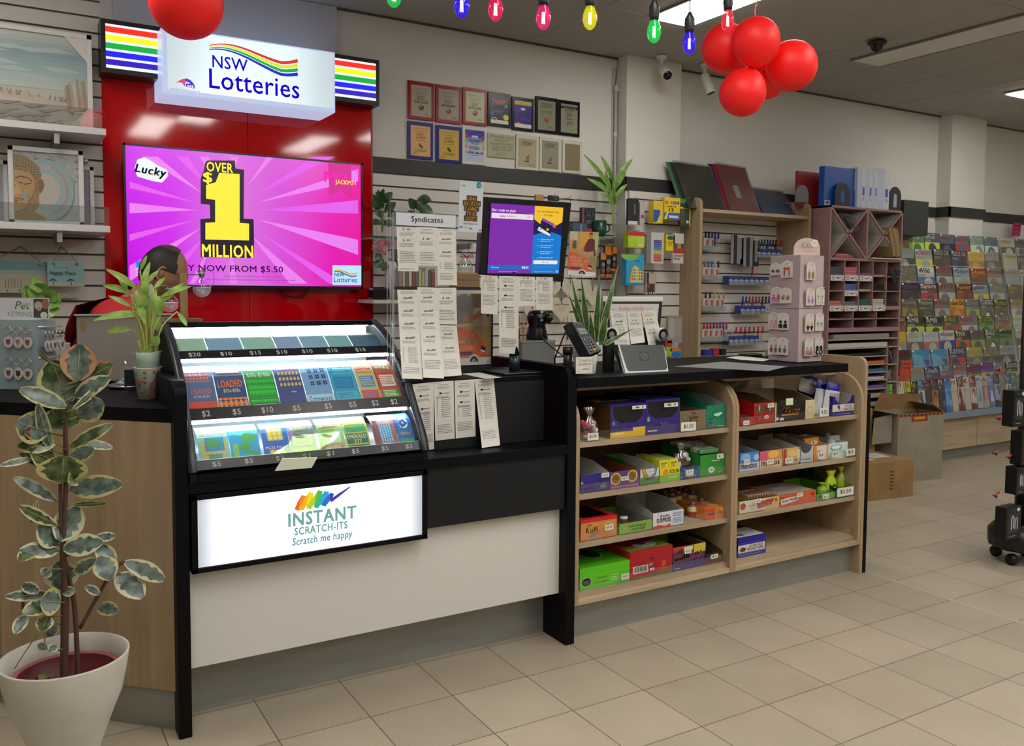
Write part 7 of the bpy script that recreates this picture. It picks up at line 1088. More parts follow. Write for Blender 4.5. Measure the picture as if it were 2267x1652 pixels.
def vase(px,z,Y,r,h,lab,leaves,stem='#5a7040',gm=None,name='potted_plant',lm=None,wd=.04):
    c0=Vector((at(px,500,1,Y).x,Y,z+.001));t=T(name,c0,lab,'plant');MB().lathe([(.001,0),(r*.8,0),(r,h*.4),(r*.75,h*.8),(r*.9,h)],c0,gm or CLEAR,20).build('vase',t);mb=MB();sm=MB()
    for px_,py_,tx,ty,w in leaves:b0=at(px_,py_,1,Y+.01);leafmesh(mb,b0,at(tx,ty,1,Y-.02),w/FPX*(b0-CAM).dot(CF)*1.2,lm or DKL,up=(CAM-b0).normalized()+Vector((0,0,.4)),n=6,bend=.1);sm.tube(catmull([c0+Vector((0,0,h*.3)),(c0+Vector((0,0,h))).lerp(b0,.5),b0],3),.002,P(stem,.5),5)
    mb.build('leaves',t);sm.build('stems',t);return t
vase(846,g1,WB-.14,.035,.12,'dark leafy cutting in a glass vase next to the red wall',[(848,462,832,425,14),(850,450,868,425,16),(838,470,826,430,16),(852,470,876,448,18),(836,455,838,420,12),(845,478,828,470,16),(858,480,880,470,14),(843,440,850,418,10),(850,490,872,500,16),(840,488,828,498,16)])
vase(920,g1,WB-.14,.035,.06,'leafy cutting with one long drooping leaf above the Syndicates sign',[(915,455,958,470,20),(925,440,955,445,18),(918,462,905,440,18),(930,468,955,480,16),(916,468,900,480,12)])
vase(1357,g2,WB-.12,.028,.13,'bamboo stems with long leaves in a clear vase at the pillar',[(1352,420,1292,342,9),(1356,400,1330,345,9),(1360,405,1400,352,9),(1362,420,1385,380,9),(1350,430,1300,395,10),(1360,440,1388,408,9),(1354,450,1330,430,10),(1358,430,1366,390,10),(1352,440,1340,378,9),(1360,455,1352,420,11)],lm=GL,stem='#8a9a50',wd=.03)
# roses
rv=Vector((at(866,650,1,WB-.12).x,WB-.12,g3+.001));t=T('flower_vase',rv,'pink artificial roses in a tall white vase beside the red wall','flowers');MB().lathe([(.001,0),(.036,0),(.036,.2),(.03,.215),(.026,.215)],rv,P('#c8c4c4',.3),24).build('vase',t);mb=MB();lf=MB();PKR=P('#d89aa0',.6);PK2=P('#c88890',.6)
for k,(px,py,r)in enumerate(((842,543,.032),(860,538,.028),(850,555,.026),(832,548,.02))):
    c0=at(px,py,1,WB-.14)
    for i in range(14):an=i*2.4;rr=r*(.25+.055*i);q=c0+Vector((rr*cos(an),-r*.5+.02*i/14,rr*sin(an)));mb.ball(q,r*.34,PKR if i%2 else PK2,8,(1,.5,1))
mb.build('roses',t)
for px_,py_,tx,ty in((850,575,828,592),(856,580,845,600),(862,572,880,590),(845,565,830,575),(866,560,884,572),(858,590,872,600)):b0=at(px_,py_,1,WB-.13);leafmesh(lf,b0,at(tx,ty,1,WB-.15),.05,DKL,up=(CAM-b0).normalized(),n=5)
lf.build('leaves',t)
a=at(826,640,1,WB-.2);MB();tag(MB().box(a.x,a.x+.10,WB-.2,WB-.1,g3+.001,g3+.065,P('#0e0e12',.2)).build('black_case',None,.012),'glossy black case on the shelf beside the rose vase','case')
cds=['#8a8480','#b0a48c','#6a5a50','#c4bcae','#7c4038','#5a6068','#c0b070','#a8a4a0','#b8b4ac','#4c4440','#8a3030','#c8c0b0']
for i,q in enumerate(cds):x=884+i*7.2;pk('greeting_card',['grey','tan','brown','ivory','rust','slate','mustard','silver','white','charcoal','red','cream'][i]+' greeting card standing in the row behind the Syndicates stand','card',x,592+(i*5)%13,x+6,662,WB-.2,.08,q,group='greeting cards behind the ticket stand')
t=T('gift_bag',at(1030,600,1,WB-.15),'clear wrapped gift bag tied with a pink ribbon behind the ticket stand','gift');bx=at(1030,618,1,WB-.15);zt_=at(1030,548,1,WB-.15).z;hh=zt_-bx.z;MB().lathe([(.03,0),(.05,.05),(.045,hh*.5),(.012,hh*.7),(.03,hh),(.032,hh*1.02)],bx,BAG,16,sy=.6).build('bag',t);mb=MB();rz0=bx+Vector((0,-.02,hh*.7));[mb.tube([rz0,rz0+Vector((s_*.03,-.004,.018)),rz0+Vector((s_*.045,0,0)),rz0],.004,P('#b84058',.4),6)for s_ in(-1,1)];mb.build('ribbon',t)
pk('gift_box','flat wooden gift box below the pink ribboned bag','box',1012,602,1062,636,WB-.2,.1,'#8a6c48',lambda c,H_:c.rect(0,0,100,8,'#a88a60').rect(0,H_*.5,100,3,'#6a5034'))
pk('small_book','black DAD book on the glass shelf','book',1289,459,1318,513,WB-.12,.03,'#1c2430',lambda c,H_:c.rect(0,0,14,H_,'#8a3c40').text('DAD',24,H_*.18,66,H_*.16,'#d8dcdc',.05).lines(30,H_*.5,50,H_*.16,3,'#5c7c80',2).rect(14,H_*.86,86,H_*.14,'#b83028'))
pk('small_box','slate blue box on the glass shelf beside the DAD book','box',1268,493,1300,514,WB-.18,.08,'#3c4c64',lambda c,H_:c.lines(52,H_*.1,14,H_*.8,6,'#a8b4c0',2))
mg=Vector((at(1327,500,1,WB-.14).x,WB-.14,g2+.001));t=T('mug',mg,'dark green mug on the glass shelf','mug');MB().lathe([(.001,0),(.036,0),(.046,.03),(.048,.105),(.044,.105),(.04,.01)],mg,P('#123c30',.3),24).build('body',t);MB().tube(catmull([mg+Vector((.046,0,.085)),mg+Vector((.075,0,.08)),mg+Vector((.078,0,.045)),mg+Vector((.045,0,.03))]),.006,P('#123c30',.3),8).build('handle',t)
def hook(px,py,Yw,L_=.12,name='hook',par=None):a=at(px,py,1,Yw);mb=MB();mb.tube([a,a+Vector((0,-L_,0)),a+Vector((0,-L_-.012,.012))],.0022,STEEL,6);return tag(mb.build('display_hook'),'bare metal display hook on the slat wall','hook','bare hooks on the slat wall')
for x,y in((1205,437),(1240,441),(1262,444)):hook(x,y,WB)
pk('wooden_block','small wooden block hanging above the customer screen','ornament',1186,430,1204,446,WB-.1,.02,'#b08048',bev=.003);pk('watch_pack','little black watch pack hanging above the customer screen','watch',1216,432,1238,444,WB-.1,.02,'#15181f',lambda c,H_:c.ell(66,H_*.5,14,H_*.36,'#3a4658'),bev=.003)
def heart(px,py,s_,lab,txt):
    Y=WB-.07;c0=at(px,py,1,Y);t=T('heart_sign',c0,lab,'sign','cream heart signs on the slat wall');pts=[]
    for i in range(28):a_=2*pi*i/28;pts.append(c0+Vector((s_*.0625*16*sin(a_)**3/1,0,s_*.066*(13*cos(a_)-5*cos(2*a_)-2*cos(3*a_)-cos(4*a_))/1)))
    mb=MB();mb.prism(pts,(0,.006,0),P('#c4bca4',.6));c=Art(mb,c0+Vector((-s_*.7,-.0005,s_*.4)),c0+Vector((s_*.7,-.0005,s_*.4)),c0+Vector((-s_*.7,-.0005,-s_*.4)),100,60)
    if txt:c.text('Together Forever',0,6,100,13,'#9a8440',.01).lines(20,24,60,26,3,'#a89a78',2,.45)
    else:c.lines(20,14,60,30,3,'#a0a4b0',2,.4)
    mb.build('board',t);MB().tube([c0+Vector((0,-.003,s_*.3)),c0+Vector((0,0,s_*1.5))],.003,P('#8a7a60',.8),5).build('cord',t)
heart(1243,682,.088,'cream Together Forever heart sign fully in view beside the card terminal',True);heart(1262,636,.075,'cream heart sign just below the orange convenience card',False);heart(1228,634,.06,'cream heart sign half behind the customer screen',False);heart(1312,652,.075,'cream heart sign behind the snake plant leaves',False);heart(1178,690,.06,'cream heart sign behind the hanging tickets',False)
for i,(x0,x1,y0,y1)in enumerate(((1330,1342,560,612),(1340,1356,545,614),(1354,1366,546,600))):pk('tool_pack',('left','middle','right')[i]+' orange topped tool pack hanging below the glass shelf','tool pack',x0,y0,x1,y1,WB-.12,.02,'#2c2824',lambda c,H_:c.rect(0,0,100,H_*.28,'#d87c24').ell(50,H_*.5,30,H_*.09,'#8a8074').ell(50,H_*.74,34,H_*.1,'#6a5c50').rect(0,H_*.9,100,H_*.1,'#c06a20'),group='orange tool packs')
for i in range(9):x=1150+i*9.5+(50 if i>5 else 0);p_=at(x,700,1,WB-.06);z0=at(x,752,1,WB-.06).z;mb=MB();mb.tube([p_,(p_.x,p_.y,z0)],[.002,.007],P(['#a83c38','#b8923c','#c8a89c'][i%3],.35),6);mb.ball((p_.x,p_.y,(p_.z+z0)/2),.011,P(['#b8923c','#c05a50','#c0a070'][i%3],.3),8);tag(mb.build('charm'),'little red and gold hanging charm on the slat wall','charm','hanging charms behind the scanner')
# stationery on the pillar slats
HK=lambda c,H_:c.ell(50,8,8,4,'#4a4a4a',8)
ST_=[(1391,440,1414,497,'#1d1e20','grey and black charger pack',lambda c,H_:c.rect(0,H_*.86,92,H_*.14,'#c8c8c0').rect(60,H_*.2,8,H_*.4,'#8a8c90')),(1415,447,1427,498,'#b0a8a4','pale pack with a red edge',lambda c,H_:c.rect(0,0,16,H_,'#7a2030').rect(40,H_*.55,50,H_*.16,'#5a5a5c')),
 (1447,444,1468,494,'#d8b82c','yellow and blue crayon pack at the left',lambda c,H_:c.rect(0,H_*.4,70,H_*.55,'#2c50a0').poly([(30,H_),(70,H_*.6),(90,H_*.7),(60,H_)],'#d8d040')),(1471,436,1506,486,'#e0c01c','big yellow and blue pack of twelve crayons',lambda c,H_:([c.rect(8+11*k,H_*.16,8,H_*.14,q)for k,q in enumerate(('#c83c28','#d87828','#d8c030','#3c9a3c','#2c8ab0','#3c3ca0','#7a3c90','#222222'))],c.text('crayola',14,H_*.36,60,H_*.1,'#5a3a1c',.03).text('12',30,H_*.48,30,H_*.14,'#5a3a1c',.05).rect(0,H_*.68,100,H_*.32,'#2c58a8').poly([(0,H_*.95),(20,H_*.6),(30,H_*.64),(14,H_)],'#d8d040').rect(30,H_*.8,60,H_*.12,'#c8ccd8'))),(1506,440,1529,500,'#2c3c2c','green and yellow coloured pencil pack',lambda c,H_:c.rect(0,0,100,H_*.16,'#4a8a30').rect(0,H_*.3,100,H_*.06,'#d8c830').rect(90,0,10,H_,'#c8c030').rect(10,H_*.4,12,H_*.5,'#a03030').rect(30,H_*.4,10,H_*.5,'#2c6a3c').rect(50,H_*.4,10,H_*.5,'#2c3c5c').ell(72,H_*.84,14,H_*.06,'#c8c8c8')),
 (1391,512,1427,548,'#a8c828','lime and red highlighter packs',lambda c,H_:c.rect(0,0,100,H_*.26,'#c02c2c').rect(52,H_*.3,44,H_*.5,'#b8c850').rect(60,H_*.8,30,H_*.08,'#d8d8c8')),(1442,514,1470,583,'#c0c0bc','rainbow marker set in a clear case',lambda c,H_:[c.rect(20,H_*(.25+.058*k),64,H_*.045,q)for k,q in enumerate(('#3c2c6c','#2c3c8c','#2c4ca8','#284c9c','#2c7c8c','#4c9c34','#c8c030','#d89028','#c85c28','#c03c38','#c04c48','#b8382c'))]),(1475,520,1494,555,'#e0c81c','yellow pencil pack with green top',lambda c,H_:c.ell(50,H_*.18,40,H_*.14,'#2c5c2c').lines(14,H_*.4,70,H_*.3,3,'#8a5a1c',2)),(1491,516,1514,583,'#c4beb8','white and red Coloured Pencils pack',lambda c,H_:c.rect(0,H_*.34,100,H_*.16,'#2c5c50').rect(40,H_*.34,34,H_*.16,'#c87c2c').rect(0,H_*.5,100,H_*.17,'#a83038').text('Coloured',6,H_*.7,88,H_*.08,'#a83038',.03).text('Pencils',6,H_*.80,60,H_*.08,'#a83038',.03)),
 (1387,563,1426,632,'#2c9ac8','big blue activity set with bright squares',lambda c,H_:(c.ell(20,0,50,H_*.2,'#7ab850',t0=0,t1=pi),c.text('WORLD SET',40,H_*.18,36,H_*.05,'#d8ecf4',.03),c.poly([(20,H_*.9),(46,H_*.34),(94,H_*.52),(94,H_*.9)],'#d8cc80'),[c.rect(30+13*(k%5),H_*(.46+.1*(k//5)),9,H_*.07,q)for k,q in enumerate(['#c85c3c','#3c8ab0','#d8b030','#4c9c5c','#8c4c80']*4)],c.poly([(16,H_*.86),(34,H_*.4),(40,H_*.42),(24,H_*.88)],'#d8a020'),c.rect(0,H_*.93,100,H_*.07,'#1c80b8'))),(1430,604,1452,652,'#b0a488','dark pencil pack with white dots',lambda c,H_:c.rect(6,0,24,H_*.5,'#1c1c50').rect(10,H_*.5,80,H_*.4,'#3c2c30').ell(30,H_*.6,16,H_*.12,'#8c2c38').rect(20,H_*.86,70,H_*.14,'#1c2444').ell(40,H_*.93,7,6,'#d8d8d8').ell(60,H_*.93,7,6,'#d8d8d8').ell(80,H_*.93,7,6,'#d8d8d8')),
 (1479,700,1511,760,'#8f8c88','clear bag with grey folders hanging beside the oak divider',lambda c,H_:c.rect(10,H_*.1,36,H_*.7,'#a8a49c').rect(54,H_*.1,36,H_*.6,'#9a968e')),(1470,754,1488,790,'#b82828','red and lime pack low beside the till',lambda c,H_:c.rect(0,H_*.4,100,H_*.6,'#8ab030')),(1484,772,1508,796,'#3c80b8','orange and blue pack just above the counter',lambda c,H_:c.rect(0,0,100,H_*.24,'#c88030').ell(50,H_*.6,40,H_*.26,'#2c60a8'))]
for i,(x0,y0,x1,y1,q,lb,ar)in enumerate(ST_):
    t=T('stationery_pack',at(x0,y0,1,PB-.12),lb+(' on the pillar' if i<11 else ''),'stationery');mb=pk(None,'','',x0,y0,x1,y1,PB-.13,.02+.03*(i in(2,5,6,9)),q,ar);o_=mb.build('pack',t);a=at((x0+x1)/2,y0+2,1,PB-.12);MB().tube([(a.x,PB,a.z+.006),(a.x,PB-.15,a.z+.006),(a.x,PB-.16,a.z+.014)],.002,STEEL,6).build('hook',t)
for i in range(3):pk('stationery_pack','spare yellow crayon pack behind the big yellow one, %s'%('left','leftmost','middle')[i]if i else 'spare rainbow marker set behind the front one','stationery',1452+6*i if i else 1432,448+i if i else 516,1470+6*i if i else 1441,492 if i else 580,PB-.09+.01*i,.01,'#c8a828' if i else '#8f9490')
# oak stationery bay
t=T('stationery_bay',(2.38,1.7,0),'oak wall bay of pens with a top shelf of wrapped folders','shelving')
YB=1.52;zr=at(1750,476,1,YB).z;zl=at(1560,462,1,YB).z;zs=(zr+zl)/2;zp=at(1553,436,1,YB).z
side(1.852,1.875,YB,WY,0,zp,.05,WODV if 0 else WOODV,'side_panel',t);side(2.915,2.94,YB,WY,0,at(1790,448,1,YB).z,.05,WOODV,'side_panel',t)
MB().box(1.875,2.915,YB,WY,zs-.022,zs,WOODH).build('top_shelf',t,.001)
def folders(x0,x1,yt0,yt1,yb,lean,cols,lab,bar=None):
    Y=YB+.04;a,b_=at(x0,yt0,1,Y+.1),at(x1,yb,1,Y);t=T('folder_stack',(a.x,Y,zs),lab,'folders');zt=a.z;w=b_.x-at(x0+lean,yb,1,Y).x;xb=at(x0+lean,yb,1,Y).x
    for k,q in enumerate(cols):s_=.028*k;mb=MB();mb.prism([(xb-s_,Y+.012*k,zs+.001),(xb+w-s_,Y+.012*k,zs+.001),(xb+w-s_-lean*.0022,Y+.1+.012*k,zt-.01),(xb-s_-lean*.0022,Y+.1+.012*k,zt)],(-.02,.008,0),P(q,.3));k==0 and bar and mb.prism([(xb+w*.42-.05,Y+.03,zs+.10),(xb+w*.62-.05,Y+.03,zs+.10),(xb+w*.62-.07,Y+.058,zs+.19),(xb+w*.42-.07,Y+.058,zs+.19)],(0,-.004,0),P('#c0bcb4',.5));mb.build('folder',t)
    mb=MB();mb.prism([(xb-.04,Y-.004,zs+.002),(xb+w+.008,Y-.004,zs+.002),(xb+w-lean*.0022,Y+.094,zt),(xb-.05-lean*.0022,Y+.094,zt+.012)],(0,-.003,0),BAG);mb.build('wrapper',t)
folders(1507,1605,360,378,458,26,['#17191c','#1a1c20','#2f5a44'],'plastic wrapped black folders leaning on the oak top shelf');folders(1600,1682,364,372,463,24,['#8c1c2c','#801828','#1c2c5c'],'plastic wrapped dark red folders with a barcode on the oak top shelf',True);folders(1684,1760,418,425,470,14,['#4a5a80','#3a2470','#c0b028','#b85c30','#6a4a80'],'blue folders in front of purple and yellow ones on the oak top shelf')
PT=P('#a8b0b8',.1,alpha=.35)
def penrow(px0,px1,py,kind,lab):
    Y=WB-.10;a,b_=at(px0,py,1,Y),at(px1,py,1,Y);z=a.z;t=T('pen_tray',(a.x,Y,z),lab,'pen tray');mb=MB();mb.box(a.x,b_.x,Y-.01,WB,z-.004,z,PT);mb.box(a.x,b_.x,Y-.012,Y-.009,z-.004,z+.03,PT);mb.build('tray',t);n=max(1,int((b_.x-a.x)/.052));rg=random.Random(px0+py)
    for i in range(n):
        x=a.x+.004+i*.052;
        if kind=='b':mb=MB();mb.box(x,x+.048,Y,Y+.06,z,z+.062,P('#2c3f84',.5));c=Art(mb,(x,Y-.0004,z+.062),(x+.048,Y-.0004,z+.062),(x,Y-.0004,z),40,50);c.ell(20,26,17,7,'#b8c0d0').lines(10,24,20,4,1,'#2c3f84',2).rect(18,38,16,8,'#b0b4c0');mb.build('dispenser',t)
        else:mb=MB();mb.box(x,x+.044,Y,Y+.05,z,z+.085,P('#b4b0aa' if i%2 else '#c0bcb4',.5));c=Art(mb,(x,Y-.0004,z+.085),(x+.044,Y-.0004,z+.085),(x,Y-.0004,z),40,70);c.rect(20,10,16,34,'#a84038').text('BIC',8,50,22,12,'#4a4440',.03);mb.build('dispenser',t)
    return a,b_,z
def pens(px0,px1,py,cols,lab,lean=0,up=.085):
    a,b_=at(px0,py,1,WB-.07),at(px1,py,1,WB-.07);n=len(cols)
    for i,q in enumerate(cols):x=a.x+(b_.x-a.x)*(i+.5)/n;mb=MB();mb.tube([(x,WB-.07,a.z),(x+lean,WB-.075,a.z+up)],.0055,P('#b8bcc0' if i%3 else q,.3),6);mb.tube([(x+lean*.7,WB-.074,a.z+up*.66),(x+lean,WB-.075,a.z+up+.02)],.0068,P(q,.3),6);tag(mb.build('pen'),lab,'pen',lab)
B4,R4,K4,G4='#1c2c90','#a82028','#15151a','#1c5c40'
for x0,x1,y,k,pc_,lb in((1557,1592,553,'w',[K4,K4,B4,B4,B4],'top left'),(1674,1730,569,'b',[G4,B4,G4,B4,B4,K4,K4,'#c85028',R4],'top right'),(1555,1592,618,'w',['#8a7a60','#2c7cb0','#2c7cb0','#c0b8b0',K4],'second left'),(1612,1703,630,'b',[R4],'second right'),(1555,1605,687,'w',[K4,K4,'#c8a040','#8a8a90','#b88040'],'third left'),(1638,1703,696,'b',[B4,B4,R4,R4,'#5c2c80',R4,K4,K4,B4],'third right'),(1553,1610,755,'w',[R4,R4,R4,B4,R4,'#5c2c80','#5c2c80',R4],'fourth left'),(1612,1690,764,'b',['#c0b8b0',R4,R4,R4,R4,R4,R4,R4],'fourth right')):
    penrow(x0,x1,y,k,'clear tray of %s pen dispensers, %s in the oak bay'%('blue' if k=='b' else 'white',lb));pens(x0+(0 if len(pc_)>1 else 46),x1 if len(pc_)>1 else x0+56,y-8,pc_,'pens standing in the %s tray of the oak bay'%lb,lean=.008 if 'right' in lb else .003)
for i in range(8):x=1619+i*7;pk('ruler_pack','black edged ruler pack hanging in the oak bay','ruler pack',x,520+(i>2)*6,x+(6 if i not in(2,7)else 13),584+(i>2)*6,WB-.1,.004,'#20243c' if i%2 else '#8a8c90',(lambda c,H_:c.rect(30,10,46,H_*.8,'#8a8a70').rect(0,0,100,H_*.1,'#b8b8b8'))if i in(2,7)else None,group='hanging ruler packs')
for x0,x1,y0,y1,q,lb in((1560,1578,775,788,B4,'blue'),(1580,1592,772,788,R4,'red'),(1598,1608,773,787,K4,'black')):pk('marker_pack','%s marker pack at the bottom of the oak bay'%lb,'marker',x0,y0,x1,y1,WB-.12,.04,q)
# mauve sorting unit
YU=1.37;UX0,UX1=2.965,3.80;t=T('sorting_unit',(3.38,1.6,0),'mauve sorting unit of crossed racks, pigeon holes and paper shelves','shelving');cu=PX(None,1780,440,6.883,YU);ZT=cu.cv(410,95).z;th=.016
def zz(py,px=1850):return at(px,py,1,YU).z
mb=MB();mb.box(UX0,UX0+th,YU,WY-.02,0,ZT,PINKB);mb.box(UX1-th,UX1,YU,WY-.02,0,ZT,PINKB);mb.box(UX0,UX1,YU,WY-.02,ZT-th,ZT,PINKB);mb.build('carcass',t,.001)
MB().box(UX0+th,UX1-th,WY-.04,WY-.03,0,ZT-th,GREYIN).build('back_panel',t);zA=zz(570);zB=zz(678);zC=zz(727);zD=zz(735)
mb=MB();fr=lambda z0,z1:mb.box(UX0+th,UX1-th,YU,WY-.03,z0,z1,PINKB)
fr(zA-.02,zA);fr(zB-.03,zB);fr(zC-.03,zC);xm=(UX0+UX1)/2;mb.box(xm-th/2,xm+th/2,YU,WY-.03,zA,ZT-th,PINKB)
for xa,xb in((UX0+th,xm-th/2),(xm+th/2,UX1-th)):
    for s_ in(0,1):
        p0_,p1_=((xa,ZT-th),(xb,zA))if s_ else((xa,zA),(xb,ZT-th));d=.011;mb.prism([(p0_[0],YU,p0_[1]-d),(p1_[0],YU,p1_[1]-d),(p1_[0],YU,p1_[1]+d),(p0_[0],YU,p0_[1]+d)],(0,.012,0),PINKB);mb.prism([(p0_[0],YU+.012,p0_[1]-d),(p1_[0],YU+.012,p1_[1]-d),(p1_[0],YU+.012,p1_[1]+d),(p0_[0],YU+.012,p0_[1]+d)],(0,.40,0),GREYIN)
mb.build('crossed_racks',t);mb=MB();wc=(UX1-UX0-2*th)/5;hp=(zA-.02-zB)/3;zlist=[]
for k in range(1,5):x=UX0+th+wc*k;mb.box(x-.005,x+.005,YU,WY-.03,zB,zA-.02,PINKB)
for k in(1,2):mb.box(UX0+th,UX1-th,YU,WY-.03,zB+hp*k-.004,zB+hp*k+.004,PINKB)
w3=(UX1-UX0-2*th)/3;hq=(zB-.03-zC)/2
for k in(1,2):x=UX0+th+w3*k;mb.box(x-.005,x+.005,YU,WY-.03,zC,zB-.03,PINKB)
mb.box(UX0+th,UX1-th,YU,WY-.03,zC+hq-.004,zC+hq+.004,PINKB);mb.build('pigeon_holes',t);mb=MB();xs_=at(1962,850,1,YU).x;zr_=[zz(v)for v in(752,772,792,811,829,847,867,886,905,925,945)]
for i,z in enumerate(zr_):mb.box(UX0+th,UX1-th if i<2 else xs_,YU,WY-.03,z-.008,z,P('#a39a94',.6))
mb.box(xs_,xs_+.012,YU,WY-.03,0.1,zr_[1],PINKB);zs4=[zz(v,1970)for v in(806,845,885,925)]
for z in zs4:mb.box(xs_,UX1-th,YU,WY-.03,z-.008,z,P('#a39a94',.6))
mb.build('shelves',t)
PC={(0,2):('#50545c',.06),(1,2):('#d0707c',.06),(2,2):('#7c5450',.02),(3,2):('#a8a098',.01),(1,1):('#5468a8',.05),(2,1):('#c0b880',.01),(3,1):('#0e0e10',.05),(4,1):('#121214',.015),(0,0):('#b8705c',.035),(1,0):('#6c7270',.03),(2,0):('#33664c',.045),(3,0):('#c4beA4'.lower(),.05),(4,0):('#24262a',.03)}
CN={'#50545c':'slate','#d0707c':'pink','#7c5450':'brown','#a8a098':'pale grey','#5468a8':'blue','#c0b880':'straw','#0e0e10':'black','#121214':'flat black','#b8705c':'salmon','#6c7270':'grey','#33664c':'green','#c4bea4':'cream','#24262a':'charcoal'}
for(i,j),(q,h)in PC.items():
    x=UX0+th+wc*i+.008;z=zB+hp*j+.005;mb=MB();n_=max(1,int(h/.012));[mb.box(x+.003*(k%2),x+wc-.018-.004*(k%3),YU+.01+.004*(k%2),YU+.3,z+h*k/n_,z+h*(k+1)/n_-.0015,P(q,.35))for k in range(n_)];tag(mb.build('paper_pack'),'%s paper pack in the %s row of pigeon holes'%(CN[q],('bottom','middle','top')[j]),'paper pack')
    if(i,j)in((0,2),(1,2),(2,2),(1,1),(0,0),(1,0),(2,0),(3,0)):mb=MB();z1=z+.002;mb.box(x-.004,x+wc-.02,YU-.004,YU-.001,z1-.045,z1-.003,P('#cfcdc8',.5));c=Art(mb,(x-.004,YU-.0043,z1-.003),(x+wc-.02,YU-.0043,z1-.003),(x-.004,YU-.0043,z1-.045),100,30);c.ell(18,15,9,10,'#3c4c84').ell(18,15,6,7,'#cfcdc8').rect(40,13,24,5,'#2c2c30').lines(62,8,30,8,2,'#7a80a0',1).rect(84,18,12,8,'#c86858');tag(mb.build('price_label'),'white price label under the %s paper pack'%CN[q],'label','price labels on the sorting unit')
mb=MB();a=Vector((UX1-.05,YU-.01,zB+hp*2.6));
for k in range(5):mb.tube(catmull([a+Vector((-.08+.01*k,.02,.0)),a+Vector((-.06+.012*k,-.004,-.10-.01*k)),a+Vector((-.03,-.006,-.15)),a+Vector((.0+.004*k,-.002,-.06+.01*k)),a+Vector((-.02,.02,0))]),.004,P('#0f1830',.5),6)
tag(mb.build('strap_bundle'),'tangle of navy straps hanging out of the top right pigeon hole','straps')
z=zA+.001;
for k,(q,w)in enumerate((('#a85048',.22),('#b86058',.2),('#c07468',.16))):tag(MB().box(UX0+.07+.01*k,UX0+.07+w,YU+.012,YU+.25,z+.01*k,z+.009+.01*k,P(q,.3)).build('paper_sheaf'),('lowest','middle','top')[k]+' red wrapped sheaf lying under the left cross','paper')
tag(MB().box(xm+.03,UX1-.03,YU-.02,YU+.25,z,z+.008,P('#c4c4bc',.4)).build('white_board'),'white board lying under the right cross','board');z2=zA+(ZT-zA)*.5
for k in range(4):x=xm+.235+.028*k;mb=MB();mb.prism([(x,YU-.01,z2+.05-.004*k),(x+.02,YU-.01,z2+.06),(x+.09,YU-.01,zA+.035),(x+.07,YU-.01,zA+.02)],(0,.25,0),P('#80683c' if k%2 else '#94794a',.6));tag(mb.build('envelope'),'brown envelope leaning in the right cross','envelope','brown envelopes in the sorting unit')
mb=MB();mb.prism([(UX0+.12,YU-.004,ZT-.05),(UX0+.26,YU-.004,ZT-.06),(UX0+.33,YU-.004,z2+.02),(UX0+.25,YU-.004,z2-.0)],(0,.05,0),BAG);[mb.tube([(UX0+.17+.02*k,YU+.01,ZT-.075),(UX0+.24+.02*k,YU+.01,z2+.03)],.012,P('#101010',.4),6)for k in range(3)];tag(mb.build('clip_bag'),'clear bag of black clips on the left cross','bag')
SC4=['#8c867e','#b8b8ac','#101114','#c86038','#2c6484','#b8b8c0','#5c5490','#a8a48c','#b0b4b0','#8a8c84','#9a9c94'];SN=['taupe box','clear wrapped sheets','black folders','orange paper','blue paper','white paper','lilac paper','cream sheets','pale sheets','grey sheets','grey card']
for i,z in enumerate(zr_):xe=(UX1-th-.1 if i<2 else xs_)-.01;hh=.035 if i in(0,1)else .022;tag(MB().box(UX0+th+(.06 if i==0 else .005),xe,YU+(.012 if i else .0),YU+.3,z+.0008,z+hh,P(SC4[i],.35)).build('paper_stack',None,.002),'%s on a wide shelf of the mauve unit'%SN[i],'paper')
for k in range(2):x0=xs_+.018;mb=MB();mb.box(x0,UX1-th-.03,YU+.01,YU+.2,zs4[2]+.0008+.062*k,zs4[2]+.06+.062*k,P('#5ca82c',.45));mb.box(x0+.05,UX1-th-.04,YU+.0095,YU+.01,zs4[2]+.01+.062*k,zs4[2]+.054+.062*k,P('#b8c8a8',.5));mb.box(x0+.065,x0+.085,YU+.009,YU+.0095,zs4[2]+.016+.062*k,zs4[2]+.048+.062*k,P('#3a3c3a',.5));tag(mb.build('green_carton'),('lower','upper')[k]+' lime green carton in the narrow shelves of the mauve unit','carton')
for k,z in enumerate((zs4[0],zs4[1])):mb=MB();rg=random.Random(k);[mb.tube([Vector((xs_+.04+rg.uniform(0,.07),YU+.03,z+.002)),Vector((xs_+.03+rg.uniform(0,.09),YU+.04,z+rg.uniform(.03,.11)))],.006,P(rg.choice(['#1a1a1c','#8a8a84','#3a3a3c']),.3),5)for _ in range(9)];tag(mb.build('clip_bundle'),('upper','lower')[k]+' bundle of black clips in the narrow shelves','clips')
# binders and bookends on top
def top(name,lab,cat,x0,x1,y0,q,th_=.2,art=None,Y=YU+.03,y1=None,bev=.001):a,b_=at(x0,y0,1,Y),at(x1,y0,1,Y);mb=MB();z0=ZT+.0008;mb.box(a.x,b_.x,Y,Y+th_,z0,a.z,P(q,.4));c=Art(mb,(a.x,Y-.0005,a.z),(b_.x,Y-.0005,a.z),(a.x,Y-.0005,z0),100,100*(a.z-z0)/(b_.x-a.x));art and art(c,c.H);return tag(mb.build(name,None,bev),lab,cat)
top('binder','red binder at the left end on the mauve unit','binder',1768,1826,378,'#8c1c24',.03,Y=YU+.2);top('binder','tall blue binder on the mauve unit','binder',1826,1899,367,'#1448a0',.05,lambda c,H_:c.rect(2,H_*.86,16,H_*.12,'#c0c4c8').rect(5,H_*.88,10,H_*.08,'#4a4a50').rect(91,H_*.05,7,H_*.48,'#b8c0cc'),Y=YU+.06)
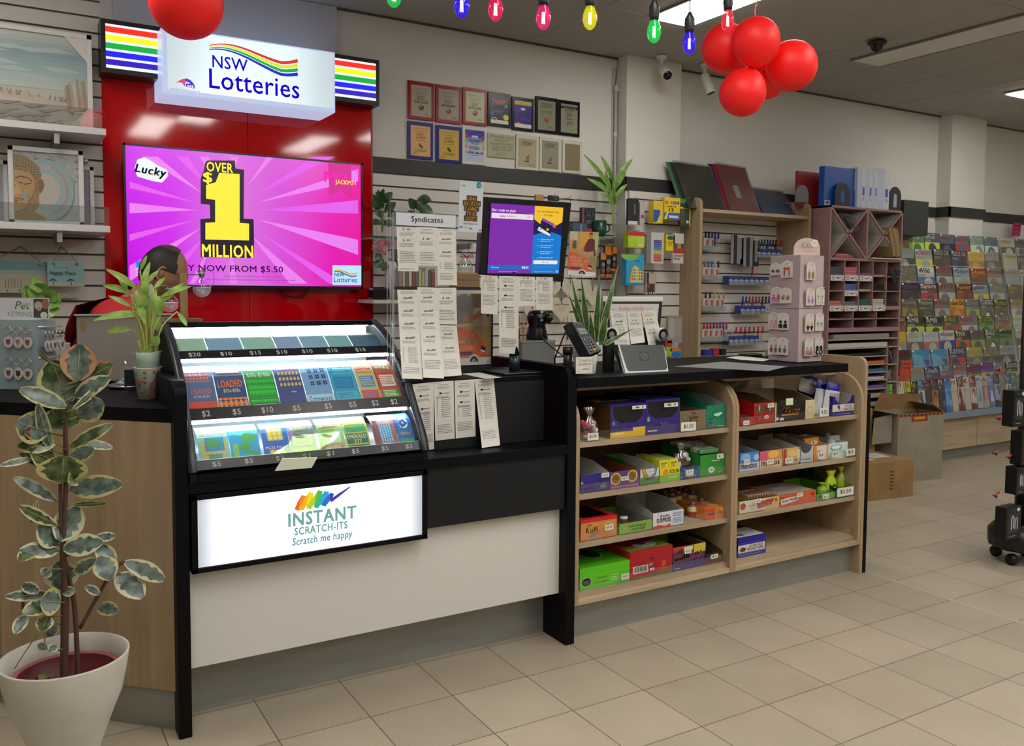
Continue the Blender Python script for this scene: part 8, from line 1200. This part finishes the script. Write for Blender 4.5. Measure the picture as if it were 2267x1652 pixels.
for i,(x0,x1,y0)in enumerate(((1899,1917,370),(1917,1932,371),(1932,1943,373),(1943,1970,373))):top('binder',('first','second','third','widest')[i]+' white binder on the mauve unit','binder',x0,x1,y0,'#b4bcd0',.2,lambda c,H_:c.rect(60,0,40,H_,'#c4c8d0').rect(66,H_*.48,26,H_*.2,'#3c5cb0').rect(68,H_*.72,22,H_*.1,'#9aa0a8'),Y=YU+.04)
def bookend(x0,x1,y0,q,lab,Y,slot=True,zb=None):a,b_=at(x0,y0,1,Y),at(x1,y0,1,Y);zb=zb or ZT+.001;w=b_.x-a.x;zt=a.z;mb=MB();rr=w/2;arc_=lambda r_,zc,cx:[(cx+r_*cos(pi*k/12),Y,zc+r_*sin(pi*k/12))for k in range(13)];cx=a.x+rr;mb.prism([(a.x,Y,zb),(b_.x,Y,zb)]+arc_(rr,zt-rr,cx),(0,.003,0),P(q,.4));slot and mb.prism([(cx-rr*.25,Y-.001,zb+.03),(cx+rr*.25,Y-.001,zb+.03)]+[(p_[0],Y-.001,p_[2])for p_ in arc_(rr*.25,zt-rr,cx)],(0,.0008,0),P('#9aa4b0' if slot!=2 else '#1448a0',.5));mb.box(a.x,b_.x,Y,Y+.1,zb,zb+.002,P(q,.4));return tag(mb.build('bookend'),lab,'bookend')
bookend(1849,1883,402,'#0b0d14','black slotted bookend in front of the blue binder',YU+.035,2);bookend(1969,1996,412,'#0b0d14','black slotted bookend at the right of the white binders',YU+.05);bookend(1762,1791,408,'#4f5556','grey bookend beside the red binder',YU+.012,False)
a,b_=at(2002,442,1,1.55),at(2053,447,1,1.55);tag(MB().box(a.x,b_.x+.02,1.55,1.78,at(2010,520,1,1.55).z,a.z,P('#2a2c2c',.5)).build('black_box',None,.002),'tall charcoal box standing right of the mauve unit','box')
# ================================================================ magazine rack, cartons, spinner
RX0,RX1=3.86,5.62;mr_=T('magazine_rack',(4.75,1.5,0),'long magazine rack with mauve curved ends and an oak base along the back wall','rack')
for x in(RX0-.022,RX1):mb=MB();mb.prism([(x,WY-.02,.40),(x,WY-.02,1.90),(x,1.70,1.90)]+[(x,1.70-.30*(k/10)**1.5,1.88-1.44*k/10)for k in range(11)],(.02,0,0),PINKB);mb.build('end_panel',mr_)
MB().box(RX0-.02,8.6,1.43,WY,.10,.375,WODH if 0 else WOODH).build('base',mr_);MB().box(4.98,4.984,1.429,1.431,.10,.375,P('#6a5a44',.6)).build('joint',mr_);MB().box(RX0-.02,8.6,1.50,WY-.1,0,.10,KICK).build('kickboard',mr_);MB().box(RX0-.02,8.6,1.36,1.43,.375,.425,P('#7c8894',.4)).build('bottom_rail',mr_)
RY=[518,553,591,627,662,699,732,771,809,838];RW=['top','second','third','fourth','fifth','sixth','seventh','eighth','ninth','lowest']
MG=[[('Golfer','#a8b4a8','#1c70c0','#c05068'),('Golf','#6c7c6c','#d8d8d0','#b05c50'),('Cars','#3c6c34','#c8ccc8','#a8c02c'),('RACE','#3a3c4c','#c8ccd0','#b8c83c'),('Auto','#4c5460','#b03030','#1c1c20'),('Classic','#5c5c78','#c85048','#a03c38'),('Street','#7c8c7c','#d0d0c8','#c0ccb4'),('4x4','#4c6c8c','#a8a860','#c8ccb0')],
 [('KING','#b8b8b4','#2c2c30','#8c8c88'),('DECATHLON','#7c8c8c','#b8bcb8','#2c2c2c'),('RUNNERS','#8ca098','#c03c70','#c8c040'),('MUSCLE CAR','#34302c','#b8b4b0','#5c3c30'),('MUSCLE CAR','#2c2830','#c0b8b8','#34346c'),('Unique','#c0a040','#d8c050','#a07c50'),('NASCAR','#8c8880','#b0b0a8','#6c5c4c')],
 [('rugby','#3c4c88','#8c9cc0','#5c9c30'),('Southern','#5c5c48','#a8a490','#6c5c50'),('Wild','#b8b8b0','#1c1c1c','#3c6c9c'),('MACHINE','#5c5450','#c04c48','#a8a8a8'),('Modern','#8c9c9c','#2c6ca0','#a8ac98'),('wheels','#8c2c24','#d8b828','#5c4840'),('Muscle','#7c7874','#c04c3c','#a0a09c')],
 [('photo','#3c3428','#8c7c3c','#b88c28'),('collaborate','#101318','#7c5c98','#1c2024'),('capture','#5c3430','#d0ccc8','#b02c2c'),('SPACE','#5c605c','#b84c28','#a8a8a0'),('Power','#5c2c20','#c8a82c','#8c3c28'),('Just','#7c8c90','#1c3c70','#c0b840'),('Trade','#6c7478','#c0b02c','#a8a8a8')],
 [('NEXT','#9c9c90','#b0ac90','#4c5450'),('Archaeology','#5c5438','#98a0a8','#8c8428'),('History','#50503c','#b0b0a8','#343828'),('Retro','#646460','#b8483c','#9c9c94'),('Good Old','#b88c30','#4c3418','#b85c28'),('Street','#5c6464','#9ca0a0','#9c9c3c'),('CLASSIC','#4c5040','#d0d0c8','#6c6c60'),('Motor','#3c4438','#c8b82c','#5c5c50')],
 [('Cyclist','#6c3424','#c8c0b8','#8c4c38'),('AMB','#2c2c20','#d8d8d0','#b8c030'),('AMB','#2c2c20','#d8d8d0','#b8c030'),('BIKE','#4c4840','#c0b83c','#a03c38'),('ROAD','#70686c','#b83c48','#b0b0b4'),('DIRT ACTION','#3c5430','#b0c030','#6c9c48'),('TRUCK','#70584c','#a8b0b8','#a06c30')],
 [('GEO','#c09820','#d0c8a0','#8c8c80'),('GEO','#98a4a4','#c8a42c','#5c5444'),('PACIFIC','#9ca8a4','#c0c8c4','#a05c58'),('Wonder','#aca8a0','#787870','#2c3484'),('VMX','#3c4030','#c8d0c4','#b0502c'),('Mag','#4c5448','#a84860','#8c9840'),('BIKE','#48583c','#d0d0cc','#5c6c40'),('Motorcyclist','#546844','#20241c','#6c7c50')],
 [('camera','#202020','#8c3c38','#5c5c58'),('','#3c7ca0','#5c9cb8','#1c4c7c'),('','#3c7ca0','#5c9cb8','#1c4c7c'),('SURFING','#2c3450','#c0c4d4','#a82c38'),('ROADRIDER','#8c8468','#d0c01c','#5c5c5c'),('ADVENTURE','#6c604c','#b8b0a4','#3c3830'),('MOTORCYCLE','#7c8080','#b0b4b4','#3c4044')],
 [('Computing','#c0452c','#e0d8d0','#c0452c'),('Model','#7c7c80','#c09c30','#8c8888'),('Luftwaffe','#2c3c5c','#c0c4cc','#8c2c3c'),('B-17','#5c6068','#c8ccd0','#a03838'),('AIRFORCE','#6c7480','#c84820','#a8acb4'),('COMBAT AIRCRAFT','#4c4454','#c05058','#b08c3c'),('PLANES','#3c4c88','#b83c58','#c8a83c'),('Guns','#6c6c70','#a8a8ac','#a03c48'),('SHOOTER','#2c3830','#d0d4d0','#9cac30')]]
CNM={'1':'black','2':'dark','3':'deep toned','4':'darkish','5':'muted','6':'mid toned','7':'greyish','8':'soft toned','9':'pale','a':'light','b':'bright','c':'vivid'}  # tone word picked by the first hex digit of the cover colour
OR=['first','second','third','fourth','fifth','sixth','seventh','eighth','ninth','tenth','11th','12th','13th','14th','15th','16th','17th','18th','19th','20th']
def hue(h):r,g,b_=(int(h[i:i+2],16)for i in(1,3,5));m=max(r,g,b_);return 'grey' if m-min(r,g,b_)<22 else('yellow' if r>130 and g>110 and b_<90 else 'orange' if r>150 and g>60 else 'red' if r==m and g<r*.72 and b_<r*.8 else 'brown' if r==m else 'green' if g==m else 'violet' if r>g else 'blue')
def magazine(x,w,Y,zt,h,tt,cb,cm,ca,lab,cat='magazine',bw=.0):
    mb=MB();tl=.04;p=[Vector((x,Y-tl,zt-h)),Vector((x+w,Y-tl,zt-h)),Vector((x+w,Y,zt)),Vector((x,Y,zt))];mb.prism(p,(0,.006,.001),P(cb,.35));c=Art(mb,p[3],p[2],p[0],100,100*h/w,step=2e-4);rg=random.Random(int(x*999));H_=c.H
    c.rect(0,H_*.30,100,H_*.5,ca).ell(50+rg.uniform(-15,15),H_*.5,26,H_*.18,cb).poly([(20,H_*.8),(44,H_*.42),(62,H_*.46),(84,H_*.8)],cb if rg.random()<.5 else cm)
    if tt:c.text(tt,5,H_*.03,90 if len(tt)>4 else 66,H_*.15,cm,.04)
    else:c.poly([(5,H_*.1),(60,H_*.2),(95,H_*.9),(10,H_*.95)],cm)
    c.lines(6,H_*.22,40,H_*.07,2,cm,int(x*77),.4).lines(60,H_*.66,34,H_*.2,4,'#c8c8c0',int(x*55),.35).rect(4,1,12,H_*.05,'#d0d0c8');return tag(mb.build('magazine'),lab,cat,'magazines in the long rack')
for r,row in enumerate(MG):
    Y=1.69-.029*r;zt=at(2095,RY[r],1,Y).z;n=len(row);st_=(RX1-RX0-.02)/n;w=min(.225,st_-.012)
    MB().box(RX0,RX1,Y-.05,Y+.05,zt-.285,zt-.278,GREYIN).build('ledge',mr_);MB().box(RX0,RX1,Y-.052,Y-.05,zt-.285,zt-.2,CLEAR).build('clear_lip',mr_)
    for i,(tt,cb,cm,ca)in enumerate(row):magazine(RX0+.012+st_*i,w,Y,zt-.004*((i*7)%3),.272,tt,cb,cm,ca,'%s %s magazine with %s lettering, %s from the left in the %s row'%(CNM.get(cb[1],'dark'),hue(cb),hue(cm),OR[i],RW[r]))
LB=[('#c8c4b8','#a82c2c'),('#c8b820','#2c2c28'),('#1c2024','#c0b82c'),('#2c5c80','#c0c8b0'),('#2c2c34','#c87c30'),('#34303c','#b0702c'),('#243044','#e0dcd8'),('#2c68b0','#58a0d8'),('#c0b8a0','#8c8448'),('#742c24','#c8c0b8'),('#b8b4ac','#5c5450'),('#6c1c34','#c8c0bc'),('#a8b4b0','#6c8c9c'),('#98a494','#c04868'),('#6478a8','#c0c4d0'),('#30343c','#8ca0c0'),('#8c6c54','#b4b8c0'),('#3c5484','#b8c8d8'),('#486470','#c0c080'),('#8c9470','#3c6ca8')]
Y=1.425;zt=at(2095,838,1,Y).z;ww=(RX1-RX0)/20
for i,(cb,cm)in enumerate(LB):magazine(RX0+ww*i,ww-.006,Y,zt-.004*(i%3),.27,['TV','TH','MAX','PC','GO','IT','PI','Blue','N','Z','K','R','H','A','Sea','Hi','Eat','Boat','Fish','HOME'][i],cb,cm,cm if i%2 else cb,'%s %s magazine, %s from the left in the bottom row behind the clear front'%(CNM.get(cb[1],'dark'),hue(cb),OR[i]))
MB().box(RX0,RX1,1.375,1.379,.425,zt-.02,CLEAR).build('clear_front',mr_)
for i in range(18):r=i//2;Y=1.69-.029*r;magazine(RX1+.03+.24*(i%2),.225,Y,at(2095,RY[r],1,Y).z-.004,.272,['Home','Vogue','Style','Food','Bride','Cook','TAYLOR','Decor','Craft'][r],['#a8b0a0','#6c6458','#a4a89c','#7c8078','#8c9494'][i%5],['#c8a040','#3c7ca8','#b0b848','#8c3c50'][i%4],['#6c5c54','#90a0a0','#b0a890'][i%3],'%s magazine beyond the right mauve end, %s column, %s row'%(hue(['#a8b0a0','#6c6458','#a4a89c','#7c8078','#8c9494'][i%5]),'left' if i%2==0 else 'right',RW[r]))
for px,py,q,tx,lb in((2013,493,'#6c6828',('Sport &','Leisure'),'olive Sport and Leisure sign'),(2150,504,'#1f6c40',('Motoring',),'green Motoring sign'),(2240,515,'#b01c60',('Home &','Lifestyle'),'magenta Home and Lifestyle sign'),(1992,825,'#b8442c',('Computing','& Gaming'),'orange Computing and Gaming sign')):
    Yh=1.77 if py<600 else 1.40;a=at(px,py,1,Yh);w=.14;h=.095;mb=MB();mb.prism([a+Vector(q_)for q_ in((0,0,-.03),(w,0,-.03),(w+.014,0,h),(.02,0,h))],(0,.003,0),P(q,.4));c=Art(mb,a+Vector((.02,-.001,h)),a+Vector((w,-.001,h)),a+Vector((.02,-.001,0)),100,80);[c.text(s_,10,16+26*k,80,18,'#dcd8c8',.03)for k,s_ in enumerate(tx)];tag(mb.build('header_sign'),lb+' on the magazine rack','sign','category signs on the magazine rack')
# cartons on the floor
BOXM=noisy('brown_carton','#8c6c42','#9a7a4c',(1,1,1),6,.8);GB=noisy('grey_carton','#8c8270','#988e7c',(1,1,1),6,.8)
def box3(name,lab,p0_,p1_,dep,z0,z1,m,art=None,tp=None):
    p0_,p1_=Vector(p0_+(0,)),Vector(p1_+(0,));d=(p1_-p0_).normalized();n_=Vector((-d.y,d.x,0))*dep;mb=MB();mb.prism([p0_+Vector((0,0,z0)),p1_+Vector((0,0,z0)),p1_+n_+Vector((0,0,z0)),p0_+n_+Vector((0,0,z0))],(0,0,z1-z0),m)
    up=Vector((0,0,z1+.0004));o_=-n_.normalized()*.0006;art and art(Art(mb,p0_+up+o_,p1_+up+o_,p0_+Vector((0,0,z0))+o_,100,100*(z1-z0)/(p1_-p0_).length));tp and tp(Art(mb,p0_+n_+up,p1_+n_+up,p0_+up,100,100));return tag(mb.build(name),lab,'box')
box3('cardboard_box','low brown cardboard box with white labels on top, nearest on the floor',(2.72,.84),(3.19,.785),.36,.0005,.255,BOXM,lambda c:c.lines(52,12,10,30,6,'#5c3c28',3,.5),lambda c:c.rect(52,20,34,40,'#c8ccc8').lines(58,30,22,20,3,'#6c7c88',1).rect(30,60,16,14,'#c8b8ac').rect(20,34,16,12,'#c8b8ac'))
box3('cardboard_box','lower brown box stacked behind the low box',(2.95,1.24),(3.32,1.20),.12,.0005,.36,BOXM);box3('cardboard_box','upper brown box stacked behind the low box',(2.93,1.24),(3.28,1.20),.12,.3606,.56,BOXM,lambda c:c.lines(40,40,12,10,2,'#6a4a30',1))
tb=T('cardboard_box',(3.65,1.2,0),'tall grey cardboard carton with red tape and open flaps','box');A_,B_=Vector((3.44,1.10,0)),Vector((3.89,1.035,0));d=(B_-A_).normalized();n_=Vector((-d.y,d.x,0))*.24;zt=at(2086,912,1,1.04).z;mb=MB()
for p,q in((A_,B_),(B_,B_+n_),(A_+n_,B_+n_),(A_,A_+n_)):e=(q-p).normalized().cross(Vector((0,0,1)))*.004;mb.prism([p,q,q+e,p+e],(0,0,zt),GB)
c=Art(mb,A_+Vector((0,0,zt))-n_*.02,B_+Vector((0,0,zt))-n_*.02,A_-n_*.02,100,130);c.rect(0,0,100,5,'#a8622c').rect(28,1,36,14,'#a03028').rect(34,6,24,5,'#b89a2c');[c.rect(3+9*k,1,5,3,'#2c2018')for k in range(11)];mb.build('body',tb);mb=MB();u_=Vector((0,0,zt))
mb.prism([A_+u_,A_+n_+u_,A_+n_+u_+Vector((-.16,.03,.03)),A_+u_+Vector((-.16,.0,.03))],(0,0,.004),GB);mb.prism([A_+n_+u_,B_+n_+u_,B_+n_*.9+u_+Vector((0,0,.11)),A_+n_*.9+u_+Vector((.05,0,.13))],(0,.004,0),BOXM);mb.prism([B_+u_,B_+n_+u_,B_+n_+u_+Vector((-.12,0,.06)),B_+u_+Vector((-.12,0,.06))],(0,0,.004),BOXM);mb.prism([A_+u_+Vector((-.20,.05,-.02)),A_+u_+Vector((-.01,.04,.0)),A_+Vector((-.01,.04,.3)),A_+Vector((-.22,.05,.3))],(0,.004,0),GB);mb.build('flap',tb)
# spinner at the right edge
sx=Vector((2.30,-.42,0));sp_=T('spinner_rack',sx,'black wheeled spinner rack cut off by the right edge of the picture','rack');SB=P('#0c0c0e',.4);SR=P('#b83820',.4)
mb=MB();mb.lathe([(.001,.07),(.12,.07),(.155,.09),(.155,.16),(.12,.20),(.001,.20)],sx+Vector((.06,0,0)),SB,10);mb.build('base',sp_);MB().tube([sx+Vector((.06,0,.2)),sx+Vector((.06,0,1.5))],.03,SB,10).build('post',sp_)
for k in range(4):w=sx+Vector((.06+.11*cos(1.2+k*pi/2+.6),.11*sin(1.2+k*pi/2+.6),.03));MB().tube([w+Vector((-.012,0,0)),w+Vector((.012,0,0))],.03,SB,12).build('castor',sp_)
for i,(px,y0,y1,w)in enumerate(((2234,865,945,.10),(2252,955,1030,.08),(2241,1035,1095,.09),(2218,1125,1195,.13))):
    a,b_=at(px,y0,1,-.50),at(px,y1,1,-.50);x=max(a.x,b_.x-.0);mb=MB();mb.box(x,x+w,-.52,-.46,b_.z,a.z,SB);H_=100*(a.z-b_.z)/w;c=Art(mb,(x,-.5205,a.z),(x+w,-.5205,a.z),(x,-.5205,b_.z),100,H_);c.text('Gear',24,H_*.06,40,H_*.06,'#c8ccd0',.03,.2).ell(78,H_*.1,11,H_*.055,'#d0d4d8').rect(12,H_*.2,70,H_*.6,'#2c2f33').strip([(34,H_*.7),(34,H_*.34),(42,H_*.28),(50,H_*.34),(48,H_*.66)],7,'#b8bcc0').strip([(58,H_*.7),(60,H_*.4),(68,H_*.34),(74,H_*.44),(72,H_*.7)],7,'#9ca0a4').lines(14,H_*.88,50,H_*.05,1,'#8a8c90',2);tag(mb.build('earphone_pack',None,.002),('highest','second','third','lowest')[i]+' black earphone pack hanging on the spinner at the right edge','earphones')
for px,py in((2212,816),(2206,1003),(2214,925),(2206,1098),(2236,1012),(2240,936)):p0_=at(px,py,1,-.52);mb=MB();mb.tube([p0_,p0_+Vector((.02,.01,-.014)),p0_+Vector((.07,.06,-.016))],.003,SB,6);mb.build('hook',sp_);MB().tube([p0_+Vector((.045,.03,-.008)),p0_+Vector((.12,.06,-.008))],.006,SR,6).build('tag_strip',sp_)
